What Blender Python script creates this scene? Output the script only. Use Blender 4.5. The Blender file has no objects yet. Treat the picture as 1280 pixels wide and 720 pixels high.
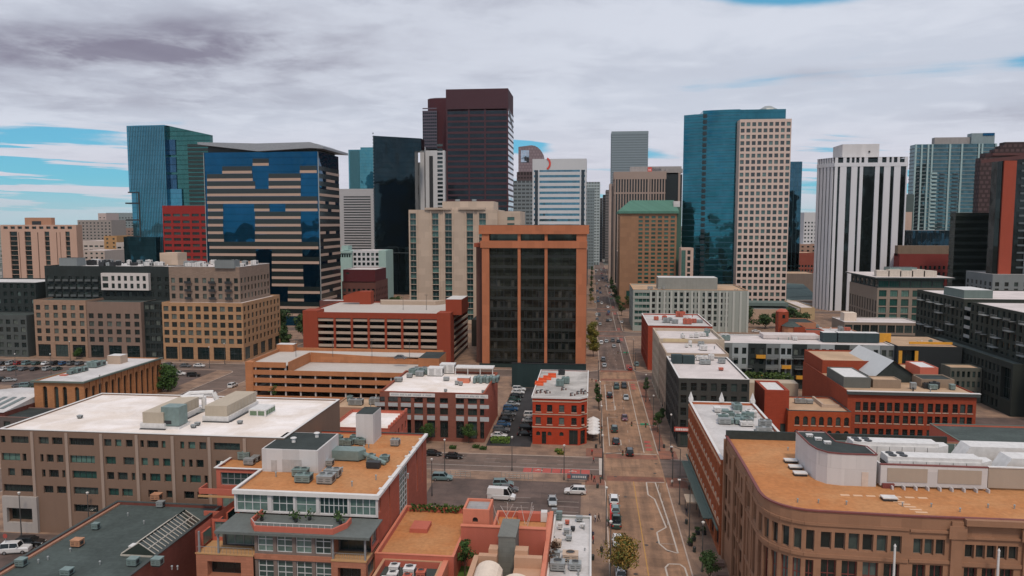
import bpy,math,random
from mathutils import Vector,Matrix
R = random.Random(11)
SC = bpy.context.scene
COL = SC.collection
PI = math.pi
# ------------------------------------------------------------------ camera
FOC,CAMH = 930.0,59.0
PITCH = math.atan(81 / FOC)
YAW = math.atan((100 / FOC) * math.cos(PITCH))
_cp,_sp,_cy,_sy = math.cos(PITCH),math.sin(PITCH),math.cos(YAW),math.sin(YAW)
FW,RT,UP = (-_sy * _cp,_cy * _cp,-_sp),(_cy,_sy,0),(-_sy * _sp,_cy * _sp,_cp)
def ray(u,v):
    a,b = (u - 640) / FOC,-(v - 360) / FOC
    return [FW[i] + a * RT[i] + b * UP[i] for i in range(3)]
def at(u,v,z=0.0):                       # ground / level point seen at a place in the photograph
    d = ray(u,v); t = (z - CAMH) / d[2]
    return (d[0] * t,d[1] * t)
def atY(u,v,Y):                          # (x,z) on the wall plane y = Y
    d = ray(u,v); t = Y / d[1]
    return (d[0] * t,CAMH + d[2] * t)
def X(u,Y,v=400): return atY(u,v,Y)[0]
def Z(v,Y,u=640): return atY(u,v,Y)[1]
cam = bpy.data.cameras.new('camera'); co = bpy.data.objects.new('camera',cam); COL.objects.link(co)
cam.sensor_width = 36; cam.lens = 36 * FOC / 1280; cam.clip_end = 40000; cam.clip_start = 1
co.location = (0,0,CAMH); co.rotation_euler = (PI / 2 - PITCH,0,YAW); SC.camera = co

SC.view_settings.view_transform = 'Standard'; SC.view_settings.look = 'None'; SC.view_settings.gamma = 1; SC.view_settings.exposure = 0.03; SC.view_settings.use_curve_mapping = False
try: SC.cycles.use_denoising = True; SC.cycles.max_bounces = 6; SC.cycles.diffuse_bounces = 3; SC.cycles.glossy_bounces = 4
except Exception: pass

# ------------------------------------------------------------------ materials
def nt(m): return m.node_tree.nodes,m.node_tree.links
def newmat(name):
    m = bpy.data.materials.new(name); m.use_nodes = True
    return m
_M = {}
def mathn(N,L,op,a,b=None,c=None):
    n = N.new('ShaderNodeMath'); n.operation = op
    for i,q in enumerate((a,b,c)):
        if q is None: continue
        if isinstance(q,(int,float)): n.inputs[i].default_value = q
        else: L.new(q,n.inputs[i])
    return n.outputs[0]
def wall(name,col,var=0.16,scale=0.35,rough=0.85,joints=None,jdark=0.78,bump=0.0,metal=0.0):
    """surface with mottling, vertical rain streaks and optional panel / brick joints (w, h, mortar)"""
    if name in _M: return _M[name]
    m = newmat(name); N,L = nt(m); p = N['Principled BSDF']
    tc = N.new('ShaderNodeTexCoord'); o = tc.outputs['Object']
    n1 = N.new('ShaderNodeTexNoise'); n1.inputs['Scale'].default_value = scale; n1.inputs['Detail'].default_value = 7; n1.inputs['Roughness'].default_value = .65
    L.new(o,n1.inputs['Vector'])
    mp = N.new('ShaderNodeMapping'); mp.inputs['Scale'].default_value = (1.3,1.3,.09); L.new(o,mp.inputs['Vector'])
    n2 = N.new('ShaderNodeTexNoise'); n2.inputs['Scale'].default_value = 1.0; n2.inputs['Detail'].default_value = 4; L.new(mp.outputs[0],n2.inputs['Vector'])
    n3 = N.new('ShaderNodeTexNoise'); n3.inputs['Scale'].default_value = 4.0; n3.inputs['Detail'].default_value = 3; L.new(o,n3.inputs['Vector'])
    s = mathn(N,L,'ADD',mathn(N,L,'MULTIPLY',n1.outputs['Fac'],.45),mathn(N,L,'MULTIPLY',n2.outputs['Fac'],.35))
    s = mathn(N,L,'ADD',s,mathn(N,L,'MULTIPLY',n3.outputs['Fac'],.2))
    f = mathn(N,L,'MULTIPLY_ADD',mathn(N,L,'SUBTRACT',s,.5),var * 5,1.0)
    if joints:
        sx = N.new('ShaderNodeSeparateXYZ'); L.new(o,sx.inputs[0])
        cx = N.new('ShaderNodeCombineXYZ'); L.new(mathn(N,L,'ADD',sx.outputs[0],sx.outputs[1]),cx.inputs[0]); L.new(sx.outputs[2],cx.inputs[1])
        b = N.new('ShaderNodeTexBrick'); b.inputs['Scale'].default_value = 1; b.inputs['Brick Width'].default_value = joints[0]; b.inputs['Row Height'].default_value = joints[1]
        b.inputs['Mortar Size'].default_value = joints[2]; b.inputs['Color1'].default_value = (1,1,1,1); b.inputs['Color2'].default_value = (.84,.84,.84,1); b.inputs['Mortar'].default_value = (jdark,jdark,jdark,1)
        L.new(cx.outputs[0],b.inputs['Vector'])
        f = mathn(N,L,'MULTIPLY',f,b.outputs['Color'])
    vm = N.new('ShaderNodeVectorMath'); vm.operation = 'SCALE'; vm.inputs[0].default_value = col; L.new(f,vm.inputs['Scale'])
    L.new(vm.outputs[0],p.inputs['Base Color']); p.inputs['Roughness'].default_value = rough; p.inputs['Metallic'].default_value = metal
    p.inputs['Specular IOR Level'].default_value = .3
    if bump:
        bp = N.new('ShaderNodeBump'); bp.inputs['Strength'].default_value = bump; bp.inputs['Distance'].default_value = .05; L.new(n3.outputs['Fac'],bp.inputs['Height']); L.new(bp.outputs[0],p.inputs['Normal'])
    _M[name] = m; return m
def roofm(name,col,var=.2,seam=3.0,seamd=.9,stain=.35,stcol=None):
    """flat roof sheet: seams, ponding stains, dust"""
    if name in _M: return _M[name]
    m = newmat(name); N,L = nt(m); p = N['Principled BSDF']
    o = N.new('ShaderNodeTexCoord').outputs['Object']
    a = N.new('ShaderNodeTexNoise'); a.inputs['Scale'].default_value = .12; a.inputs['Detail'].default_value = 8; a.inputs['Roughness'].default_value = .6; a.inputs['Distortion'].default_value = .6; L.new(o,a.inputs['Vector'])
    b = N.new('ShaderNodeTexNoise'); b.inputs['Scale'].default_value = 1.7; b.inputs['Detail'].default_value = 5; L.new(o,b.inputs['Vector'])
    br = N.new('ShaderNodeTexBrick'); br.inputs['Scale'].default_value = 1; br.inputs['Brick Width'].default_value = seam * 4; br.inputs['Row Height'].default_value = seam; br.inputs['Mortar Size'].default_value = .06
    br.inputs['Color1'].default_value = (1,1,1,1); br.inputs['Color2'].default_value = (.91,.91,.91,1); br.inputs['Mortar'].default_value = (seamd,) * 3 + (1,); L.new(o,br.inputs['Vector'])
    cr = N.new('ShaderNodeValToRGB'); cr.color_ramp.elements[0].position = .40; cr.color_ramp.elements[1].position = .62; L.new(a.outputs['Fac'],cr.inputs[0])
    mx = N.new('ShaderNodeMix'); mx.data_type = 'RGBA'
    sc = stcol or tuple(c * (1 - stain) for c in col)
    mx.inputs[6].default_value = (*sc,1); mx.inputs[7].default_value = (*col,1); L.new(cr.outputs[0],mx.inputs[0])
    f = mathn(N,L,'MULTIPLY',mathn(N,L,'MULTIPLY_ADD',mathn(N,L,'SUBTRACT',b.outputs['Fac'],.5),var * 3,1.0),br.outputs['Color'])
    vm = N.new('ShaderNodeVectorMath'); vm.operation = 'SCALE'; L.new(mx.outputs[2],vm.inputs[0]); L.new(f,vm.inputs['Scale'])
    L.new(vm.outputs[0],p.inputs['Base Color']); p.inputs['Roughness'].default_value = .9; p.inputs['Specular IOR Level'].default_value = .25
    _M[name] = m; return m
def plain(name,col,rough=.6,metal=0.0,emit=None):
    if name in _M: return _M[name]
    m = newmat(name); N,L = nt(m); p = N['Principled BSDF']
    o = N.new('ShaderNodeTexCoord').outputs['Object']
    n = N.new('ShaderNodeTexNoise'); n.inputs['Scale'].default_value = 1.3; n.inputs['Detail'].default_value = 4; L.new(o,n.inputs['Vector'])
    vm = N.new('ShaderNodeVectorMath'); vm.operation = 'SCALE'; vm.inputs[0].default_value = col
    L.new(mathn(N,L,'MULTIPLY_ADD',mathn(N,L,'SUBTRACT',n.outputs['Fac'],.5),.5,1.0),vm.inputs['Scale']); L.new(vm.outputs[0],p.inputs['Base Color'])
    p.inputs['Roughness'].default_value = rough; p.inputs['Metallic'].default_value = metal
    _M[name] = m; return m
def rnd_value(N,L):
    oi = N.new('ShaderNodeObjectInfo'); g = N.new('ShaderNodeNewGeometry')
    s = mathn(N,L,'MULTIPLY_ADD',g.outputs['Random Per Island'],7.31,oi.outputs['Random'])
    return mathn(N,L,'FRACT',s)
def winglass(name,dark=(.012,.026,.027),blind=(.16,.22,.21),thr=.6,rough=.07,spec=.6):
    """window pane: dark room behind clear glass, some with pale blinds (differs pane to pane)"""
    if name in _M: return _M[name]
    m = newmat(name); N,L = nt(m); p = N['Principled BSDF']
    r = rnd_value(N,L)
    mr = N.new('ShaderNodeMapRange'); mr.inputs[1].default_value = thr; mr.inputs[2].default_value = 1.0; L.new(r,mr.inputs[0])
    o = N.new('ShaderNodeTexCoord').outputs['Object']
    n = N.new('ShaderNodeTexNoise'); n.inputs['Scale'].default_value = .9; n.inputs['Detail'].default_value = 3; L.new(o,n.inputs['Vector'])
    f = mathn(N,L,'MULTIPLY',mr.outputs[0],mathn(N,L,'MULTIPLY_ADD',n.outputs['Fac'],1.2,.2))
    mx = N.new('ShaderNodeMix'); mx.data_type = 'RGBA'; mx.inputs[6].default_value = (*dark,1); mx.inputs[7].default_value = (*blind,1); L.new(f,mx.inputs[0])
    L.new(mx.outputs[2],p.inputs['Base Color']); p.inputs['Roughness'].default_value = rough; p.inputs['Specular IOR Level'].default_value = spec
    _M[name] = m; return m
def curtain(name,tint,pw=1.5,ph=4.0,var=.25,tilt=.012,metal=.9,rough=.04,dark=None,spandrel=0.0):
    """mirror curtain-wall glass: every pane has its own slight tilt and tone"""
    if name in _M: return _M[name]
    m = newmat(name); N,L = nt(m); p = N['Principled BSDF']
    o = N.new('ShaderNodeTexCoord').outputs['Object']
    sx = N.new('ShaderNodeSeparateXYZ'); L.new(o,sx.inputs[0])
    a = mathn(N,L,'FLOOR',mathn(N,L,'DIVIDE',mathn(N,L,'ADD',sx.outputs[0],sx.outputs[1]),pw))
    b = mathn(N,L,'FLOOR',mathn(N,L,'DIVIDE',sx.outputs[2],ph))
    cx = N.new('ShaderNodeCombineXYZ'); L.new(a,cx.inputs[0]); L.new(b,cx.inputs[1])
    w = N.new('ShaderNodeTexWhiteNoise'); w.noise_dimensions = '2D'; L.new(cx.outputs[0],w.inputs['Vector'])
    n = N.new('ShaderNodeTexNoise'); n.inputs['Scale'].default_value = .035; n.inputs['Detail'].default_value = 3; L.new(o,n.inputs['Vector'])
    f = mathn(N,L,'MULTIPLY_ADD',mathn(N,L,'SUBTRACT',w.outputs['Value'],.5),var,1.0)
    f = mathn(N,L,'MULTIPLY',f,mathn(N,L,'MULTIPLY_ADD',n.outputs['Fac'],.8,.6))
    # joints between panes
    fz = mathn(N,L,'FRACT',mathn(N,L,'DIVIDE',sx.outputs[2],ph))
    j = mathn(N,L,'GREATER_THAN',fz,.07 + spandrel)
    f = mathn(N,L,'MULTIPLY',f,mathn(N,L,'MULTIPLY_ADD',j,.45,.55))
    vm = N.new('ShaderNodeVectorMath'); vm.operation = 'SCALE'; vm.inputs[0].default_value = tint; L.new(f,vm.inputs['Scale']); L.new(vm.outputs[0],p.inputs['Base Color'])
    p.inputs['Metallic'].default_value = metal; p.inputs['Roughness'].default_value = rough
    g = N.new('ShaderNodeNewGeometry')
    v1 = N.new('ShaderNodeVectorMath'); v1.operation = 'SUBTRACT'; L.new(w.outputs['Color'],v1.inputs[0]); v1.inputs[1].default_value = (.5,.5,.5)
    v2 = N.new('ShaderNodeVectorMath'); v2.operation = 'SCALE'; L.new(v1.outputs[0],v2.inputs[0]); v2.inputs['Scale'].default_value = tilt * 2
    nw = N.new('ShaderNodeTexNoise'); nw.inputs['Scale'].default_value = .09; nw.inputs['Detail'].default_value = 2; L.new(o,nw.inputs['Vector']); w1 = N.new('ShaderNodeVectorMath'); w1.operation = 'SUBTRACT'; L.new(nw.outputs['Color'],w1.inputs[0]); w1.inputs[1].default_value = (.5,.5,.5); w2 = N.new('ShaderNodeVectorMath'); w2.operation = 'SCALE'; w2.inputs['Scale'].default_value = .10; L.new(w1.outputs[0],w2.inputs[0]); w3 = N.new('ShaderNodeVectorMath'); w3.operation = 'ADD'; L.new(w2.outputs[0],w3.inputs[0]); L.new(v2.outputs[0],w3.inputs[1])
    v3 = N.new('ShaderNodeVectorMath'); v3.operation = 'ADD'; L.new(w3.outputs[0],v3.inputs[0]); L.new(g.outputs['Normal'],v3.inputs[1])
    v4 = N.new('ShaderNodeVectorMath'); v4.operation = 'NORMALIZE'; L.new(v3.outputs[0],v4.inputs[0]); L.new(v4.outputs[0],p.inputs['Normal'])
    _M[name] = m; return m
def leafm(name,c1,c2):
    if name in _M: return _M[name]
    m = newmat(name); N,L = nt(m); p = N['Principled BSDF']
    r = rnd_value(N,L)
    mx = N.new('ShaderNodeMix'); mx.data_type = 'RGBA'; mx.inputs[6].default_value = (*c1,1); mx.inputs[7].default_value = (*c2,1); L.new(r,mx.inputs[0]); L.new(mx.outputs[2],p.inputs['Base Color'])
    p.inputs['Roughness'].default_value = .7; p.inputs['Specular IOR Level'].default_value = .2
    _M[name] = m; return m

WG = winglass('window_glass',dark=(.008,.018,.018),thr=.65); WGL = winglass('window_glass_light',blind=(.3,.36,.35),thr=.35)
WGD = winglass('window_glass_dark',dark=(.010,.018,.018),blind=(.06,.09,.085),thr=.55)
WGG = winglass('window_glass_green',dark=(.02,.07,.06),blind=(.12,.22,.19),thr=.5)
FR_D = plain('frame_dark',(.03,.032,.035),.5); FR_W = plain('frame_white',(.55,.55,.55),.5); FR_T = plain('frame_tan',(.25,.17,.13),.6); FR_G = plain('frame_grey',(.22,.23,.24),.5)
METG = plain('metal_grey',(.33,.35,.35),.45,.4); METT = plain('metal_teal_grey',(.20,.27,.26),.5,.3); METW = plain('metal_white',(.62,.61,.60),.5); DARK = plain('dark_metal',(.025,.027,.03),.5)
POLE = plain('pole_metal',(.09,.09,.09),.5,.3)

# ------------------------------------------------------------------ mesh builder
class MB:
    def __init__(s): s.v = []; s.f = []; s.m = []
    def face(s,pts,mi=0):
        n = len(s.v); s.v += [tuple(p) for p in pts]; s.f.append(tuple(range(n,n + len(pts)))); s.m.append(mi)
    def box(s,x0,y0,z0,x1,y1,z1,mi=0,top=None,bottom=True):
        if x1 < x0: x0,x1 = x1,x0
        if y1 < y0: y0,y1 = y1,y0
        n = len(s.v); s.v += [(x0,y0,z0),(x1,y0,z0),(x1,y1,z0),(x0,y1,z0),(x0,y0,z1),(x1,y0,z1),(x1,y1,z1),(x0,y1,z1)]
        for q in ((0,1,5,4),(1,2,6,5),(2,3,7,6),(3,0,4,7)): s.f.append(tuple(n + i for i in q)); s.m.append(mi)
        s.f.append((n + 4,n + 5,n + 6,n + 7)); s.m.append(mi if top is None else top)
        if bottom: s.f.append((n + 3,n + 2,n + 1,n)); s.m.append(mi)
        return s
    def prism(s,poly,z0,z1,mi=0,top=None):
        k = len(poly); n = len(s.v)
        s.v += [(x,y,z0) for x,y in poly] + [(x,y,z1) for x,y in poly]
        for i in range(k):
            j = (i + 1) % k; s.f.append((n + i,n + j,n + k + j,n + k + i)); s.m.append(mi)
        s.f.append(tuple(n + k + i for i in range(k))); s.m.append(mi if top is None else top)
        s.f.append(tuple(n + i for i in reversed(range(k)))); s.m.append(mi)
        return s
    def cyl(s,cx,cy,z0,z1,r0,r1=None,n=12,mi=0,cap=True):
        r1 = r0 if r1 is None else r1; b = len(s.v)
        for z,r in ((z0,r0),(z1,r1)):
            s.v += [(cx + r * math.cos(2 * PI * i / n),cy + r * math.sin(2 * PI * i / n),z) for i in range(n)]
        for i in range(n):
            j = (i + 1) % n; s.f.append((b + i,b + j,b + n + j,b + n + i)); s.m.append(mi)
        if cap:
            s.f.append(tuple(b + n + i for i in range(n))); s.m.append(mi); s.f.append(tuple(b + i for i in reversed(range(n)))); s.m.append(mi)
        return s
    def tube(s,p,q,r0,r1=None,n=6,mi=0):
        p,q = Vector(p),Vector(q); d = (q - p)
        if d.length < 1e-6: return s
        d.normalize(); a = d.orthogonal().normalized(); c = d.cross(a); r1 = r0 if r1 is None else r1; b = len(s.v)
        for o,r in ((p,r0),(q,r1)):
            s.v += [tuple(o + (a * math.cos(2 * PI * i / n) + c * math.sin(2 * PI * i / n)) * r) for i in range(n)]
        for i in range(n):
            j = (i + 1) % n; s.f.append((b + i,b + j,b + n + j,b + n + i)); s.m.append(mi)
        s.f.append(tuple(b + n + i for i in range(n))); s.m.append(mi); s.f.append(tuple(b + i for i in reversed(range(n)))); s.m.append(mi)
        return s
    def mesh(s,name,mats,org=(0,0,0)):
        me = bpy.data.meshes.new(name)
        me.from_pydata([(x - org[0],y - org[1],z - org[2]) for x,y,z in s.v],[],s.f)
        for m in mats: me.materials.append(m)
        if len(mats) > 1: me.polygons.foreach_set('material_index',s.m)
        me.update(); return me
    def build(s,name,mats,parent=None,loc=None,smooth=False):
        if not s.f: return None
        if not isinstance(mats,(list,tuple)): mats = [mats]
        org = loc if loc is not None else (tuple(parent['_org']) if parent is not None else (0,0,0))
        me = s.mesh(name,mats,org)
        if smooth: me.polygons.foreach_set('use_smooth',[True] * len(me.polygons))
        o = bpy.data.objects.new(name,me); COL.objects.link(o)
        if parent is not None:
            o.parent = parent
            if loc is not None:
                po = parent['_org']; o.location = tuple(loc[i] - po[i] for i in range(3)); o['_org'] = tuple(loc)
            else: o['_org'] = tuple(org)
        else: o.location = org
        return o
def tag(o,label,cat,group=None,kind=None):
    if label: o['label'] = label
    if cat: o['category'] = cat
    if group: o['group'] = group
    if kind: o['kind'] = kind
    return o
def empty(name,loc,label=None,cat=None,group=None,rz=0):
    o = bpy.data.objects.new(name,None); COL.objects.link(o); o.location = loc; o.rotation_euler[2] = rz; o['_org'] = tuple(loc); o.empty_display_size = .5
    return tag(o,label,cat,group)
def struct(name,mb,mats):
    o = mb.build(name,mats); o['kind'] = 'structure'; return o
def copy_tree(o,parent=None):
    c = o.copy(); COL.objects.link(c)
    if parent is not None: c.parent = parent
    for ch in list(o.children): copy_tree(ch,c)
    return c

# ------------------------------------------------------------------ buildings
_WM = {}
def window_mesh(w,h,nx,nz,glass,frame,ft=.07,part='both'):
    key = (round(w,2),round(h,2),nx,nz,glass.name,frame.name,ft,part)
    if key in _WM: return _WM[key]
    m = MB(); w,h = key[0],key[1]
    if part != 'frame': m.face([(0,0,0),(w,0,0),(w,0,h),(0,0,h)],0)
    if part != 'glass':
        d = .06; k = 1 if part == 'both' else 0
        m.box(0,-d,0,ft,-.002,h,k); m.box(w - ft,-d,0,w,-.002,h,k); m.box(ft,-d,0,w - ft,-.002,ft,k); m.box(ft,-d,h - ft,w - ft,-.002,h,k)
        for i in range(1,nx): x = w * i / nx; m.box(x - ft / 2,-d + .01,ft,x + ft / 2,-.002,h - ft,k)
        for i in range(1,nz): z = h * i / nz; m.box(ft,-d + .02,z - ft / 2,w - ft,-.002,z + ft / 2,k)
    me = m.mesh('window',[glass,frame] if part == 'both' else ([glass] if part == 'glass' else [frame])); _WM[key] = me
    return me
class Bld:
    def __init__(s,name,label,cat='building',org=(0,0),near=False,group=None):
        s.root = empty(name,(org[0],org[1],0),label,cat,group); s.w = MB(); s.wins = []; s.near = near; s.wmats = []
    def mat(s,m):
        if m not in s.wmats: s.wmats.append(m)
        return s.wmats.index(m)
    def side(s,side,x0,x1,y0,y1):
        return {'F': ((x0,y0),(1,0),x1 - x0),'R': ((x1,y0),(0,1),y1 - y0),'L': ((x0,y1),(0,-1),y1 - y0),'B': ((x1,y1),(-1,0),x1 - x0)}[side]
    def facade(s,A,d,ln,z0,z1,wm,ops=(),dep=.3):
        """a wall sheet with real recessed openings. ops: (a0, z0, a1, z1, style dict)"""
        mi = s.mat(wm); nx,ny = -d[1],d[0]
        P = lambda a,z,e=0: (A[0] + d[0] * a + nx * e,A[1] + d[1] * a + ny * e,z)
        good = []
        for o in ops:
            a0,b0,a1,b1 = max(.02,o[0]),max(z0 + .01,o[1]),min(ln - .02,o[2]),min(z1 - .02,o[3])
            if a1 - a0 > .15 and b1 - b0 > .15: good.append((a0,b0,a1,b1,o[4] if len(o) > 4 else {}))
        ops = good
        zs = sorted({z0,z1,*[round(o[1],3) for o in ops],*[round(o[3],3) for o in ops]})
        for i in range(len(zs) - 1):
            c0,c1 = zs[i],zs[i + 1]; mid = (c0 + c1) / 2
            if c1 - c0 < 1e-4: continue
            row = sorted((o[0],o[2]) for o in ops if o[1] < mid < o[3]); a = 0
            for r0,r1 in row:
                if r0 > a + 1e-4: s.w.face([P(a,c0),P(r0,c0),P(r0,c1),P(a,c1)],mi)
                a = max(a,r1)
            if ln > a + 1e-4: s.w.face([P(a,c0),P(ln,c0),P(ln,c1),P(a,c1)],mi)
        ang = math.atan2(d[1],d[0])
        for a0,b0,a1,b1,st in ops:
            e = st.get('dep',dep)
            for q in (((a0,b0),(a0,b1)),((a1,b0),(a1,b1)),((a0,b0),(a1,b0)),((a0,b1),(a1,b1))):
                s.w.face([P(q[0][0],q[0][1]),P(q[1][0],q[1][1]),P(q[1][0],q[1][1],e),P(q[0][0],q[0][1],e)],mi)
            if st.get('arch'):
                r = (a1 - a0) / 2; c = (a0 + a1) / 2; zc = b1 - r
                for sg in (-1,1):
                    arc = [P(c + sg * r * math.cos(t * PI / 12),zc + r * math.sin(t * PI / 12),.01) for t in range(7)]
                    s.w.face([P(c + sg * r,b1,.01)] + arc,mi)
            if st.get('sill'):
                p0,p1 = P(a0 - .12,b0,-.12),P(a1 + .12,b0,.1)
                s.w.box(p0[0],p0[1],b0 - .22,p1[0],p1[1],b0 - .02,s.mat(st['sill']))
            if st.get('none'): continue
            s.wins.append((P(a0,b0,e - .02),ang,a1 - a0,b1 - b0,st))
    def block(s,x0,x1,y0,y1,z0,z1,wm,ops={},roof=None,par=.7,pt=.35,cop=None,sides='FRLB',dep=.3,rname='roof'):
        for k in sides:
            A,d,ln = s.side(k,x0,x1,y0,y1); s.facade(A,d,ln,z0,z1,wm,ops.get(k,()),dep)
        if roof is not None:
            ci = s.mat(cop or wm); zr = z1 - par; mi = s.mat(wm)
            X0,X1,Y0,Y1 = x0 + pt,x1 - pt,y0 + pt,y1 - pt
            for q in ([(x0,y0),(x1,y0),(X1,Y0),(X0,Y0)],[(x1,y0),(x1,y1),(X1,Y1),(X1,Y0)],[(x1,y1),(x0,y1),(X0,Y1),(X1,Y1)],[(x0,y1),(x0,y0),(X0,Y0),(X0,Y1)]):
                s.w.face([(a,b,z1) for a,b in q],ci)
            if cop: # metal coping standing a little proud
                for b in ((x0 - .06,y0 - .06,x1 + .06,y0 + pt),(x0 - .06,y1 - pt,x1 + .06,y1 + .06),(x0 - .06,y0 + pt,x0 + pt,y1 - pt),(x1 - pt,y0 + pt,x1 + .06,y1 - pt)):
                    s.w.box(b[0],b[1],z1 + .003,b[2],b[3],z1 + .12,ci)
            for a,b in (((X0,Y0),(X1,Y0)),((X1,Y0),(X1,Y1)),((X1,Y1),(X0,Y1)),((X0,Y1),(X0,Y0))):
                s.w.face([(a[0],a[1],zr),(b[0],b[1],zr),(b[0],b[1],z1),(a[0],a[1],z1)],mi)
            m = MB(); m.face([(X0,Y0,zr),(X1,Y0,zr),(X1,Y1,zr),(X0,Y1,zr)]); m.build(rname,roof,s.root)
            s.zr = zr
        return s
    def part(s,name,mb,mats): return mb.build(name,mats,s.root)
    def finish(s,cap=100):
        if s.w.f: s.w.build('wall',s.wmats,s.root)
        def key(w): p = w[0]; return -(w[2] * w[3]) / (p[0] ** 2 + p[1] ** 2 + (p[2] - CAMH) ** 2)
        ws = sorted(s.wins,key=key); og = s.root['_org']
        for p,ang,w,h,st in ws[:cap]:
            g,f = st.get('g',WG),st.get('f',FR_D); args = (w,h,st.get('nx',1),st.get('nz',1),g,f,st.get('ft',.07))
            if s.near:
                o = bpy.data.objects.new('window',window_mesh(*args,part='glass')); q = bpy.data.objects.new('frame',window_mesh(*args,part='frame')); COL.objects.link(q); q.parent = o
            else: o = bpy.data.objects.new('window',window_mesh(*args))
            COL.objects.link(o); o.parent = s.root; o.location = (p[0] - og[0],p[1] - og[1],p[2]); o.rotation_euler[2] = ang
        if ws[cap:]:
            m = MB(); mats = []
            for p,ang,w,h,st in ws[cap:]:
                me = window_mesh(w,h,st.get('nx',1),st.get('nz',1),st.get('g',WG),st.get('f',FR_D),st.get('ft',.07))
                idx = []
                for mm in me.materials:
                    if mm not in mats: mats.append(mm)
                    idx.append(mats.index(mm))
                c,sn = math.cos(ang),math.sin(ang); n = len(m.v)
                m.v += [(p[0] + v.co.x * c - v.co.y * sn,p[1] + v.co.x * sn + v.co.y * c,p[2] + v.co.z) for v in me.vertices]
                for pl in me.polygons: m.f.append(tuple(n + i for i in pl.vertices)); m.m.append(idx[pl.material_index])
            o = m.build('further_windows',mats,s.root); o['kind'] = 'stuff'
        return s.root
def pbox(B,name,x0,x1,y0,y1,z0,z1,m,top=None):
    q = MB(); q.box(x0,y0,z0,x1,y1,z1,0,1 if top else None); return B.part(name,q,[m,top] if top else m)
def grid(ln,n,w,rows,st=None,m0=0.0,m1=0.0,skip=None):
    """n evenly spaced openings of width w on a wall of length ln, for each (z0, z1) row"""
    st = st or {}; out = []; p = (ln - m0 - m1) / n
    for j,(a,b) in enumerate(rows):
        for i in range(n):
            if skip and skip(i,j): continue
            c = m0 + p * (i + .5); out.append((c - w / 2,a,c + w / 2,b,st))
    return out
def rows(z0,n,pitch,h): return [(z0 + i * pitch,z0 + i * pitch + h) for i in range(n)]
# roof equipment -----------------------------------------------------
def hvac(b,x,y,z,w,d,h,mat=None,fans=0,name='rooftop_unit',legs=.25):
    m = MB(); mat = mat or METG
    m.box(x - w / 2 + .1,y - d / 2 + .1,z,x + w / 2 - .1,y + d / 2 - .1,z + legs,1)
    z0 = z + legs; bv = min(w,d) * .04
    m.box(x - w / 2,y - d / 2,z0,x + w / 2,y + d / 2,z0 + h,0)
    m.box(x - w / 2 - .05,y - d / 2 - .05,z0 + h + .002,x + w / 2 + .05,y + d / 2 + .05,z0 + h + .08,0)
    k = max(2,int(h / .3))
    for i in range(1,k):
        zz = z0 + h * i / k; m.box(x - w * .38,y - d / 2 - .04,zz - .04,x - w * .05,y - d / 2 - .002,zz + .03,1)
        m.box(x + w * .1,y - d / 2 - .03,zz - .03,x + w * .42,y - d / 2 - .002,zz + .02,1)
    m.box(x + w / 2 + .002,y - d * .3,z0 + h * .2,x + w / 2 + .05,y + d * .25,z0 + h * .8,1)
    for i in range(fans):
        n = fans; cx = x - w / 2 + w * (i + .5) / n if w > d else x; cy = y if w > d else y - d / 2 + d * (i + .5) / n
        r = min(w / (n if w > d else 1),d / (1 if w > d else n)) * .36; m.cyl(cx,cy,z0 + h + .08,z0 + h + .3,r,r,12,0,False); m.cyl(cx,cy,z0 + h + .1,z0 + h + .2,r * .93,r * .93,12,1)
    return b.part(name,m,[mat,DARK])
def vent(b,x,y,z,h=.8,r=.15,mat=None):
    m = MB(); m.cyl(x,y,z,z + h,r,r,8); m.cyl(x,y,z + h,z + h + .12,r * 1.7,r * 1.2,8); return b.part('roof_vent',m,mat or METG)
def duct(b,pts,r,mat=None):
    m = MB()
    for p,q in zip(pts,pts[1:]): m.tube(p,q,r,r,8)
    return b.part('duct',m,mat or METG)
def clutter(b,x0,x1,y0,y1,z,n,rr=None,mats=None,big=1.0):
    rr = rr or R
    for i in range(n):
        x,y = rr.uniform(x0,x1),rr.uniform(y0,y1); t = rr.random(); mt = rr.choice(mats or [METG,METT,METW])
        if t < .45: hvac(b,x,y,z,rr.uniform(.9,2.2) * big,rr.uniform(.9,1.8) * big,rr.uniform(.7,1.3) * big,mt,rr.choice([0,1,2]))
        elif t < .8: vent(b,x,y,z,rr.uniform(.4,1.1),rr.uniform(.1,.22),mt)
        else: hvac(b,x,y,z,rr.uniform(2.2,3.6) * big,rr.uniform(1.2,1.9) * big,rr.uniform(1.,1.6) * big,mt,2)

# wall paints
BRK_RED = wall('brick_red',(.34,.085,.045),.16,.4,joints=(.9,.3,.03)); BRK_OR = wall('brick_orange',(.44,.13,.055),.16,.4,joints=(.9,.3,.03))
BRK_DK = wall('brick_dark_red',(.17,.055,.042),.14,joints=(.9,.3,.03)); BRK_TAN = wall('brick_tan',(.50,.24,.115),.15,joints=(.9,.3,.03))
TERRA = wall('terracotta_stucco',(.45,.125,.085),.1,.25); TERRA2 = wall('terracotta_light',(.55,.19,.12),.1,.25)
CONC = wall('concrete',(.36,.33,.31),.14,.3); STONE_T = wall('stone_tan',(.31,.165,.10),.08,.2,joints=(2.4,1.2,.03),jdark=.88)
BRN = wall('brown_render',(.20,.13,.095),.09,.15); BEIGE = wall('beige_panel',(.50,.385,.30),.09,.15,joints=(6,2,.04),jdark=.85)
WHT = wall('white_panel',(.68,.67,.67),.08,.2); GRYD = wall('charcoal_panel',(.026,.034,.034),.18,.2,joints=(3,3.2,.05),jdark=.7); GRYM = wall('mid_grey_panel',(.18,.20,.205),.12,.2)
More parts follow.
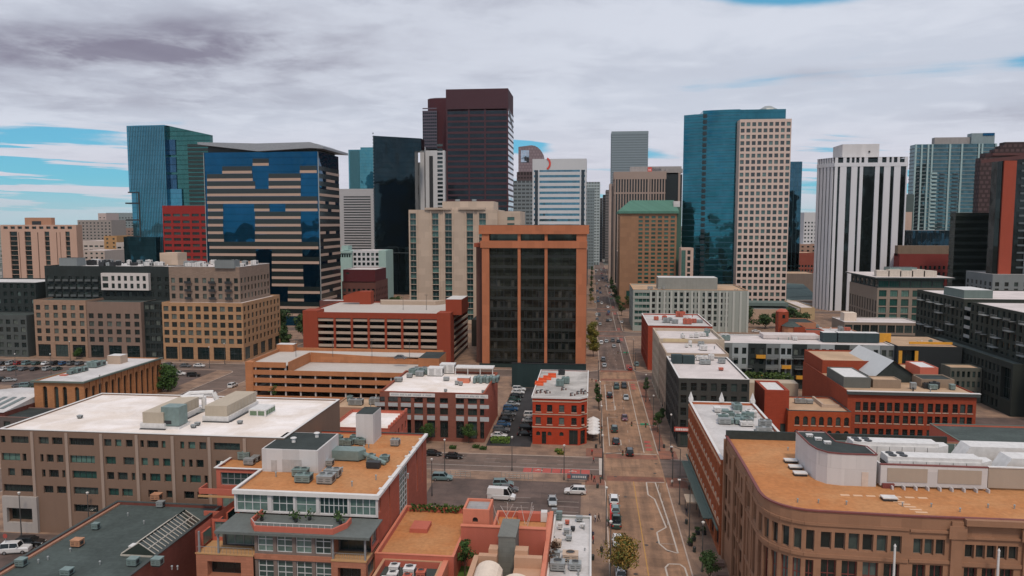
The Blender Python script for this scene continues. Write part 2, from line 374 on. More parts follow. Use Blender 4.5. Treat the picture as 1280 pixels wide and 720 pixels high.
GRYL = wall('light_grey_panel',(.33,.37,.385),.1,.2); GDK = wall('dark_green_grey',(.075,.083,.072),.12,.2); COPW = wall('white_coping',(.62,.61,.60),.08,.5)
COPD = wall('dark_coping',(.06,.07,.07),.1,.5); PENTW = wall('penthouse_white',(.56,.545,.545),.07,.12,joints=(3,8,.03),jdark=.85)
RW = roofm('roof_white',(.83,.78,.76),.06,3,.93,.1,(.70,.62,.56)); RWD = roofm('roof_white_dirty',(.60,.58,.575),.12,2.5,.9,.2)
RPK = roofm('roof_pale',(.66,.60,.585),.09,3,.93,.15); RO = roofm('roof_orange_gravel',(.45,.185,.068),.2,2.2,.93,.25,(.47,.23,.10))
RG = roofm('roof_green_grey',(.075,.096,.092),.22,1.2,.85,.25); RD = roofm('roof_dark',(.045,.056,.055),.2,2,.85,.3); RTAN = roofm('roof_tan',(.52,.36,.24),.12,3,.95,.2)
RGR = roofm('roof_grey',(.34,.33,.33),.12,3,.9,.2)

# ------------------------------------------------------------------ sky and sun
SUN_EL,SUN_AZ = math.radians(56),math.radians(163)     # azimuth clockwise from +y: behind the camera
def make_world():
    w = bpy.data.worlds.new('World'); SC.world = w; w.use_nodes = True; N,L = w.node_tree.nodes,w.node_tree.links
    for n in list(N): N.remove(n)
    M = lambda op,a,b=None,c=None: mathn(N,L,op,a,b,c)
    out = N.new('ShaderNodeOutputWorld'); bg = N.new('ShaderNodeBackground'); bg2 = N.new('ShaderNodeBackground'); mix = N.new('ShaderNodeMixShader')
    sky = N.new('ShaderNodeTexSky'); sky.sky_type = 'NISHITA'; sky.sun_disc = False; sky.sun_elevation = SUN_EL; sky.sun_rotation = SUN_AZ; sky.air_density = 1.3; sky.dust_density = .4; sky.ozone_density = 1.5; sky.altitude = 1600
    tint = N.new('ShaderNodeVectorMath'); tint.operation = 'MULTIPLY'; L.new(sky.outputs[0],tint.inputs[0]); tint.inputs[1].default_value = (.30,.72,.95)
    cs = N.new('ShaderNodeMix'); cs.data_type = 'RGBA'; cs.inputs[0].default_value = .6; cs.inputs[7].default_value = (1.3,4.1,5.7,1); L.new(tint.outputs[0],cs.inputs[6]); L.new(cs.outputs[2],bg.inputs[0]); bg.inputs[1].default_value = .11
    tc = N.new('ShaderNodeTexCoord'); sx = N.new('ShaderNodeSeparateXYZ'); L.new(tc.outputs['Generated'],sx.inputs[0])
    x,y,z = sx.outputs; zc = M('MAXIMUM',z,0.0)
    den = M('ADD',zc,.07)
    pl = N.new('ShaderNodeCombineXYZ'); L.new(M('DIVIDE',x,den),pl.inputs[0]); L.new(M('DIVIDE',y,den),pl.inputs[1])
    def noise(sc,det=6,rough=.55,dist=0.3,off=(0,0,0),st=(1,1,1)):
        mp = N.new('ShaderNodeMapping'); mp.inputs['Location'].default_value = off; mp.inputs['Scale'].default_value = st; L.new(pl.outputs[0],mp.inputs['Vector'])
        n = N.new('ShaderNodeTexNoise'); n.inputs['Scale'].default_value = sc; n.inputs['Detail'].default_value = det; n.inputs['Roughness'].default_value = rough; n.inputs['Distortion'].default_value = dist
        L.new(mp.outputs[0],n.inputs['Vector']); return n.outputs['Fac']
    fwd = M('MAXIMUM',y,.05)
    gx,gz = M('DIVIDE',x,fwd),M('DIVIDE',z,fwd)        # tangent-plane coordinates of the northern sky
    front = M('GREATER_THAN',y,.05)
    def lobe(cx,cz,sx_,sz,amp):
        a = M('DIVIDE',M('SUBTRACT',gx,cx),sx_); b = M('DIVIDE',M('SUBTRACT',gz,cz),sz)
        e = M('POWER',2.718,M('MULTIPLY',M('ADD',M('MULTIPLY',a,a),M('MULTIPLY',b,b)),-1.0)); return M('MULTIPLY',M('MULTIPLY',e,amp),front)
    def sm(v,a,b):
        r = N.new('ShaderNodeMapRange'); r.interpolation_type = 'SMOOTHSTEP'; r.inputs[1].default_value = a; r.inputs[2].default_value = b; L.new(v,r.inputs[0]); return r.outputs[0]
    n1 = noise(.55,8,.55,.5,(3.1,1.7,0),(.8,1.25,1)); n2 = noise(1.6,6,.6,.2,(7,2,0))
    cov = M('ADD',n1,M('MULTIPLY',n2,.25))
    bias = .22
    tot = M('ADD',cov,bias)
    holes = [(-.82,.085,.26,.055,-.62),(-.62,.05,.5,.03,-.10),(-.10,.105,.045,.014,-.48),(.06,.10,.06,.03,-.30),(.25,.30,.15,.032,-.62),(.30,.075,.12,.05,-.42),(.47,.06,.1,.05,-.30),(-.245,.10,.03,.012,-.4),(-.25,.02,.1,.04,-.35),(.02,.03,.2,.03,-.2),(.55,.20,.05,.01,-.2)]
    for h in holes: tot = M('ADD',tot,lobe(*h))
    # thin streaks drawn out level near the horizon
    st = N.new('ShaderNodeCombineXYZ'); L.new(M('MULTIPLY',gx,2.2),st.inputs[0]); L.new(M('MULTIPLY_ADD',gx,3.0,M('MULTIPLY',gz,58.0)),st.inputs[1])
    ns = N.new('ShaderNodeTexNoise'); ns.inputs['Scale'].default_value = 1.0; ns.inputs['Detail'].default_value = 5; ns.inputs['Roughness'].default_value = .5; L.new(st.outputs[0],ns.inputs['Vector'])
    tot = M('ADD',tot,M('MULTIPLY',M('MULTIPLY',sm(ns.outputs['Fac'],.44,.62),M('SUBTRACT',1.0,sm(gz,.11,.17))),M('MULTIPLY',front,.55)))
    # south of the camera: broken cloud with more blue overhead
    back = M('SUBTRACT',1.0,front)
    tot = M('SUBTRACT',tot,M('MULTIPLY',back,.14))
    cm = sm(tot,.50,.68)
    # horizon veil
    veil = M('SUBTRACT',1.0,sm(z,-.01,.055)); cm = M('MAXIMUM',cm,M('MULTIPLY',veil,.72))
    dk = noise(.42,7,.6,.5,(1.3,4.4,0),(.7,1.5,1))
    sh = sm(M('ADD',dk,M('MULTIPLY',M('SUBTRACT',n2,.5),.35)),.46,.80)
    shade = M('MULTIPLY',sh,.22)
    for h in [(-.74,.25,.30,.055,.95),(-.48,.235,.24,.035,.6),(-.3,.2,.35,.02,.25),(-.15,.30,.22,.03,.35),(-.55,.17,.30,.02,.30),(.55,.135,.12,.02,.6),(.60,.17,.10,.012,.25),(-.22,.26,.3,.06,.25),(.05,.125,.05,.01,.25),(.27,.19,.05,.008,.22),(.62,.3,.2,.05,.2)]: shade = M('ADD',shade,M('MULTIPLY',lobe(*h),M('MULTIPLY_ADD',sm(n2,.25,.72),.75,.3)))
    shade = M('MINIMUM',shade,1.0)
    mx = N.new('ShaderNodeMix'); mx.data_type = 'RGBA'; mx.inputs[6].default_value = (.575,.615,.71,1); mx.inputs[7].default_value = (.235,.225,.30,1); L.new(shade,mx.inputs[0])
    br_ = N.new('ShaderNodeMix'); br_.data_type = 'RGBA'; br_.inputs[7].default_value = (.655,.69,.78,1); L.new(mx.outputs[2],br_.inputs[6]); L.new(M('MULTIPLY',sm(M('ADD',M('MULTIPLY',n1,.6),M('MULTIPLY',noise(2.6,7,.6,.4,(2,9,0)),.5)),.46,.64),M('SUBTRACT',1.0,M('MULTIPLY',shade,.9))),br_.inputs[0]); mx = br_
    pk = N.new('ShaderNodeMix'); pk.data_type = 'RGBA'; pk.inputs[7].default_value = (.66,.63,.70,1); L.new(mx.outputs[2],pk.inputs[6]); L.new(M('MULTIPLY',M('SUBTRACT',1.0,sm(gz,.05,.16)),M('MULTIPLY',M('SUBTRACT',1.0,shade),.55)),pk.inputs[0])
    # pale blue-green air at the very horizon
    ph = N.new('ShaderNodeMix'); ph.data_type = 'RGBA'; ph.inputs[7].default_value = (.42,.60,.66,1); L.new(pk.outputs[2],ph.inputs[6]); L.new(M('MULTIPLY',M('SUBTRACT',1.0,sm(z,.0,.05)),.8),ph.inputs[0])
    L.new(ph.outputs[2],bg2.inputs[0]); bg2.inputs[1].default_value = 1.0
    L.new(cm,mix.inputs[0]); L.new(bg.outputs[0],mix.inputs[1]); L.new(bg2.outputs[0],mix.inputs[2]); L.new(mix.outputs[0],out.inputs[0])
make_world()
sl = bpy.data.lights.new('sun','SUN'); sl.energy = 1.9; sl.angle = math.radians(10); sl.color = (1,.84,.68)
so = bpy.data.objects.new('sun',sl); COL.objects.link(so)
_d = Vector((math.sin(SUN_AZ) * math.cos(SUN_EL),math.cos(SUN_AZ) * math.cos(SUN_EL),math.sin(SUN_EL)))
so.rotation_euler = _d.to_track_quat('Z','Y').to_euler(); so.location = (0,-200,400)

# ------------------------------------------------------------------ ground, streets, pavements
def ground_mat():
    m = newmat('plain_ground'); N,L = nt(m); p = N['Principled BSDF']; o = N.new('ShaderNodeTexCoord').outputs['Object']
    a = N.new('ShaderNodeTexNoise'); a.inputs['Scale'].default_value = .012; a.inputs['Detail'].default_value = 8; a.inputs['Roughness'].default_value = .75; L.new(o,a.inputs[0])
    v = N.new('ShaderNodeTexVoronoi'); v.inputs['Scale'].default_value = .03; L.new(o,v.inputs['Vector'])
    cr = N.new('ShaderNodeValToRGB'); e = cr.color_ramp.elements; e[0].position = .35; e[0].color = (.030,.050,.035,1); e[1].position = .56; e[1].color = (.14,.13,.115,1); e.new(.47).color = (.05,.07,.05,1); e.new(.66).color = (.30,.27,.25,1)
    mx = mathn(N,L,'MULTIPLY_ADD',v.outputs['Color'],.25,mathn(N,L,'MULTIPLY',a.outputs['Fac'],.8)); L.new(mx,cr.inputs[0]); L.new(cr.outputs[0],p.inputs['Base Color']); p.inputs['Roughness'].default_value = .95
    return m
g = MB(); S = 16000; g.face([(-S,-3000,0),(S,-3000,0),(S,S,0),(-S,S,0)]); struct('ground',g,ground_mat())
def road_mat(name,col,dark,patch=1.0,sc=(.25,.02,1)):
    m = newmat(name); N,L = nt(m); p = N['Principled BSDF']; o = N.new('ShaderNodeTexCoord').outputs['Object']
    mp = N.new('ShaderNodeMapping'); mp.inputs['Scale'].default_value = sc; L.new(o,mp.inputs[0])
    a = N.new('ShaderNodeTexNoise'); a.inputs['Scale'].default_value = 2.2; a.inputs['Detail'].default_value = 5; L.new(mp.outputs[0],a.inputs[0])
    b = N.new('ShaderNodeTexNoise'); b.inputs['Scale'].default_value = .35; b.inputs['Detail'].default_value = 7; b.inputs['Roughness'].default_value = .7; L.new(o,b.inputs[0])
    c = N.new('ShaderNodeTexNoise'); c.inputs['Scale'].default_value = 6; c.inputs['Detail'].default_value = 3; L.new(o,c.inputs[0])
    br = N.new('ShaderNodeTexBrick'); br.inputs['Scale'].default_value = 1; br.inputs['Brick Width'].default_value = 5.2; br.inputs['Row Height'].default_value = 3.3; br.inputs['Mortar Size'].default_value = .045; br.inputs['Color1'].default_value = (1,1,1,1); br.inputs['Color2'].default_value = (.78,.76,.75,1); br.inputs['Mortar'].default_value = (.72,.72,.72,1); L.new(o,br.inputs[0])
    s = mathn(N,L,'ADD',mathn(N,L,'MULTIPLY',a.outputs['Fac'],.55),mathn(N,L,'MULTIPLY',b.outputs['Fac'],.45))
    cr = N.new('ShaderNodeValToRGB'); cr.color_ramp.elements[0].position = .40; cr.color_ramp.elements[0].color = (*dark,1); cr.color_ramp.elements[1].position = .60; cr.color_ramp.elements[1].color = (*col,1); L.new(s,cr.inputs[0])
    f = mathn(N,L,'MULTIPLY',br.outputs['Color'],mathn(N,L,'MULTIPLY_ADD',mathn(N,L,'SUBTRACT',c.outputs['Fac'],.5),.5,1.0))
    vm = N.new('ShaderNodeVectorMath'); vm.operation = 'SCALE'; L.new(cr.outputs[0],vm.inputs[0]); L.new(f,vm.inputs['Scale']); L.new(vm.outputs[0],p.inputs['Base Color']); p.inputs['Roughness'].default_value = .88; p.inputs['Specular IOR Level'].default_value = .3
    return m
ROAD = road_mat('road_surface',(.38,.225,.14),(.20,.125,.085)); ROADG = road_mat('road_grey',(.20,.14,.115),(.11,.08,.07)); ROADX = road_mat('cross_road_surface',(.20,.14,.115),(.13,.10,.085),sc=(.02,.25,1))
ASPH = road_mat('lot_asphalt',(.15,.105,.09),(.095,.07,.062),sc=(.1,.1,1)); PAVE = road_mat('pavement_slabs',(.33,.215,.15),(.21,.14,.105),sc=(.15,.15,1)); PAVER = road_mat('brick_paving',(.30,.13,.085),(.20,.10,.075),sc=(.2,.2,1))
KX = [(-340,-141),(-129,3.7),(17.2,420)]
CY = [178 + 110 * i for i in range(9)]
KY = [(40,171.5)] + [(CY[i] + 6.5,CY[i + 1] - 6.5) for i in range(8)]
b = MB(); b.face([(-345,38,.02),(425,38,.02),(425,1065,.02),(-345,1065,.02)]); struct('cross_road',b,ROADX)
b = MB(); b.face([(3.5,38,.026),(17.4,38,.026),(17.4,1500,.026),(3.5,1500,.026)]); struct('road',b,ROAD); b = MB(); b.face([(3.5,297,.030),(17.4,297,.030),(17.4,1500,.030),(3.5,1500,.030)]); struct('road',b,ROADG)
def roundrect(x0,x1,y0,y1,r,n=5):
    pts = []
    for cx,cy,a0 in ((x1 - r,y0 + r,-PI / 2),(x1 - r,y1 - r,0),(x0 + r,y1 - r,PI / 2),(x0 + r,y0 + r,PI)):
        for i in range(n): a = a0 + PI / 2 * i / (n - 1); pts.append((cx + r * math.cos(a),cy + r * math.sin(a)))
    return pts
KERB = plain('kerb_stone',(.42,.34,.29),.8); 
b = MB(); k = MB()
for x0,x1 in KX:
    for y0,y1 in KY:
        r = 5; b.prism(roundrect(x0,x1,y0,y1,r),0,.13)
        p,q = roundrect(x0 - .001,x1 + .001,y0 - .001,y1 + .001,r),roundrect(x0 + .25,x1 - .25,y0 + .25,y1 - .25,r - .25)
        for i in range(len(p)):
            j = (i + 1) % len(p); k.face([(*p[i],.02),(*p[j],.02),(*p[j],.136),(*p[i],.136)]); k.face([(*p[i],.136),(*p[j],.136),(*q[j],.136),(*q[i],.136)])
struct('pavement',b,PAVE); struct('kerb',k,KERB)
# darker ground sheets: car parks and brick paving
def sheet(name,x0,x1,y0,y1,z,m): b = MB(); b.face([(x0,y0,z),(x1,y0,z),(x1,y1,z),(x0,y1,z)]); return struct(name,b,m)
sheet('parking_lot',-35.5,-1.8,132,165.6,.145,ASPH)
sheet('parking_lot',-27.5,-15.6,191.5,262,.145,road_mat('fresh_asphalt',(.045,.043,.045),(.03,.03,.032),sc=(.1,.1,1)))
sheet('parking_lot',-330,-149,247,280.5,.145,ASPH)
sheet('parking_lot',-128,-86,60,126.5,.145,ASPH)
for y0,y1 in ((184.9,192),(164.5,171.2)):
    sheet('brick_paving',-1.0,3.4,y0,y1,.142,PAVER); sheet('brick_paving',17.5,22,y0,y1,.142,PAVER)
sheet('brick_paving',17.6,19.6,192.2,276,.141,PAVER)
# crossings in red brick between the kerbs
for c in CY[:4]:
    sheet('crossing',4,17,c + 6.6,c + 10,.032,PAVER); sheet('crossing',4,17,c - 10,c - 6.6,.032,PAVER)
# painted markings
PW = plain('marking_white',(.46,.41,.365),.7); PY = plain('marking_yellow',(.45,.24,.05),.7); PRED = plain('marking_red',(.38,.075,.06),.75); PW2 = plain('marking_worn',(.40,.34,.30),.8)
b = MB(); yl = MB(); rd = MB(); wn = MB()
def ln(m,p,q,w=.15,z=.036):
    p,q = Vector((*p,0)),Vector((*q,0)); d = (q - p).normalized(); n = Vector((-d.y,d.x,0)) * w / 2
    m.face([(*(p - n).xy,z),(*(q - n).xy,z),(*(q + n).xy,z),(*(p + n).xy,z)])
for i in range(5):
    y0,y1 = CY[i] + 12,CY[i + 1] - 12
    ln(b,(13.9,y0),(13.9,y1),.22)
    for y in range(int(y0),int(y1),9): ln(wn,(10.6,y),(10.6,y + 2.6),.12); ln(wn,(7.6,y + 1),(7.6,y + 2.8),.1)
    ln(b,(4.2,y0 - 1.2),(17,y0 - 1.2),.3); ln(wn,(4.2,y1 + 1.2),(17,y1 + 1.2),.3)
    for k_ in range(3): rd.box(14.6,y0 + 2 + k_ * 3.4,.03,16.2,y0 + 3.8 + k_ * 3.4,.037); rd.box(14.6,y1 - 12 + k_ * 3.4,.03,16.2,y1 - 10 + k_ * 3.4,.037)
for a in ((5.2,195,8.3,225),(5.2,233,8.0,271)):       # parking bays of the second block
    ln(b,(a[0],a[1]),(a[0],a[3]),.25); ln(b,(a[0],a[1]),(a[2],a[1] + 1),.25); ln(b,(a[2],a[1] + 1),(a[2],a[1] + 6),.25); ln(b,(a[0],a[3]),(a[2],a[3] - 1),.2)
ln(b,(7.7,233),(7.9,268),.16)
isl = [(12.9,167.8),(12.7,160),(13.9,157.5),(14.9,142.6),(12.9,140),(12.9,135),(14,132.4),(15.9,131.2),(15.7,142.5),(14.9,167.8)]
for p,q in zip(isl,isl[1:]): ln(b,p,q,.3)
ln(b,(12.9,167.9),(17,168.2),.3); ln(wn,(13.2,135),(15.6,135),.15)
isl2 = [(13.2,118),(13.1,125.4),(13.8,126.8),(15.7,126.9),(16.4,125.6),(16.6,118)]
for p,q in zip(isl2,isl2[1:]): ln(b,p,q,.3)
for i in range(12): ln(yl,(10.0,60 + i * 9),(10.0,69 + i * 9),.16)
ln(b,(-129,175.4),(2.6,175.4),.2); ln(b,(2.7,171.8),(2.7,184.2),.9)
for i in range(14): ln(wn,(-125 + i * 9,178.3),(-121 + i * 9,178.3),.12); ln(wn,(-125 + i * 9,181.2),(-121 + i * 9,181.2),.1)
for i in range(7):
    x = at(660 + i * 12,585)[0]
    if i % 1 == 0: rd.box(x - 1.0,171.9,.03,x + 1.0,175.0,.038)
for x in (-12.3,-4.2): b.tube((x - .8,173.3,.03),(x + .9,173.6,.03),.11,.11,4); b.box(x - .2,173.5,.03,x + .3,174.1,.039); b.box(x + .8,173.1,.03,x + 1.1,173.6,.039)
for i in range(11): ln(wn,(-34.5 + i * 2.9,133),(-34.5 + i * 2.9,137.6),.12,.152); 
for i in range(8): ln(wn,(-2.2,134 + i * 2.8),(-7.4,134 + i * 2.8),.12,.152)
for i in range(6): ln(wn,(-18,141 + i * 2.8),(-12.6,141 + i * 2.8),.12,.152)
for k_ in range(4):
    for i in range(26):
        ln(wn,(-325 + i * 2.8 + (k_ // 2) * 0,250 + k_ * 8),(-325 + i * 2.8,254.5 + k_ * 8),.1,.15)
struct('road_marking',b,PW); struct('road_marking',yl,PY); struct('bike_lane_marking',rd,PRED); struct('road_marking',wn,PW2)

# ------------------------------------------------------------------ FOREGROUND BUILDINGS
# 1. long brown office block with the white roof
def brown_block():
    x0,x1,y0,y1,H = -111.8,-55.4,127.4,157.5,20.0
    B = Bld('office_block','long brown five-storey block with a broad stained white roof at the left edge',org=(x0,y0),near=True)
    k = .1588; ops = []
    RW_ = [((18.75,17.35),[(0,6),(13,36),(49,62),(66,79.5),(88,119.5),(132,141.5),(146,154),(159.5,168),(177.5,182),(186,200),(204,209),(227,232),(237,245.5),(250.5,259),(268,300)]),
           ((15.4,13.9),[(0,24),(27,32),(50,54),(58,67),(71,79.5),(88,119.5),(133,146),(155.5,169),(178,186),(192,200),(205,214),(227.5,232),(237,241.5),(246,255),(270,300)]),
           ((12.45,10.95),[(7,16),(24,38),(51,55.5),(60,72.5),(77,81),(90,121),(134,143),(147.5,160),(165,169.5),(178,183),(188,201),(206,214.5),(228,233),(237.5,251),(255.5,259.5),(270,300)]),
           ((9.3,7.85),[(0,41),(52,64.5),(69,81),(90.5,122),(135,148),(152,165.5),(185,197),(207.5,215),(229.5,242),(246,259),(270,300)]),
           ((5.9,4.4),[(90,121),(134,146),(155,169),(186,200),(229,242)]),((2.9,.6),[(135,147),(186,200),(229,259)])]
    for (t,b_),cs in RW_:
        for a,c in cs:
            if c - a > 1: ops.append((a * k + .3,b_,c * k + .3,t,{'g': WGG if R.random() < .35 else WGD,'f': FR_D,'nx': max(1,round((c - a) * k / 1.1)),'dep': .45}))
    ops.append((1.2,2.2,6.3,4.8,{'g': WG,'nx': 1,'dep': .8}))
    rops = [(3 + i * 6,z,6 + i * 6,z + 1.4,{'g': WGD,'nx': 3}) for i in range(4) for z in (4.4,7.9,11)]
    B.block(x0,x1,y0,y1,.13,H,BRN,{'F': ops,'R': rops},RW,par=.25,pt=.4,cop=None)
    pm = MB()
    for u in (41,85,129,173.5,218,263,306):
        a = x0 + .3 + u * k; pm.box(a - .28,y0 - .2,.13,a + .28,y0 - .003,H - .3)
    B.part('pilaster',pm,wall('brown_light',(.33,.25,.205),.08,.3))
    m = MB(); m.box(x0 - .1,y0 - .1,H + .004,x1 + .1,y0 + .42,H + .08); m.box(x1 - .42,y0 + .43,H + .004,x1 + .1,y1 + .1,H + .08); m.box(x0 - .1,y0 + .43,H + .004,x0 + .42,y1 + .1,H + .08); m.box(x0 + .43,y1 - .42,H + .004,x1 - .43,y1 + .1,H + .08); B.part('coping',m,COPW)
    m = MB(); m.box(x0 + .3,y0 - .6,.13,x0 + 7.4,y0 - .003,2.0); m.box(x0 + .3,y0 - .6,2.0,x0 + 1.15,y0 - .003,7.1); m.box(x0 + 6.4,y0 - .6,2.0,x0 + 7.4,y0 - .003,7.1); m.box(x0 + 1.15,y0 - .6,4.9,x0 + 6.4,y0 - .003,7.1); B.part('loading_bay_surround',m,CONC)
    zr = H - .25
    # big rooftop plant: two long clad boxes on white curbs and a tall duct unit
    for (ux,vx,w,d,nm) in ((178,536,4.2,13.5,0),(256,527,4.6,13.5,1)):
        x,y = at(ux,vx,zr); m = MB(); m.box(x - .5,y,zr,x + w + .3,y + d,zr + 1.1,1); m.box(x,y + .2,zr + 1.103,x + w,y + d - .3,zr + 3.2,0)
        for i in range(9): m.box(x + w + .002,y + .6 + i * 1.4,zr + 1.5,x + w + .06,y + 1.7 + i * 1.4,zr + 2.9,0)
        m.box(x - .3,y - .5,zr + .002,x + w + .6,y - .01,zr + .15,2); m.box(x + w + .31,y + .2,zr + .002,x + w + .8,y + d,zr + .12,2)
        B.part('plant_box',m,[wall('plant_cladding',(.42,.36,.285),.1,.6),METW,DARK])
    x,y = at(212,536,zr); m = MB(); m.box(x - 1.6,y,zr + .6,x + 2.0,y + 3,zr + 4.2,0); m.box(x - 1.2,y - .04,zr + .9,x + .4,y - .005,zr + 1.6,1); m.box(x - 1.8,y - .4,zr,x + 2.2,y + 3.2,zr + .45,2); B.part('air_handler',m,[METT,DARK,METW])
    x,y = at(228,515,zr); duct(B,[(x,y,zr + .5),(x,y,zr + 3),(x + 4,y + 1.5,zr + 3),(x + 4,y + 1.5,zr + .5)],.5,METW)
    duct(B,[(x - 1,y - 3,zr + 2),(x,y + 3,zr + 3.2),(x + 4.5,y + 4.5,zr + 3.2),(x + 6,y + 4.6,zr + .2)],.55,METW)
    for i in range(4): duct(B,[(x - 1 + i * .9,y - 5.5,zr + .25),(x + 3.5 + i * .9,y + 3.5,zr + .25)],.13,METG)
    x,y = at(318,521,zr); m = MB(); m.box(x - 1.2,y,zr,x + 2.4,y + 4.6,zr + 1.5,0)
    for i in range(4): m.box(x + 2.4,y + .3 + i * 1.1,zr + .3,x + 2.45,y + 1.2 + i * 1.1,zr + 1.2,1)
    m.box(x - .9,y - .05,zr + .3,x + .5,y - .004,zr + 1.2,1); m.box(x + .8,y - .05,zr + .3,x + 2.1,y - .004,zr + 1.2,1); B.part('roof_hatch',m,[METW,wall('hatch_glass',(.14,.2,.13),.2,1)])
    for u,v in ((242,535),(247,532),(100,523),(300,530),(265,516),(338,513)): xx,yy = at(u,v,zr); hvac(B,xx,yy,zr,.9,.7,.35,METG,0,'roof_vent')
    B.finish()
brown_block()

# 2. dark green-grey flat roof bottom left
def dark_roof():
    H = 9.0; B = Bld('workshop_building','low building with a dark grey-green patched roof and a big ridge skylight, bottom left',org=(-84.6,90),near=True)
    x0,x1,y0,y1 = -84.8,-64.8,78,122.2
    ops = {'F': grid(20,5,2,[(1,3),(5,7)]),'L': grid(44,12,1.8,[(1.2,3),(5,7)],{'g': WGD})}
    B.block(x0,x1,y0,y1,.13,H,BRK_DK,ops,RG,par=.45,pt=.45,cop=COPD)
    zr = H - .45
    m = MB(); m.box(x0 + .5,y0 + .5,zr + .003,x0 + .95,y1 - .5,zr + .3); B.part('parapet_flashing',m,wall('worn_edge',(.36,.19,.13),.2,1))
    # ridge skylight running diagonally to the eaves: glazed gable prism
    m = MB(); sx0,sx1,sy0,sy1 = -70.8,-65.0,102.4,115.4; zr2 = zr + .25; rz = zr + 2.1; cx = (sx0 + sx1) / 2
    m.face([(sx0,sy0,zr2),(cx,sy0,rz),(cx,sy1,rz),(sx0,sy1,zr2)],0); m.face([(cx,sy0,rz),(sx1,sy0,zr2),(sx1,sy1,zr2),(cx,sy1,rz)],0); m.face([(sx0,sy0,zr2),(sx1,sy0,zr2),(cx,sy0,rz)],0); m.face([(sx0,sy1,zr2),(sx1,sy1,zr2),(cx,sy1,rz)],0)
    m.box(sx0 - .1,sy0 - .1,zr,sx1 + .1,sy1 + .1,zr2 - .01,1)
    n = 14
    for i in range(n + 1):
        y = sy0 + (sy1 - sy0) * i / n; m.tube((sx0,y,zr2 + .06),(cx,y,rz + .06),.07,.07,4,1); m.tube((sx1,y,zr2 + .06),(cx,y,rz + .06),.07,.07,4,1)
    for f in (0,.5,1): m.tube((sx0 + (cx - sx0) * f,sy0,zr2 + (rz - zr2) * f + .08),(sx0 + (cx - sx0) * f,sy1,zr2 + (rz - zr2) * f + .08),.09,.09,4,1); m.tube((sx1 + (cx - sx1) * f,sy0,zr2 + (rz - zr2) * f + .08),(sx1 + (cx - sx1) * f,sy1,zr2 + (rz - zr2) * f + .08),.09,.09,4,1)
    B.part('skylight',m,[winglass('skylight_glass',dark=(.03,.04,.035),blind=(.08,.09,.08)),plain('skylight_frame',(.45,.42,.37),.6)])
    OC = plain('faded_orange_box',(.42,.21,.12),.8)
    for u,v,w,h,mt in ((120,662,1.0,.8,METT),(97,683,1.5,.9,OC),(27,708,1.3,.9,METT),(196,625,1.6,.9,OC),(201,634,1.2,.8,METG),(169,693,1.3,1.2,METW),(167,707,1.4,.9,METT),(197,707,1.4,.9,METT),(84,719,1.4,.7,METT)):
        x,y = at(u,v,zr); hvac(B,x,y,zr,w,w * .85,h,mt,0)
    for u,v in ((60,700),(48,704),(215,712),(222,712),(125,706),(88,690),(160,645),(180,655)): x,y = at(u,v,zr); vent(B,x,y,zr,.5,.1,METG)
    B.finish()
dark_roof()

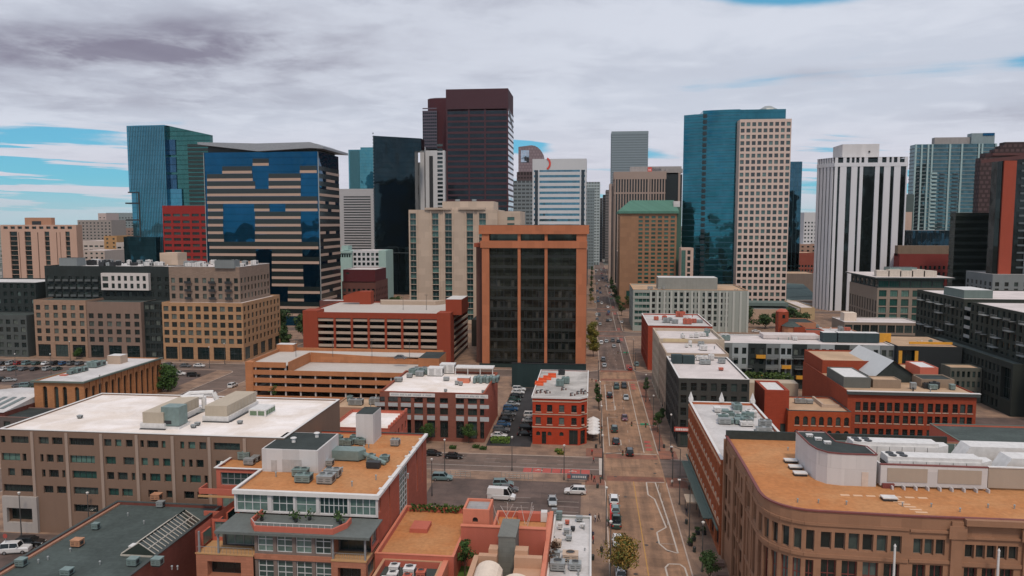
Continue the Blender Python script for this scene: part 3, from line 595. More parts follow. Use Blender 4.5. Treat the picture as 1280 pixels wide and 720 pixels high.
# 3. loft block in brick, glass and steel
def loft():
    B = Bld('loft_building','red and glass loft block with an orange gravel roof and stepped balconies in the foreground',org=(-57,106),near=True)
    GF = dict(g=winglass('loft_glass',dark=(.02,.045,.045),blind=(.20,.30,.27),thr=.2),f=FR_G,dep=.35,ft=.12)
    GW = dict(GF,f=plain('frame_pale',(.50,.52,.53),.5))
    zt = 16.0
    mi = B.mat(TERRA)
    # main roof slab polygon & walls
    poly = [(-57.2,111.6),(-33.3,111.6),(-33.3,146.2),(-65.6,146.2),(-65.6,121.8),(-57.2,121.8)]
    # penthouse storey front: glazed
    ops = []
    for a,c,nx,nz in ((.3,5.6,4,2),(6.3,9.9,3,2),(10.3,13.7,2,2),(14.2,18.9,6,2),(19.2,23.5,4,2)): ops.append((a,12.6,c,15.4,dict(GW,nx=nx,nz=nz)))
    B.facade((-57.2,111.6),(1,0),23.9,12.4,zt,PENTW,ops)
    B.facade((-57.2,121.8),(0,-1),10.2,12.4,zt,PENTW,[(.6,12.75,9.6,15.3,dict(GW,nx=6,nz=2))])
    B.facade((-65.6,121.8),(1,0),8.4,12.4,zt,TERRA,[(.8,12.9,8,15.2,dict(GF,nx=6,nz=2))])
    B.facade((-65.6,146.2),(0,-1),24.4,0.13,zt,TERRA,grid(24.4,6,2.6,rows(1.5,4,3.7,2),dict(GF,nx=2)))
    B.facade((-33.3,146.2),(-1,0),32.3,.13,zt,TERRA,grid(32,8,2.2,rows(1.5,4,3.7,2),dict(GF,nx=2)))
    # side wall facing the courtyard house: two tall glazed bays between brick piers
    B.facade((-33.3,111.6),(0,1),34.6,.13,zt,wall('loft_brick',(.36,.095,.06),.1,.3,joints=(1.2,.4,.03)),[(.3,12.9,1.5,15.2,dict(GW,nx=1,nz=2)),(6.2,6.6,7.2,15.2,dict(GW,nx=1,nz=5)),(13.0,7.2,19.4,15.6,dict(GW,nx=4,nz=8)),(25.6,7.2,26.8,15.4,dict(GW,nx=1,nz=6)),(30.6,7.2,31.3,15.4,dict(GW,nx=1,nz=6))])
    m = MB(); m.face([(x,y,zt - .35) for x,y in poly]); B.part('roof',m,RO)
    # coping ring (white) with a thick white fascia at the front
    m = MB(); P = poly + [poly[0]]
    m.box(-57.4,111.3,zt - .55,-33.1,111.597,zt + .1,0); m.box(-57.5,111.6,zt + .003,-33.0,111.95,zt + .118,0)
    m.box(-33.65,111.953,zt + .004,-33.0,146.5,zt + .12,0); m.box(-33.297,111.6,zt - .35,-33.0,146.5,zt,0)
    m.box(-57.5,111.953,zt + .004,-57.0,121.5,zt + .12,0); m.box(-65.9,121.5,zt + .005,-57.0,121.95,zt + .12,0); m.box(-65.9,121.953,zt + .004,-65.45,146.5,zt + .12,0); m.box(-65.4,146.1,zt + .004,-33.7,146.5,zt + .12,1)
    for i in range(6): y = 114 + i * 5.6; m.box(-33.9,y,zt + .122,-32.9,y + .5,zt + .3,0)
    for i in range(4): y = 124 + i * 5.6; m.box(-66,y,zt + .122,-65.2,y + .5,zt + .3,0)
    B.part('coping',m,[COPW,COPD])
    # terrace slab (dark flat canopy), balcony parapet, storeys below stepping forward
    m = MB(); m.box(-56.9,104.4,12.0,-32.6,111.59,12.2); m.box(-56.9,104.4,11.8,-32.6,104.6,11.997); B.part('terrace_roof',m,wall('terrace_sheet',(.12,.135,.13),.2,.5))
    m = MB(); m.prism([(-50.8,105.0),(-38.4,105.0),(-37.0,107.6),(-37.0,109.6),(-37.3,109.6),(-37.3,107.7),(-38.6,105.25),(-50.6,105.25),(-52.3,107.7),(-52.3,111.5),(-52.6,111.5),(-52.6,107.6)],12.2,13.05); B.part('balcony_parapet',m,[TERRA,METW])
    m = MB()
    for i in range(13): x = -50.7 + i * 1.0; m.tube((x,105.1,13.05),(x,105.1,13.6),.03,.03,4)
    m.tube((-50.8,105.1,13.6),(-38.4,105.1,13.6),.05,.05,4); m.tube((-52.5,107.7,13.1),(-50.8,105.1,13.6),.05,.05,4); B.part('balcony_rail',m,METW)
    for i in range(6):
        x = (-51.4,-46.5,-45.8,-39.4,-38.6,-44.0)[i]; m = MB(); m.cyl(x,109 + (i % 2),12.26,12.7,.25,.3,8,0)
        for j in range(26): a = Vector((R.gauss(0,.32),R.gauss(0,.32),R.uniform(.5,1.5))); q = Vector((R.gauss(0,1),R.gauss(0,1),R.gauss(0,1))).normalized(); w = q.orthogonal() * .16; c = Vector((x,109 + (i % 2),12.26)) + a; e = q.cross(w); m.face([c - w,c + e,c + w,c - e],1)
        B.part('potted_plant',m,[DARK,leafm('leaf_dark',(.03,.06,.02),(.06,.1,.035))])
    tm = wall('loft_tanbrick',(.40,.17,.105),.12,.4,joints=(1.2,.4,.03))
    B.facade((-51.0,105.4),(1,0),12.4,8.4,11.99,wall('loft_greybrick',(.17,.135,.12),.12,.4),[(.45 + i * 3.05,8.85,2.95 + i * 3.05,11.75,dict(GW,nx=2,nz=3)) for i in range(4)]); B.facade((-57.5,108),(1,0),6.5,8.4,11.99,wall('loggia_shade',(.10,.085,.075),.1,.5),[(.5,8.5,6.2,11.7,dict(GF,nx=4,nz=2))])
    for x,d in ((-51,(0,-1)),(-38.6,(0,1))): B.facade((x,108 if d[1] < 0 else 105.4),d,2.6,8.4,11.99,tm)
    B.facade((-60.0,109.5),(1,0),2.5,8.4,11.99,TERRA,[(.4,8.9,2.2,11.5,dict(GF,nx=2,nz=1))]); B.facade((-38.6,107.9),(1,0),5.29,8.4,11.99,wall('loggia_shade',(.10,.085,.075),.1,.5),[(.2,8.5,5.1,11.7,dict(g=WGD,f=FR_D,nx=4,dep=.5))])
    m = MB(); m.box(-38.7,104.7,8.2,-33.2,107.89,8.399); m.box(-60.4,104.9,8.2,-55.45,109.49,8.399); m.box(-55.449,104.9,8.2,-51.0,107.9,8.399); B.part('balcony_floor',m,wall('ochre_edge',(.46,.27,.13),.1,.5))
    for x in (-56.8,-38.6,-33.6,-59.9): pbox(B,'balcony_post',x,x + .25,105.0,105.25,8.4,11.74,FR_G)
    for x0,x1 in ((-38.5,-33.5),(-60.1,-51.2)):
        m = MB(); m.tube((x0,105.0,9.4),(x1,105.0,9.4),.04,.04,4)
        for i in range(16): x = x0 + (x1 - x0) * i / 15; m.tube((x,105.0,8.4),(x,105.0,9.4),.02,.02,4)
        B.part('balcony_rail',m,METG)
    # lower storeys
    B.facade((-51,105.4),(1,0),12.4,.13,8.19,wall('loft_greybrick',(.17,.135,.12),.12,.4),[(.45 + i * 3.05,z,2.95 + i * 3.05,z + 2.8,dict(GW,nx=2,nz=3)) for i in range(4) for z in (4.7,1.0)])
    m = MB(); 
    m.box(-51,105.2,7.75,-38.7,105.39,8.55)
    B.part('string_course',m,tm)
    B.facade((-38.7,104.8),(1,0),5.39,.13,8.19,tm,[(1,4.8,4.6,7.2,dict(g=WGD,f=FR_D,nx=4,dep=1.2)),(1,.9,4.6,3.6,dict(g=WGD,nx=4,dep=1.2))])
    B.facade((-60.2,104.8),(1,0),9.2,.13,8.19,tm,[(1.8,4.8,7.2,7.2,dict(g=WGD,f=FR_D,nx=3,dep=1.5)),(1.8,.9,7.2,3.6,dict(g=WGD,nx=3,dep=1.5))])
    B.facade((-33.31,104.8),(0,1),6.8,.13,8.19,tm,[(.9,5,4.6,7.3,dict(GF,nx=3)),(.9,1,4.6,3.3,dict(GF,nx=3))])
    B.facade((-33.31,107.6),(0,1),4.0,8.4,11.99,TERRA,[(.5,9,3.4,11.6,dict(GF,nx=3))])
    B.facade((-60.2,121.8),(0,-1),17,.13,11.99,TERRA,grid(16,4,2.6,rows(1.5,3,3.7,2),dict(GF,nx=2))); B.facade((-65.6,121.8),(1,0),5.4,.13,12.39,TERRA,grid(5.4,1,3.6,rows(1.5,3,3.7,2),dict(GF,nx=3)))
    for z in (8.4,4.7): pbox(B,'wing_balcony',-66.4,-60.3,118.6,118.8,z,z + .95,TERRA); pbox(B,'balcony_floor',-66.4,-60.3,118.6,121.75,z - .25,z - .002,tm)
    # left wing balcony below roof
    m = MB(); m.box(-67.4,119.0,12.26,-57.3,119.2,13.2,0); m.box(-67.4,119.21,12.0,-67.2,121.7,13.2,0); m.box(-67.5,118.9,11.7,-57.3,119.19,12.0,1); B.part('wing_balcony',m,[TERRA,wall('ochre_edge',(.46,.27,.13))])
    zr = zt - .35
    # lift house: pale metal box with dark roof, doors
    m = MB(); x0,x1,y0,y1,z1 = -57.1,-46.9,121.8,132.4,19.7
    m.box(x0,y0,zr,x1,y1,z1,0); m.box(x0 + .3,y0 + .3,z1 + .003,x1 - .3,y1 - .3,z1 + .05,1); o = B.part('lift_house',m,[PENTW,RD])
    m = MB(); m.box(-51.5,121.72,zr + .1,-49.9,121.797,zr + 2.3); m.box(-53.4,121.72,zr + .1,-51.6,121.797,zr + 2.3); m.box(-55.4,121.72,zr + .1,-54.4,121.797,zr + 2.1); q = m.build('door',plain('door_grey',(.40,.38,.37),.6),o)
    for x,y in ((-53,126),(-50,129.5)): vent(B,x,y,z1 + .05,.8,.35,METW)
    m = MB(); m.box(-45.9,139.6,zr,-42.4,145.2,21.6,0); m.box(-45.8,139.7,21.603,-42.5,145.1,21.7,1); B.part('lift_house',m,[PENTW,RD])
    for u,v,w,d,h,f,mt in ((380,602,2.6,2.0,1.0,2,METT),(376,595,2.6,1.6,1.0,2,METT),(408,603,2.6,2.4,1.1,2,METG),(416,596,2.6,1.8,1.1,2,METG),(409,582,2.2,1.4,.8,0,METG),(467,585,2.4,1.2,.9,0,DARK),(464,577,1.4,1.2,1.0,1,METT),(481,577,1.6,1.4,.8,1,METT),(307,574,2.2,1.8,1.2,1,METT),(312,581,1.8,1.2,.9,0,METG),(320,577,1.2,1.2,.8,0,METG),(494,557,1.6,1.4,1.0,2,METG)):
        x,y = at(u,v,zr); hvac(B,x,y,zr,w,d,h,mt,f)
    x,y = at(434,574,zr); m = MB(); m.prism([(x - 3.2,y - 1.3),(x + 2.6,y - 1.5),(x + 3.6,y),(x + 2.6,y + 1.6),(x - 3.2,y + 1.6)],zr + .3,zr + 2.0); m.box(x - 3,y - 1,zr,x + 2.5,y + 1.2,zr + .3); B.part('air_handler',m,METT)
    duct(B,[(x + 3,y,zr + 1.2),(x + 6.5,y - 2.2,zr + .8),(x + 8,y - 2.6,zr + .3)],.45,METT)
    for i in range(16):
        u = 398 + i * 2.6 * 1.6; x,y = at(min(u,452) + R.uniform(-2,2),552 + R.uniform(-5,5) + i * .3,zr); hvac(B,x,y,zr,1.2,1.0,.9,METT,1)
    for u,v in ((461,560),(500,555),(430,553),(455,562),(470,600),(405,560),(512,570),(345,596),(428,590),(510,598),(440,608)): x,y = at(u,v,zr); vent(B,x,y,zr,.8,.12)
    B.finish()
loft()

# 4. terracotta courtyard house
def courtyard():
    B = Bld('courtyard_building','terracotta courtyard building with a small square tower and cream vaulted roofs, bottom centre',org=(-20,110),near=True)
    H = 8.0; T = TERRA; RT_ = RTAN
    # north range roof and parapets
    def blk(x0,x1,y0,y1,z1,wm=T,rf=RT_,z0=.13,par=.5,cop=None,ops={}): B.block(x0,x1,y0,y1,z0,z1,wm,ops,rf,par,.35,cop)
    blk(-33.0,-20.6,108.4,128.0,8.0,T,RO,par=.8,cop=TERRA2)
    blk(-20.6,-16.2,116.6,121.6,12.4,TERRA2,RGR,par=.4,ops={'F': [(1.6,10.2,2.5,11.1,{'g': WGD,'dep': .5,'arch': True})],'R': []})
    blk(-16.2,-6.9,115.8,127.4,8.0,T,RO,par=.9,cop=TERRA2)
    blk(-31.6,-22.2,97.6,108.39,7.2,T,RG,par=1.0,cop=wall('terra_cap',(.45,.25,.15),.1))
    # tall red cross wall behind the yard
    B.block(-20.6,-6.9,114.9,115.6,.13,10.2,TERRA,{},None,sides='FRLB'); m = MB(); m.box(-20.7,114.8,10.2,-6.8,115.7,10.34); B.part('wall_cap',m,TERRA2)
    m = MB(); m.box(-13.8,109.2,.13,-11.2,115.9,11.2); m.box(-13.9,109.1,11.203,-11.1,116,11.35); B.part('chimney_block',m,wall('slate_panel',(.17,.175,.16),.12,.5,joints=(1.2,.8,.03)))
    # sand-coloured stepped parapets round the yard
    SP = wall('sand_parapet',(.46,.28,.185),.1,.3)
    m = MB(); m.box(-16.6,107.2,.13,-13.82,108.3,9.0); m.box(-11.18,107.2,.13,-7.0,108.3,9.0); m.box(-15.2,108.31,.13,-13.82,110,9.6); m.box(-11.18,108.31,.13,-9.2,110,9.6); m.box(-17.4,97,.13,-16.61,108.3,8.6); m.box(-11.17,103.0,.13,-7.0,107.19,7.4); B.part('yard_parapet',m,SP)
    m = MB(); m.box(-22.2,97,.13,-21.4,108.39,7.5); m.box(-6.95,97,.13,-6.3,127.4,8.4); B.part('side_parapet',m,TERRA2)
    m = MB(); m.box(-21.3,108.4,.13,-17.5,114.8,3.6); B.part('planted_terrace',m,leafm('lawn',(.05,.10,.02),(.08,.14,.03)))
    m = MB(); m.box(-31.5,93.5,.13,-17.5,97.3,7.0); B.part('south_range',m,[RD]); m = MB(); m.box(-31.8,97.31,.13,-17.3,97.7,7.6); m.box(-31.8,93.0,.13,-17.3,93.45,7.3); B.part('south_parapet',m,SP)
    # cream vaulted roofs
    CV = wall('cream_vault',(.66,.56,.47),.12,.5)
    def vault(cx,y0,y1,w,z,h):
        m = MB(); n = 9; pr = [(cx - w / 2 + w * i / (n - 1),z + h * math.sin(PI * i / (n - 1)) ** .6) for i in range(n)]
        for (a,za),(b_,zb) in zip(pr,pr[1:]): m.face([(a,y0,za),(b_,y0,zb),(b_,y1,zb),(a,y1,za)])
        m.face([(a,y0,za) for a,za in pr]); m.face([(a,y1,za) for a,za in reversed(pr)]); m.box(cx - w / 2,y0,.13,cx + w / 2,y1,z - .004); B.part('vaulted_roof',m,CV)
    vault(-14.6,88,104.8,4.0,8.2,1.3); vault(-10.3,88,102.6,4.4,7.6,1.2)
    m = MB(); m.box(-26.4,98.6,6.2,-23.4,101.6,7.5,0); B.part('roof_box',m,[TERRA])
    for x,y,w,h in ((-29.2,105.8,1.4,1.1),(-28.8,103.4,1.4,1.1),(-29.2,101.2,1.6,1.2),(-26.8,105.6,1.6,1.0),(-26.6,103.4,1.2,.8),(-27.6,101.6,1.2,.8),(-24.8,104.6,1.3,1.0)): hvac(B,x,y,6.2,w,w,h,METW if w > 1.3 else TERRA,1)
    m = MB(); m.box(-30.0,118.5,7.2,-27.0,122,7.9); B.part('roof_box',m,TERRA)
    for i in range(9): a = (-15.5 + R.uniform(0,5.5),124 + R.uniform(-1.5,1.5)); m = MB(); m.tube((a[0],a[1],7.4),(a[0] + R.uniform(-2,2),a[1] - 1,11),.06,.05,5); B.part('roof_pole',m,METW)
    LF = leafm('leaf_roof',(.035,.07,.02),(.08,.12,.03))
    def hedge(x0,x1,y0,y1,z0,z1,n,nm='roof_planting'):
        m = MB()
        for i in range(n):
            c = Vector((R.uniform(x0,x1),R.uniform(y0,y1),R.uniform(z0,z1))); q = Vector((R.gauss(0,1),R.gauss(0,1),R.gauss(0,1))).normalized(); w = q.orthogonal() * .2; e = q.cross(w) * 1.2; m.face([c - w,c + e,c + w,c - e])
        B.part(nm,m,LF)
    hedge(-32,-21,127.2,128.3,7.5,8.5,350); hedge(-10.9,-8.6,116.4,117.6,7.2,8.6,160); hedge(-15.9,-14.4,116,117,7.2,8.2,60); hedge(-7.8,-7.1,116.4,117.2,7.2,8.2,40)
    m = MB(); m.box(-12.4,125.4,7.2,-8.4,126.6,8.6,0); m.box(-8.39,125.3,7.2,-7.3,126.6,8.9,1); B.part('roof_bulkhead',m,[TERRA,METW])
    B.finish()
    return B
cy = courtyard()

# 5. low white-roofed shop by the pavement
def shop():
    B = Bld('shop_building','low narrow shop with a cluttered white roof beside the left pavement',org=(-3,110),near=True)
    ops = {'R': grid(50,9,3.6,[(.5,3.2)],{'g': WGD,'nx': 3})}
    B.block(-6.25,.35,82,131.6,.13,6,wall('painted_grey',(.32,.34,.33),.1),ops,RWD,.35,.25,COPW)
    zr = 5.65
    for u,v,w,h,mt in ((699,650,1.0,1.3,METT),(709,656,.7,.5,TERRA),(724,652,1.1,.7,METG),(716,664,.7,.5,DARK),(708,669,.9,.8,METG),(711,676,.9,.6,METG),(697,684,1.2,.9,BEIGE),(700,662,.7,.9,METW),(713,700,2.4,.9,BEIGE),(694,697,1.4,.8,METG),(692,704,1.3,.8,METG),(697,712,2.2,1.1,METG),(719,712,1.8,.9,METG),(728,660,.8,.5,METW),(693,645,.9,1.1,METG)): x,y = at(u,v,zr); hvac(B,x,y,zr,w,w * .8,h,mt,1 if w > 1.2 else 0)
    for i in range(12): vent(B,R.uniform(-5.6,-.5),R.uniform(98,130),zr,R.uniform(.4,1),.1)
    for i in range(5): duct(B,[(-5.7,103 + i * 4.5,zr + .3),(-1.5 - R.random() * 2,103.5 + i * 4.6,zr + .3)],.09,METG)
    m = MB()
    for k in range(3):
        for i in range(200): c = Vector((-5.6 + R.gauss(0,.3),113 + k * 2.4 + R.gauss(0,.7),zr + .3 + abs(R.gauss(0,.5)))); q = Vector((R.gauss(0,1),R.gauss(0,1),R.gauss(0,1))).normalized(); w = q.orthogonal() * .14; e = q.cross(w); m.face([c - w,c + e,c + w,c - e])
    B.part('dry_creeper',m,leafm('leaf_dry',(.05,.03,.02),(.10,.055,.035)))
    B.finish()
shop()

# 6. tan stone building with the curved corner
def tan_curved():
    B = Bld('stone_building','tan stone building with a curved corner, orange gravel roof and white roof plant',org=(40,115),near=True)
    H = 22.0; pts = [(23.6,130.6)]; pts += [(23.6,121.5),(23.5,112.5),(23.3,103.2)]
    for i in range(1,7): a = PI + (PI / 2) * i / 6; pts.append((29.3 + 6 * math.cos(a),102.7 + 5.9 * math.sin(a)))
    pts += [(40.4,96.3)]
    G = dict(g=WGD,f=FR_T,dep=.5); GT = dict(g=WG,f=plain('frame_oxide',(.16,.04,.035),.5),dep=.55,nz=3,ft=.13)
    for i,(p,q) in enumerate(zip(pts,pts[1:])):
        dx,dy = q[0] - p[0],q[1] - p[1]; l = math.hypot(dx,dy); d = (dx / l,dy / l); ops = []
        if i in (0,): ops = grid(l,3,1.5,[(17.4,19.4)],dict(G)) + grid(l,3,2.0,[(11.2,16.3),(5.2,10.2)],dict(GT,nx=2))
        elif i == 1: ops = grid(l,4,1.1,[(17.0,19.6)],dict(G,nx=1)) + grid(l,2,3.4,[(13.2,15.6),(9.6,12.2),(6,8.6),(1.5,4.8)],dict(G,nx=3,dep=.9))
        elif i == 2: ops = grid(l,2,2.2,[(16.8,19.5)],dict(G,nx=2)) + grid(l,2,1.8,[(9,15.8),(1.5,8)],dict(GT,nx=2))
        elif i < len(pts) - 2: ops = [(.28,16.6,l - .28,19.4,dict(G)),(.28,9.4,l - .28,15.4,dict(GT,nx=2)),(.28,2,l - .28,8.4,dict(GT,nx=2))]
        else: ops = grid(l,6,1.3,[(17,19.3)],dict(G),.3,.6) + grid(l,4,1.9,[(9.6,15.6),(2,8.6)],dict(GT,nx=2),.3,.6)
        B.facade(p,d,l,.13,H,STONE_T,ops,.4)
    # front range by window rectangles read off the photograph
    y0 = 96.3; fx0 = 40.4; fl = 47.0
    bays = [(41.0,44.7,3),(47.3,53.7,5)]
    ops = [(41.0 + i * 1.35 - fx0,17.0,41.0 + i * 1.35 + 1.1 - fx0,19.1,dict(G)) for i in range(3)] + [(47.2 + i * 1.3 - fx0,16.8,47.2 + i * 1.3 + 1.1 - fx0,18.6,dict(G)) for i in range(5)]
    ops += [(41.0 + i * 2.1 - fx0,8.6,41.0 + i * 2.1 + 1.6 - fx0,15.7,dict(GT,nx=2)) for i in range(2)] + [(47.2 + i * 2.15 - fx0,8.6,47.2 + i * 2.15 + 1.6 - fx0,15.6,dict(GT,nx=2)) for i in range(3)]
    ops += [(55.6 + i * 1.5 - fx0,16.7,55.6 + i * 1.5 + 1.2 - fx0,19.2,dict(G,nx=1)) for i in range(4)] + [(55.4 - fx0,11.2,61.4 - fx0,14.2,dict(G,nx=5,dep=.9)),(55.4 - fx0,5.2,61.4 - fx0,9.6,dict(G,nx=5,dep=.9))]
    ops += [(64 + k * 7 + i * 1.5 - fx0,z,64 + k * 7 + i * 1.5 + 1.2 - fx0,z + h,dict(G)) for k in range(3) for i in range(3) for z,h in ((16.8,2.3),(9,6.4))]
    ops += [(41 + i * 4 - fx0,1.2,43.6 + i * 4 - fx0,6.4,dict(GT,nx=3)) for i in range(11)]
    B.facade((fx0,y0),(1,0),fl,.13,H,STONE_T,ops,.45)
    B.facade((fx0 + fl,y0),(0,1),34.3,.13,H,STONE_T,[],.4); B.facade((fx0 + fl,130.6),(-1,0),fx0 + fl - 23.6,.13,H,STONE_T,[],.4)
    poly = pts + [(fx0 + fl,y0),(fx0 + fl,130.6)]
    m = MB(); m.face([(x,y,H - .45) for x,y in poly]); B.part('roof',m,RO)
    # parapet: oxide-red coping swept along the edge, inner wall
    m = MB(); c = Vector((45,115))
    for p,q in zip(poly,poly[1:] + [poly[0]]):
        d = Vector((q[0] - p[0],q[1] - p[1])).normalized(); n = Vector((-d.y,d.x)); p,q = Vector(p),Vector(q)
        a,b_,e,f = p - n * .12,q - n * .12,q + n * .3,p + n * .3
        m.face([(*a,H + .1),(*b_,H + .1),(*e,H + .1),(*f,H + .1)],0); m.face([(*a,H - .1),(*b_,H - .1),(*b_,H + .1),(*a,H + .1)],0); m.face([(*f,H - .45),(*e,H - .45),(*e,H + .1),(*f,H + .1)],1)
    m.box(23.6,130.2,H + .1,60,130.6,H + 1.0,2); m.box(23.7,130.15,H - .44,60,130.19,H + .9,2)
    B.part('coping',m,[plain('oxide_red',(.17,.045,.04),.6),STONE_T,RD])
    # projecting piers and cornice
    m = MB()
    for x in (45.4,54.0,62.2,69.6): m.box(x,y0 - .35,.13,x + 1.4,y0 - .003,H - .4); m.box(x - .35,y0 - .5,H - 2.6,x + 1.75,y0 - .352,H - .9)
    m.box(40.5,y0 - .2,16.0,45.39,y0 - .004,16.4); m.box(46.81,y0 - .2,15.8,53.99,y0 - .004,16.3); m.box(40.5,y0 - .25,20.0,45.39,y0 - .004,20.3); m.box(46.81,y0 - .25,19.4,53.99,y0 - .004,19.7)
    m.box(46.9,y0 - .8,H - .7,53.9,y0 - .003,H + .05)
    for y in (112.4,121.4): m.box(23.2,y - .6,.13,23.597,y + .6,H - .8)
    for y in (108.5,109.8,116,118): m.box(23.3,y,.13,23.597,y + .4,16.5)
    for y in (107.5,130): m.box(23.25,y - .5,.13,23.597,y + .5,H - .5)
    B.part('pier',m,STONE_T)
    for z,h in ((15.9,.45),(8.6,.5),(20.1,.35)):
        m = MB()
        for p,q in zip(pts,pts[1:]):
            d = Vector((q[0] - p[0],q[1] - p[1])).normalized(); n = Vector((-d.y,d.x)); p,q = Vector(p),Vector(q); a,b_,e,f = p - n * .18,q - n * .18,q + n * .05,p + n * .05
            m.face([(*a,z + h),(*b_,z + h),(*e,z + h),(*f,z + h)]); m.face([(*a,z),(*b_,z),(*b_,z + h),(*a,z + h)]); m.face([(*a,z),(*b_,z),(*e,z),(*f,z)])
        B.part('cornice',m,STONE_T)
    # curved balcony at the right and flagpoles
    m = MB(); n = 8
    for t in (14.5,10): 
        for i in range(n):
            a0,a1 = PI + PI * i / n,PI + PI * (i + 1) / n; f = lambda a,r: (58.4 + 3.4 * math.cos(a) * r,y0 + 1.6 * math.sin(a) * r)
            p,q = f(a0,1),f(a1,1); m.face([(*p,t),(*q,t),(*q,t + 1.3),(*p,t + 1.3)]); m.face([(*p,t),(*q,t),(58.4,y0,t)]); m.face([(*p,t + 1.3),(*q,t + 1.3),(58.4,y0,t + 1.3)])
    B.part('balcony',m,wall('balcony_cream',(.48,.40,.32),.1))
    zr = H - .45
    # white penthouse with swept end
    px = [(32.4,119.5),(32.5,112.5),(32.9,110.2),(34.0,108.7),(35.8,108.2),(40.6,108.2),(40.6,112.2),(36.8,114.2),(36.8,119.5)]
    m = MB(); m.prism(px,zr,26.2,0,0); cen = Vector((36,113)); m.face([(x + (cen.x - x) * .05,y + (cen.y - y) * .05,26.204) for x,y in px],1); o = B.part('penthouse',m,[PENTW,RD])
    m = MB()
    for p,q in zip(px,px[1:] + px[:1]): m.tube((*p,26.22),(*q,26.22),.13,.13,4)
    m.build('coping',plain('oxide_red',(.17,.045,.04)),o); m = MB(); m.box(38.6,108.12,zr,39.5,108.195,zr + 2.1); m.build('door',plain('door_cream',(.55,.46,.40)),o)
    for i in range(3): hvac(B,33.6 + i * .8,116.5 - i * 1.8,26.2,.9,.6,.3,METW,0,'roof_vent',.05)
    m = MB(); m.box(41.1,108.0,zr + .3,55.4,108.3,zr + 3.3,0); m.box(42.0,107.93,zr + .9,47.4,107.997,zr + 2.9,1); m.box(48.8,107.93,zr + .9,54.6,107.997,zr + 2.9,1); m.box(41.0,107.95,zr + 3.303,55.5,108.35,zr + 3.45,2)
    for i in range(9): m.box(42.4 + i * 1.6,107.1,zr,42.6 + i * 1.6,107.9,zr + .5,0)
    m.box(41.1,108.31,zr + .3,41.4,114,zr + 3.3,0); m.box(41.3,107.6,zr,42.9,107.9,zr + .7,2); B.part('plant_screen',m,[PENTW,wall('screen_panel',(.36,.30,.245),.06),plain('oxide_red',(.17,.045,.04))])
    m = MB(); m.box(55.8,108.6,zr + .3,75,108.9,zr + 3.2,0); m.box(55.75,108.5,zr + 3.2,75,109,zr + 3.35,1); B.part('plant_screen',m,[wall('screen_panel',(.36,.30,.245),.06),METW])
    for x0,x1,y,z in ((39.5,51.5,116.2,4.6),(42.5,55.0,110.8,4.1)):
        m = MB(); m.prism([(x0,y - 1.6),(x1,y - 1.6),(x1 + 2.2,y - .2),(x1 + 2.2,y + 1.4),(x0,y + 1.4)],zr + .6,zr + z - .5,0); m.box(x0,y - 1.4,zr + z - .497,x1 + .3,y + 1.2,zr + z,0)
        for i in range(4): m.cyl(x0 + .9 + (i % 2) * 1.5,y - .8 + (i // 2) * 1.2,zr + z,zr + z + .12,.55,.55,12,1)
        m.box(x0 - .05,y - 1.3,zr + 1,x0 - .004,y + 1.2,zr + z - 1,1)
        for i in range(6): m.box(x0 + 1.6 + i * 1.8,y - 1.63,zr + 1,x0 + 1.65 + i * 1.8,y - 1.603,zr + z - .6,1)
        B.part('cooling_unit',m,[METW,DARK])
    for x0,y in ((55.5,118),(58.5,112.6)):
        m = MB(); n = len(m.v); prf = [(x0,zr + 1.4),(x0 + 1.6,zr + 3.9),(x0 + 14,zr + 3.9),(x0 + 14,zr + .8),(x0 + 2.2,zr + .8)]
        m.face([(a,y - 1.6,z) for a,z in prf]); m.face([(a,y + 1.6,z) for a,z in reversed(prf)])
        for (a,za),(b_,zb) in zip(prf,prf[1:] + prf[:1]): m.face([(a,y - 1.6,za),(b_,y - 1.6,zb),(b_,y + 1.6,zb),(a,y + 1.6,za)])
        B.part('cooling_unit',m,[METW])
    m = MB(); m.box(50,111,zr,60,118,zr + .5,0); B.part('plant_base',m,RD)
    for u,v in ((988,578),(994,586),(1000,594),(1111,625)): x,y = at(u,v,zr); m = MB(); m.box(x - .9,y - .6,zr,x + .9,y + .6,zr + .35,1); m.box(x - .95,y - .65,zr + .353,x + .95,y + .65,zr + .5,0); B.part('roof_skylight',m,[METW,DARK])
    m = MB(); m.box(37,121.6,zr,87,121.9,zr + 2.7,0)
    for i in range(31): m.box(40.7 + i * 1.5,121.5,zr,40.8 + i * 1.5,121.597,zr + 2.7,1)
    B.part('glass_screen',m,[wall('screen_green',(.115,.16,.15),.08),METW])
    for u,v in ((985,563),(997,628),(1023,629),(1058,631),(1128,633),(1164,634),(1235,635),(1268,636),(1200,640)): x,y = at(u,v,zr); vent(B,x,y,zr,.45,.09)
    m = MB()
    for i in range(7): m.box(34.5 + i * 1.7,104.0 - .0 * i,zr + .004,35.7 + i * 1.7,104.5,zr + .05)
    for i in range(6): m.box(40.4 + i * .35,103.2 - i * .9,zr + .004,41.9 + i * .35,103.6 - i * .9,zr + .05)
    B.part('walkway_pads',m,wall('pad',(.62,.42,.28),.1))
    B.finish()
tan_curved()
for i,u in enumerate((1118,1248)):
    x,_ = atY(u,700,94.6); t = empty('flagpole',(x,94.6,.13),['bare white flagpole in front of the tan stone building, the left one','bare white flagpole in front of the tan stone building, the right one'][i],'flagpole','flagpoles by the stone building')
    m = MB(); m.cyl(x,94.6,.13,18.7,.22,.13,10); m.build('pole',METW,t); m = MB(); m.cyl(x,94.6,18.7,19.0,.18,.05,8); m.build('finial',METW,t)

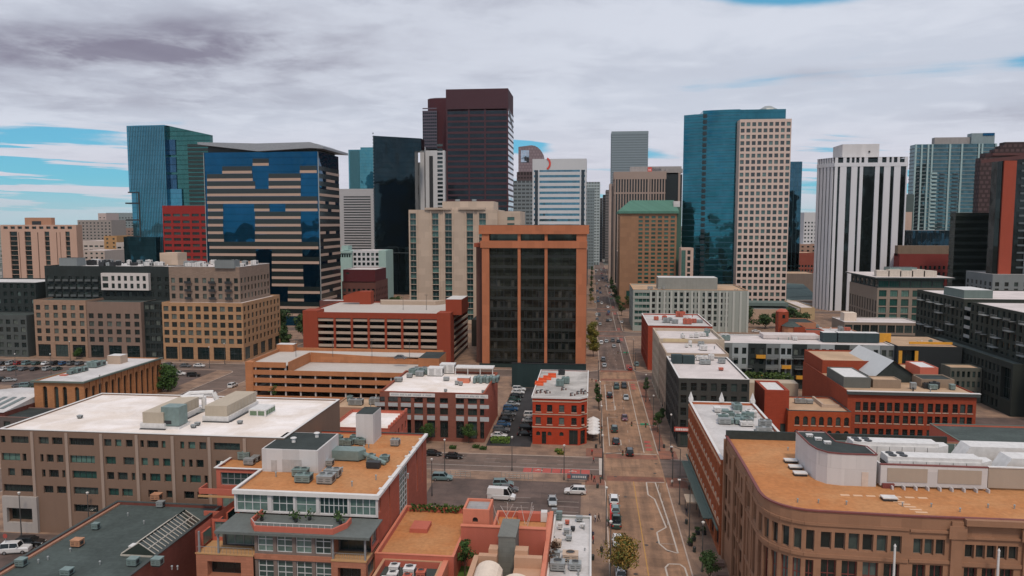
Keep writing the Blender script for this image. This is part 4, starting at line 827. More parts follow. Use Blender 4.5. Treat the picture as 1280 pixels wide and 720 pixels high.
# 7. orange brick block along the street
def orange_block():
    B = Bld('brick_building','narrow orange brick block with a white roof of pointed corner turrets right of the street',org=(30,150),near=True)
    x0,x1,y0,y1,H = 23.0,37.6,131.0,174.4,17.5
    ol = []
    for z,h in ((13.6,2.2),(10.0,2.1),(6.4,2.1)): ol += grid(43.4,15,1.35,[(z,z + h)],{'g': WG,'f': FR_D,'nz': 2,'arch': z > 13,'dep': .35,'sill': BEIGE})
    ol += grid(43.4,8,4.2,[(.6,4.3)],{'g': WGD,'nx': 4,'f': FR_D,'dep': .5})
    B.block(x0,x1,y0,y1,.13,H,BRK_OR,{'L': ol,'F': grid(14,4,1.4,[(7,9),(10.5,12.5)])},RWD,.5,.45,COPW)
    m = MB()
    for z in (16.6,12.9,9.3,5.6): m.box(x0 - .22,y0 - .1,z,x0 - .003,y1 + .1,z + .28)
    B.part('string_course',m,wall('string_tan',(.50,.30,.19),.1))
    m = MB()
    for i in range(16): y = y0 + 43.4 * i / 15; m.box(x0 - .14,max(y0,y - .28),5.9,x0 - .004,min(y1,y + .28),16.59)
    B.part('pilaster',m,BRK_OR)
    m = MB(); m.box(x0 - .5,y0,4.6,x0 - .24,y1,5.0); m.box(x0 - 2.0,y0 + 6,4.3,x0 - .24,y1 - 4,4.5); B.part('canopy',m,wall('canopy_green',(.12,.16,.14),.1))
    for x,y in ((x0 + .3,y1 - .3),((x0 + x1) / 2,y1 - .2),(x1 - .3,y1 - .3)):
        m = MB(); m.box(x - .5,y - .5,H + .13,x + .5,y + .5,H + .9); m.cyl(x,y,H + .9,H + 2.4,.55,.05,4); B.part('turret',m,METW)
    zr = H - .5
    for i in range(16): x,y = at(898 + R.uniform(-2,45) * 1.0,515 + R.uniform(-8,18),zr); x = min(max(x,28),36); hvac(B,x,min(y,171),zr,R.uniform(1,2.8),R.uniform(1,2.2),R.uniform(.6,1.3),R.choice([METT,METT,METG,METW]),R.choice([0,1,2]))
    clutter(B,30,36.5,146,158,zr,6)
    for i in range(4): duct(B,[(27.5,158 + i * 3,zr + .35),(33,159 + i * 2.6,zr + .35)],.18)
    B.finish()
orange_block()

# 8. corner pub: red brick with roof terrace
def corner_red():
    B = Bld('corner_building','three-storey bright red corner building with a roof terrace of orange sofas',org=(-8,200),near=True)
    x0,x1,y0,y1,H = -15.3,-.9,194.3,230.5,13.0; c = 2.0
    RB = wall('bright_red_brick',(.42,.052,.02),.14,.4,joints=(.9,.3,.03)); st = {'g': WG,'f': FR_D,'nz': 2,'dep': .3,'sill': BEIGE}
    ops = []
    for u in (672.8,687,702,717.5):
        a = X(u,y0,520) - x0; ops += [(a - .7,9.0,a + .7,10.9,st),(a - .7,5.6,a + .7,7.5,st)]
        if u < 710: ops.append((a - .55,2.5,a + .55,3.6,{'g': WGD,'f': FR_D,'arch': True}))
    ops += [(X(680.5,y0) - x0 - .6,.2,X(680.5,y0) - x0 + .6,3.6,{'g': WGD}),(X(718,y0) - x0 - 1.2,.2,X(718,y0) - x0 + 1.1,4.2,{'g': WGD,'nx': 2})]
    B.facade((x0,y0),(1,0),x1 - c - x0,.13,H,RB,ops)
    dd = math.sqrt(.5); B.facade((x1 - c,y0),(dd,dd),c / dd,.13,H,RB,[(.8,9,2.0,10.9,st),(.8,5.6,2.0,7.5,st),(.5,.2,2.3,4.0,{'g': WGD})])
    B.facade((x1,y0 + c),(0,1),y1 - y0 - c,.13,H,RB,grid(34,9,1.3,[(5.6,7.5),(9,10.9)],st) + grid(34,6,3,[(.5,4)],{'g': WGD,'nx': 3}))
    B.facade((x1,y1),(-1,0),x1 - x0,.13,H,RB); B.facade((x0,y1),(0,-1),y1 - y0,.13,H,RB,grid(36,8,1.2,[(5.6,7.5)],st))
    P = [(x0,y0),(x1 - c,y0),(x1,y0 + c),(x1,y1),(x0,y1)]; m = MB(); m.face([(x,y,H - .1) for x,y in P]); B.part('roof',m,roofm('terrace_deck',(.50,.475,.45),.1,1.5,.9))
    for z,h,e,mt in ((H - .35,.5,.3,COPW),(H - 1.3,.3,.12,BEIGE),(8.2,.22,.12,BEIGE),(4.7,.25,.12,BEIGE)):
        m = MB(); Q = [(x0 - e,y0 - e),(x1 - c + e * .4,y0 - e),(x1 + e,y0 + c - e * .4),(x1 + e,y1 + e),(x0 - e,y1 + e)]
        for p,q,a,b_ in zip(P,P[1:] + P[:1],Q,Q[1:] + Q[:1]):
            m.face([(*a,z),(*b_,z),(*b_,z + h),(*a,z + h)]); m.face([(*a,z + h),(*b_,z + h),(*q,z + h),(*p,z + h)]); m.face([(*a,z),(*b_,z),(*q,z),(*p,z)])
        B.part('cornice' if z > 9 else 'string_course',m,mt)
    for u,v in ((700,482),(707,479)): x,y = at(u,v,H); hvac(B,x,y,H - .1,2.2,1.8,1.5,METT,2)
    x,y = at(702,468,H); hvac(B,x,y,H - .1,2,1.6,1.2,DARK,1)
    B.finish()
    m = MB(); zz = H - .1
    for (u,v) in ((674,481),(678,477),(684,474),(690,471)):
        x,y = at(u,v,H); m.box(x - 1.2,y - .8,zz,x + 1.2,y + .8,zz + .45); m.box(x - 1.2,y + .5,zz + .45,x + 1.2,y + .8,zz + 1.1); m.box(x - 1.2,y - .8,zz + .45,x - .9,y + .5,zz + .8)
        tag(m.build('outdoor_sofa',plain('orange_cushion',(.62,.10,.03),.8),None,(x,y,zz)),['orange sofa on the red pub roof, nearest the front edge','orange sofa on the red pub roof, second from the front','orange sofa on the red pub roof, third from the front','orange sofa on the red pub roof, farthest back'][int((u - 674) / 4.1)],'sofa','orange sofas on the roof terrace'); m = MB()
    for i,(u,v) in enumerate(((672,491),(677,490),(684,491),(728,489),(723,492),(731,492),(715,494),(704,487))):
        x,y = at(u,v,H); t = empty('table_set',(x,y,zz),'small dark cafe table with stools on the red pub roof terrace','table','cafe tables on the roof terrace'); m = MB(); m.cyl(x,y,zz + .7,zz + .76,.45,.45,10); m.build('table_top',DARK,t); m = MB(); m.cyl(x,y,zz,zz + .7,.05,.05,6); m.cyl(x,y,zz,zz + .04,.3,.3,8); m.build('leg',DARK,t)
        for k in range(3): a = k * 2.1; m = MB(); m.cyl(x + .75 * math.cos(a),y + .75 * math.sin(a),zz,zz + .5,.18,.2,8); m.build('stool',plain('stool_brown',(.12,.05,.04)),t)
corner_red()

# 9. red office with white banners
def red_office():
    B = Bld('brick_office','red brick office with a crowded white roof and two long white signs',org=(-43,200),near=True)
    x0,x1,y0,y1,H = -57.0,-28.3,194.2,223,13.4; k = 194.2 / 930 * 1.0
    BR = wall('office_brick',(.23,.085,.06),.14,.4,joints=(.9,.3,.03)); ops = []
    cols = [(675,725),(742,790),(805,855),(872,915),(935,975),(1000,1040),(1080,1120),(1140,1185),(1200,1245)]
    for a,c in cols:
        a,c = X(300 + a / 4,y0,520) - x0,X(300 + c / 4,y0,520) - x0
        ops += [(a,10.6,c,12.0,{'g': WGD,'nx': 2,'f': FR_D,'dep': .4}),(a,7.4,c,9.2,{'g': WGD,'nx': 2,'dep': .4}),(a,1.0,c,5.7,{'g': WGD,'nx': 2,'nz': 2,'dep': .6})]
    B.block(x0,x1,y0,y1,.13,H,BR,{'F': ops,'R': []},RW,.5,.4,BRK_RED,sides='FLB')
    B.facade((x1,y0),(0,1),y1 - y0,.13,H,wall('side_brick_lit',(.40,.11,.07),.1,.3,joints=(.9,.3,.03)),[(4,8,5.2,9.4),(14,8,15.2,9.4),(22,8,23.2,9.4)])  # brighter light on this side is put into the brick colour
    m = MB()
    for a,c in cols: a,c = X(300 + a / 4,y0,520),X(300 + c / 4,y0,520); m.box(a,y0 - .1,9.4,c,y0 - .003,10.4); m.box(a,y0 - .1,5.9,c,y0 - .003,7.1)
    B.part('spandrel_panel',m,wall('spandrel_grey',(.40,.42,.43),.1))
    zr = H - .5
    for i in range(7):
        x,y = at(516 + i * 5,468 - (i % 2) * 2,zr); hvac(B,x,y,zr,2.2,1.8,1.4,METG if i % 2 else METT,1)
    for u,v,w,h in ((498,477,2.2,.9),(512,472,1.6,.9),(525,470,2.4,1.2),(545,469,4.5,2.2),(560,466,4.5,2.6),(558,476,1.6,.8),(576,482,1.0,.8),(571,481,1,.8),(557,490,.8,.5),(604,491,.8,.4)): x,y = at(u,v,zr); hvac(B,x,y,zr,w,w * .8,h,METG if w < 4 else METW,0)
    x,y = at(580,479,zr); m = MB(); m.box(x - 2,y,zr,x + 1.5,y + 3,zr + 1.5,0); m.box(x - 2.1,y - .1,zr + 1.503,x + 1.6,y + 3.1,zr + 1.6,1); B.part('stair_hatch',m,[TERRA2,METW])
    for i in range(8): x,y = at(594 + i * 4,478 - (i % 2),zr); hvac(B,x,y,zr,.8,3.6,1.3,METT,0)
    m = MB(); m.box(x0 + 16,y1 - 3,zr + 2.2,x1 - 1,y1 + 1.2,zr + 2.5); 
    for i in range(4): m.box(x0 + 16 + i * 3.8,y1 - 2.8,zr,x0 + 16.2 + i * 3.8,y1 - 2.6,zr + 2.2)
    B.part('roof_canopy',m,METW); B.finish()
    for i,(ua,ub) in enumerate(((487,543.5),(569.5,610))):
        a,c = X(ua,y0 - .3,495),X(ub,y0 - .3,495); t = empty('wall_sign',(a,y0 - .3,12.3),['long white sign board on the red office front, the left and longer one','shorter white sign board on the red office front, at its right end'][i],'sign','white signs on the red office')
        m = MB(); m.box(a,y0 - .3,12.25,c,y0 - .105,13.2); m.build('board',METW,t)
        m = MB(); xx = a + .5; rr = random.Random(3 + i)
        while xx < c - .9: w = rr.uniform(.18,.34); m.box(xx,y0 - .33,12.55,xx + w,y0 - .302,12.9 + rr.uniform(0,.08)); xx += w + (.12 if rr.random() < .85 else .5)
        m.build('lettering',plain('letter_grey',(.34,.38,.40),.6),t)
red_office()

# ------------------------------------------------------------------ MIDDLE DISTANCE
def tower(name,label,x0,x1,y0,y1,H,core,band=None,pitch=4.0,bh=1.2,first=4.0,proud=.15,pier=None,pw=.8,pf=(),ps=(),side='L',pproud=.4,top=None,toph=3,roof=None,cn='curtain_wall',bn='spandrel_bands',z0=.13,fin=True,pz=None,mull=None,ms=3.0):
    B = Bld(name,label,org=(x0,y0)); m = MB(); m.box(x0,y0,z0,x1,y1,H - .02); B.part(cn,m,core)
    if band:
        m = MB(); z = first
        while z + bh < H: m.box(x0 - proud,y0 - proud,z,x1 + proud,y1 + proud,z + bh); z += pitch
        B.part(bn,m,band)
    if pier:
        m = MB(); a,b_ = pz or (z0,H)
        for x in pf: m.box(x - pw / 2,y0 - pproud,a,x + pw / 2,y0 - .003,b_)
        for y in ps:
            if side == 'L': m.box(x0 - pproud,y - pw / 2,a,x0 - .003,y + pw / 2,b_)
            else: m.box(x1 + .003,y - pw / 2,a,x1 + pproud,y + pw / 2,b_)
        B.part('pier',m,pier)
    if mull:
        m = MB(); n = max(1,round((x1 - x0) / ms))
        for i in range(n + 1): x = x0 + (x1 - x0) * i / n; m.box(x - .08,y0 - .16,z0,x + .08,y0 - .003,H)
        n = max(1,round((y1 - y0) / ms)); xx = x0 - .16 if side == 'L' else x1 + .003
        for i in range(n + 1): y = y0 + (y1 - y0) * i / n; m.box(xx,y - .08,z0,xx + .157,y + .08,H)
        B.part('mullions',m,mull)
    e = max(proud,pproud if pier else 0) + .06
    if top: m = MB(); m.box(x0 - e,y0 - e,H - toph,x1 + e,y1 + e,H); B.part('crown',m,top)
    m = MB(); e2 = e if top else 0
    m.box(x0 - e2 + .3,y0 - e2 + .3,H + .002,x1 + e2 - .3,y1 + e2 - .3,H + .03); B.part('roof',m,roof or RGR)
    B.x0,B.x1,B.y0,B.y1,B.H = x0,x1,y0,y1,H
    return B
def rear(B,x0,x1,Y0,Y1,H,m):
    k=Y1/Y0*1.006;q=MB();q.prism([(x0+.2,Y0+.02),(x1-.2,Y0+.02),(x1-.2 if x0>0 else x1*k,Y1),(x0*k if x0>0 else x0+.2,Y1)],.13,H-.3);return B.part('rear_wing',q,m)
def fr(a,b,n): return [a + (b - a) * i / (n - 1) for i in range(n)]

# arched-window brick warehouse
def arch_block():
    B = Bld('brick_warehouse','long tan-orange brick building with arched windows and a green cornice, by the left car park',org=(-158,204),near=True)
    x0,x1,y0,y1,H = -165.8,-150.0,203.0,243,12.0; OB = wall('warehouse_brick',(.42,.19,.085),.16,.4,joints=(1,.35,.03))
    st = {'g': WGD,'f': FR_D,'nz': 2,'nx': 2,'arch': True,'dep': .6}
    B.block(x0,x1,y0,y1,.13,H,OB,{'F': [(X(u,y0,480) - x0 - .65,1.5,X(u,y0,480) - x0 + .75,10.4,st) for u in (55.5,69.5,80.2,95.5)],'R': grid(40,13,1.35,[(1.5,9.9)],st),'L': []},RWD,.3,.3)
    m = MB(); e = .7; g_ = wall('cornice_green',(.12,.15,.13),.1)
    m.box(x0 - e,y0 - e,H - .35,x1 + e,y0 - .003,H + .1); m.box(x1 + .003,y0,H - .35,x1 + e,y1 + e,H + .1); m.box(x0 - e,y0,H - .35,x0 - .003,y1 + e,H + .1); B.part('cornice',m,g_)
    m = MB()
    for i in range(14): y = y0 + 40 * i / 13; m.box(x1 + .003,max(y - .35,y0),.13,x1 + .25,min(y1,y + .35),H - .36)
    B.part('pilaster',m,OB); zr = H - .3
    for u,v,w,h in ((95,466,2.6,1.3),(104,464,2.2,1.1),(88,468,1.5,.9),(118,459,3.2,1.7),(127,457,2,1.3)): x,y = at(u,v,zr); hvac(B,x,y,zr,w,w,h,METT,2)
    x,y = at(143,455,zr); pbox(B,'stair_hatch',x - 2.5,x + 2.2,y,y + 4,zr,zr + 2.8,BEIGE,METW)
    x,y = at(78,470,zr); pbox(B,'roof_hatch',x - 1,x + 1,y,y + 1.4,zr,zr + .3,TERRA)
    B.finish()
arch_block()
def shed():
    B = Bld('market_shed','low dark red shed with a pale ribbed roof and skylight strips at the left edge',org=(-170,196))
    x0,x1,y0,y1 = -186,-166.4,192,222; B.block(x0,x1,y0,y1,.13,5.2,BRK_DK,{'F': grid(19.6,5,1.6,[(1,3)])},None)
    m = MB(); m.face([(x0 - .4,y0 - .4,5.2),(x1,y0 - .4,5.2),(x1,(y0 + y1) / 2,7.4),(x0 - .4,(y0 + y1) / 2,7.4)]); m.face([(x0 - .4,(y0 + y1) / 2,7.4),(x1,(y0 + y1) / 2,7.4),(x1,y1 + .4,5.2),(x0 - .4,y1 + .4,5.2)]); m.face([(x1,y0 - .4,5.2),(x1,y1 + .4,5.2),(x1,(y0 + y1) / 2,7.4)]); B.part('roof',m,RWD)
    m = MB()
    for i in range(6): x = x0 + 1.2 + i * 3; m.face([(x,y0 + 2,5.68),(x + 1.4,y0 + 2,5.68),(x + 1.4,y0 + 11,6.96),(x,y0 + 11,6.96)])
    B.part('skylight_strips',m,plain('skylight_strip',(.10,.13,.12),.3)); B.finish()
    B = Bld('brick_shed','flat dark brick annex in front of the arched brick building',org=(-175,180)); B.block(-178,-150.5,190.5,201.5,.13,4.2,wall('annex_grey',(.10,.085,.08)),{'F': grid(27,7,2,[(1,3)],{'g': WGD})},RD,.3,cop=wall('annex_cap',(.20,.12,.10))); B.finish()
shed()

# low open parking deck
def low_garage():
    B = Bld('parking_garage','low orange-tan open parking garage with a pale roof deck and inner ramp',org=(-86,236)); OC = wall('garage_ochre',(.44,.185,.085),.12,.3,joints=(3,1.2,.03)); OS = wall('garage_deck',(.47,.43,.395),.12,.25); CP = plain('column_pale',(.45,.42,.40),.7)
    x0,x1,y0,y1 = -115.8,-54.0,237,267
    m = MB()
    for z in (3.0,5.8,8.5): m.box(x0 + .4,y0 + .4,z - .3,x1 - .4,y1 - .4,z)
    B.part('deck',m,OS)
    m = MB(); m.box(x0 + .4,y0 + 21.5,11.0,x1 - .4,y1 - .4,11.3); m.box(x0 + .4,y0 + .4,11.0,x0 + 14,y0 + 21.4,11.3); B.part('roof',m,OS)
    m = MB()
    for z in (0.13,3.0,5.8,8.5): 
        h = 1.2 if z > 1 else .9
        m.box(x0,y0,z - .35 if z > 1 else z,x1,y0 + .35,z + h); m.box(x1 - .35,y0 + .36,z - .35 if z > 1 else z,x1,y1,z + h); m.box(x0,y0 + .36,z - .35 if z > 1 else z,x0 + .35,y1,z + h)
    m.box(x0,y0 - .002,10.6,x0 + 14,y0 + .33,12.4); m.box(x0 + .001,y0 + .37,10.6,x0 + .34,y1,12.4); m.box(x0 + .35,y1 - .36,.13,x1,y1,12.4)
    m.box(x0 + 14,y0 + 2,8.6,x0 + 14.3,y0 + 21.2,12.2); 
    m.face([(x0 + 14.3,y0 + 21.3,8.6),(x1 - 7,y0 + 21.3,8.6),(x1 - 7,y0 + 21.3,10.4),(x0 + 14.3,y0 + 21.3,12.2)]); m.face([(x0 + 14.3,y0 + 21.6,8.6),(x0 + 14.3,y0 + 21.6,12.2),(x1 - 7,y0 + 21.6,10.4),(x1 - 7,y0 + 21.6,8.6)])
    m.face([(x0 + 14.3,y0 + 21.3,12.2),(x1 - 7,y0 + 21.3,10.4),(x1 - 7,y0 + 21.6,10.4),(x0 + 14.3,y0 + 21.6,12.2)])
    m.box(x0 - .15,y0 - .15,.13,x0 + 2.5,y0 + 2.2,12.45); B.part('parapet_bands',m,OC)
    m = MB()
    for i in range(12): x = x0 + 3 + i * 5.2; m.box(x,y0 + .4,.13,x + .5,y0 + .9,8.3)
    for i in range(3): x = x0 + 3 + i * 5.2; m.box(x,y0 + .4,8.5,x + .5,y0 + .9,10.99)
    for i in range(5): y = y0 + 5 + i * 5.5; m.box(x1 - .9,y,.13,x1 - .4,y + .5,8.3); m.box(x0 + .4,y,.13,x0 + .9,y + .5,10.9)
    B.part('column',m,CP)
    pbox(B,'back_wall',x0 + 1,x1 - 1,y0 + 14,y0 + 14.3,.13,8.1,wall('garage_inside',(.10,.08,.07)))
    x2,x3 = X(523,244,440),X(549,244,440); pbox(B,'stair_tower',x2,x3,243.5,256,.13,13.6,OC,RD)
    x2 = X(345,262,430); pbox(B,'stair_tower',x2 - .5,x2 + 6,263.5,267.3,.13,14.0,OC,METW)
    m = MB(); p = Vector((x0 + 14.6,0,0)); B.finish()
    for i,u in enumerate((370,416,465,512)):
        x,y = at(u,446,11.3); t = empty('lamp_post',(x,y,11.3),'thin lamp post on the roof deck of the ochre parking garage','street lamp','lamp posts on the parking garage roof'); m = MB(); m.cyl(x,y,11.3,17.5,.09,.06,6); m.build('pole',POLE,t); m = MB(); m.box(x - .8,y - .12,17.5,x + .8,y + .12,17.65); m.build('lamp_head',POLE,t)
low_garage()
def tall_garage():
    B = Bld('parking_garage','taller brick-red parking garage with beige bands and corner towers',org=(-90,300)); RB = wall('garage_brick',(.27,.052,.026),.1,.3); BG = wall('garage_beige',(.42,.33,.26),.08,.3); Y = 300.0
    x0,x1 = X(378.5,Y),X(560,Y); y1 = 346; H = 21.6; m = MB()
    m.box(x0,Y,.13,X(397,Y),Y + 8,H + .8); m.box(X(546,Y),Y,.13,x1 + 1,Y + 8,H + .5)
    m.box(X(397,Y) + .01,Y + .1,H - 2.2,X(546,Y) - .01,Y + .5,H + .2)
    for u in (418,439.5,460.5,482,502.5,524): x = X(u,Y); m.box(x - .45,Y - .05,.13,x + .45,Y + .45,H - 2.21)
    m.box(x1 + .5,Y + 8.01,H - 2.2,x1 + 1,y1,H + .2); m.box(x0,y1 - .5,.13,x1 + .49,y1,H); m.box(x0,Y + 8.01,.13,x0 + .4,y1 - .51,H)
    B.part('wall',m,RB)
    m = MB(); d = MB(); a,c = X(397,Y) + .02,X(546,Y) - .02
    for i in range(7):
        z = .8 + i * 2.72; m.box(a,Y + .5,z + .9,c,Y + .8,z + 2.0); d.box(a,Y + .82,z + .8,c,y1 - .6,z + 1.05)
        m.box(x1 + .5,Y + 8.01,z + .9,x1 + .8,y1 - .6,z + 2.0)
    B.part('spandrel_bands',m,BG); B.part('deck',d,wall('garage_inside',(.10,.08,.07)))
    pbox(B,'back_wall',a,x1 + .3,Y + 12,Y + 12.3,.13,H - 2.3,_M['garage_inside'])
    m = MB(); m.box(x0 + .5,Y + .6,H - .9,x1 + .4,y1 - .6,H - .55); B.part('roof',m,wall('garage_deck',(.47,.43,.395)))
    pbox(B,'stair_tower',X(557,Y + 6,390),X(577,Y + 6,390),Y + 6,Y + 22,H - 1,Z(375,Y + 6),RB,METW)
    x,y = at(425,380,H); m = MB(); m.prism([(-98,338),(-72,338),(-68,344),(-100,344)],H - .6,H + 1.2); B.part('ramp_wall',m,BG)
    x2,x3 = X(451,340,375),X(465,340,375); pbox(B,'stair_tower',x2,x3,338,343,H - .6,H + 5.5,RB)
    m = MB(); xa = X(431,340,375); m.face([(xa,338,H + .2),(x2,338,H + .2),(x2,338,H + 5.5),(x2 - 1.5,338,H + 5.5),(xa,338,H + 3.4)]); m.face([(xa,341,H + .2),(xa,341,H + 3.4),(x2 - 1.5,341,H + 5.5),(x2,341,H + 5.5),(x2,341,H + .2)]); m.face([(xa,338,H + 3.4),(x2 - 1.5,338,H + 5.5),(x2 - 1.5,341,H + 5.5),(xa,341,H + 3.4)]); B.part('ramp_roof',m,RB)
    B.finish()
    for u in (533,504):
        x,y = at(u,386,H); t = empty('lamp_post',(x,y,H - .5),'thin lamp post on the roof deck of the brick-red garage','street lamp','lamp posts on the red garage roof'); m = MB(); m.cyl(x,y,H - .5,H + 6,.1,.07,6); m.build('pole',POLE,t); m = MB(); m.box(x - .8,y - .15,H + 6,x + .8,y + .15,H + 6.15); m.build('lamp_head',POLE,t)
tall_garage()

# dark glass tower with the orange stone frame
def frame_tower():
    Y = 300.0; x0,x1,y1 = X(602.5,Y,380),X(732.5,Y,380),336; H = Z(281.5,Y)
    OS = wall('orange_stone',(.44,.16,.08),.07,.12,joints=(3,4.3,.03),jdark=.9); G = curtain('bronze_glass',(.055,.06,.05),1.6,4.3,.6,.003,.75,.1,spandrel=.22)
    B = Bld('office_tower','dark glass office tower in a heavy orange stone frame in the middle of the picture',org=((x0 + x1) / 2,Y))
    pbox(B,'curtain_wall',x0 + 1.2,x1 - .5,Y + 2.2,y1 - .5,.13,H - 1,G)
    xs = [X(u,Y,380) for u in (602.5,611.5,647,650.5,680.5,684,720,732.5)]; z1,z2,z3 = Z(292.5,Y),Z(301,Y),Z(310,Y); m = MB()
    m.box(x0 - 1.2,Y - .6,z1,x1 + .9,y1 + .3,H,0); m.box(xs[0] - .6,Y - .3,z3,x1 + .3,Y + 2,z2)
    m.box(xs[0],Y,.13,xs[1],Y + 3,z3 - .01); m.box(xs[0],Y,z2 + .01,xs[1],Y + 3,z1 - .01); m.box(xs[6],Y,.13,xs[7],y1 - .2,z3 - .01); m.box(xs[6],Y,z2 + .01,xs[7],y1 - .2,z1 - .01)
    for a,b_ in ((2,3),(4,5)): m.box(xs[a],Y + .1,.13,xs[b_],Y + 2,z3 - .01); m.box(xs[a],Y + .1,z2 + .01,xs[b_],Y + 2,z1 - .01)
    B.part('stone_frame',m,OS)
    m = MB(); n = 12; z = 2
    while z < z3 - 1: m.box(xs[1] + .1,Y + 2.0,z,xs[6] - .1,Y + 2.19,z + 1.1); z += 4.3
    B.part('spandrel_bands',m,plain('bronze_panel',(.03,.034,.03),.4,.3))
    m = MB()
    for a,b_ in ((1,2),(3,4),(5,6)):
        for i in range(5): x = xs[a] + (xs[b_] - xs[a]) * i / 4; m.box(x - .05,Y + 1.92,.13,x + .06,Y + 2.0,z3)
    B.part('mullions',m,DARK)
    # individual office windows, some with pale blinds
    for j in range(12):
        zz = 3.15 + j * 4.3
        for a,b_ in ((1,2),(3,4),(5,6)):
            for i in range(8):
                if R.random() < .42: continue
                xa = xs[a] + (xs[b_] - xs[a]) * i / 8 + .12; xb = xs[a] + (xs[b_] - xs[a]) * (i + 1) / 8 - .12
                if len(B.wins) < 100: B.wins.append(((xa,Y + 2.17,zz),0,xb - xa,2.4,{'g': winglass('tower_window',dark=(.008,.012,.011),blind=(.07,.07,.06),thr=.5),'f': DARK}))
    pbox(B,'side_wing',x0 - 3.6,x0 + 1.1,Y + 8,y1 - 4,.13,Z(306,Y + 8),wall('wing_brown',(.11,.055,.045)),RD); pbox(B,'wing_cap',x0 - 4.4,x0 + 1.05,Y + 7.6,y1 - 4.5,Z(309,Y + 8),Z(304,Y + 8),BRK_RED)
    pbox(B,'base_wall',xs[0] - 1,x1,Y - 1.2,Y - .7,.13,1.6,wall('dark_green_base',(.02,.035,.032)))
    pbox(B,'roof',x0 - .8,x1 + .5,Y - .2,y1,H + .002,H + .05,RD); B.finish()
    t = empty('green_wall',(-20,262,.13),'long dark green construction wall behind the small car park','wall'); m = MB(); m.box(-28.2,262.5,.13,-1.6,262.9,9.0); m.build('panel',wall('dark_teal_sheet',(.02,.04,.042),.12,.3,joints=(2.4,9,.04)),t); m = MB(); m.box(-28.2,262.4,8.8,-1.6,263.0,9.1); m.build('top_rail',DARK,t)
frame_tower()

# cream stepped tower with recessed window strips
def cream_tower():
    Y = 430.0; B = Bld('office_tower','cream concrete tower with tall dark window strips behind the red garage',org=(-85,Y)); CR = wall('cream_concrete',(.50,.40,.32),.06,.12,joints=(5,3.6,.03),jdark=.92)
    x0,x1,y1,H = X(511.5,Y,330),X(622,Y,330),466,Z(262,Y); ops = []; st = {'g': winglass('strip_glass',dark=(.015,.045,.045),blind=(.10,.22,.20),thr=.55),'f': FR_G,'dep': .9,'nx': 2,'ft': .12}
    n = 18
    for a,b_ in ((513,520.5),(540.5,548.5),(556.5,565),(583.5,591.5),(599,607.5)):
        for i in range(n): ops.append((X(a,Y,330) - x0,2 + i * 3.5,X(b_,Y,330) - x0,2 + i * 3.5 + 3.3,st))
    B.block(x0,x1,Y,y1,.13,H,CR,{'F': ops},RPK,.6,.5)
    m = MB()
    for u in (522,539,549.5,555.5,566,582,592.5,598): x = X(u,Y,330); m.box(x - .35,Y - .5,.13,x + .35,Y - .003,H)
    B.part('pier',m,CR)
    m = MB()
    for a,b_ in ((531,564),(573,607)): # angled prow parapets
        xa,xb = X(a,Y,262),X(b_,Y,262); m.prism([(xa,Y + 2),(xa,Y - .8),((xa + xb) / 2,Y - 2.2),(xb,Y - .8),(xb,Y + 2)],H + .01,H + 1.2)
    B.part('parapet_prow',m,CR)
    pbox(B,'penthouse',X(553,Y + 8,258),X(617,Y + 8,258),Y + 8,y1 - 6,H - .5,Z(251.5,Y + 8),CR,RPK)
    for x,y in ((-80,Y + 12),(-70,Y + 12)): hvac(B,x,y,Z(251.5,Y + 8),2.4,2,1,METG)
    x2,x3,h2 = x1 + .01,X(650,Y,290),Z(264,Y); B.block(x2,x3,Y + 2,y1 - 3,.13,h2,CR,{'F': grid(x3 - x2,1,4.2,rows(3,17,3.6,2),{'g': WGG,'nx': 3},4,2)},RPK,.5)
    B.finish()
    B = Bld('podium_building','low dark grey block squeezed between the red garage and the orange framed tower',org=(-60,340)); B.block(-57,-45.5,350,425,.13,13,wall('podium_dark',(.06,.058,.05)),{},RD,.4); B.finish()
cream_tower()

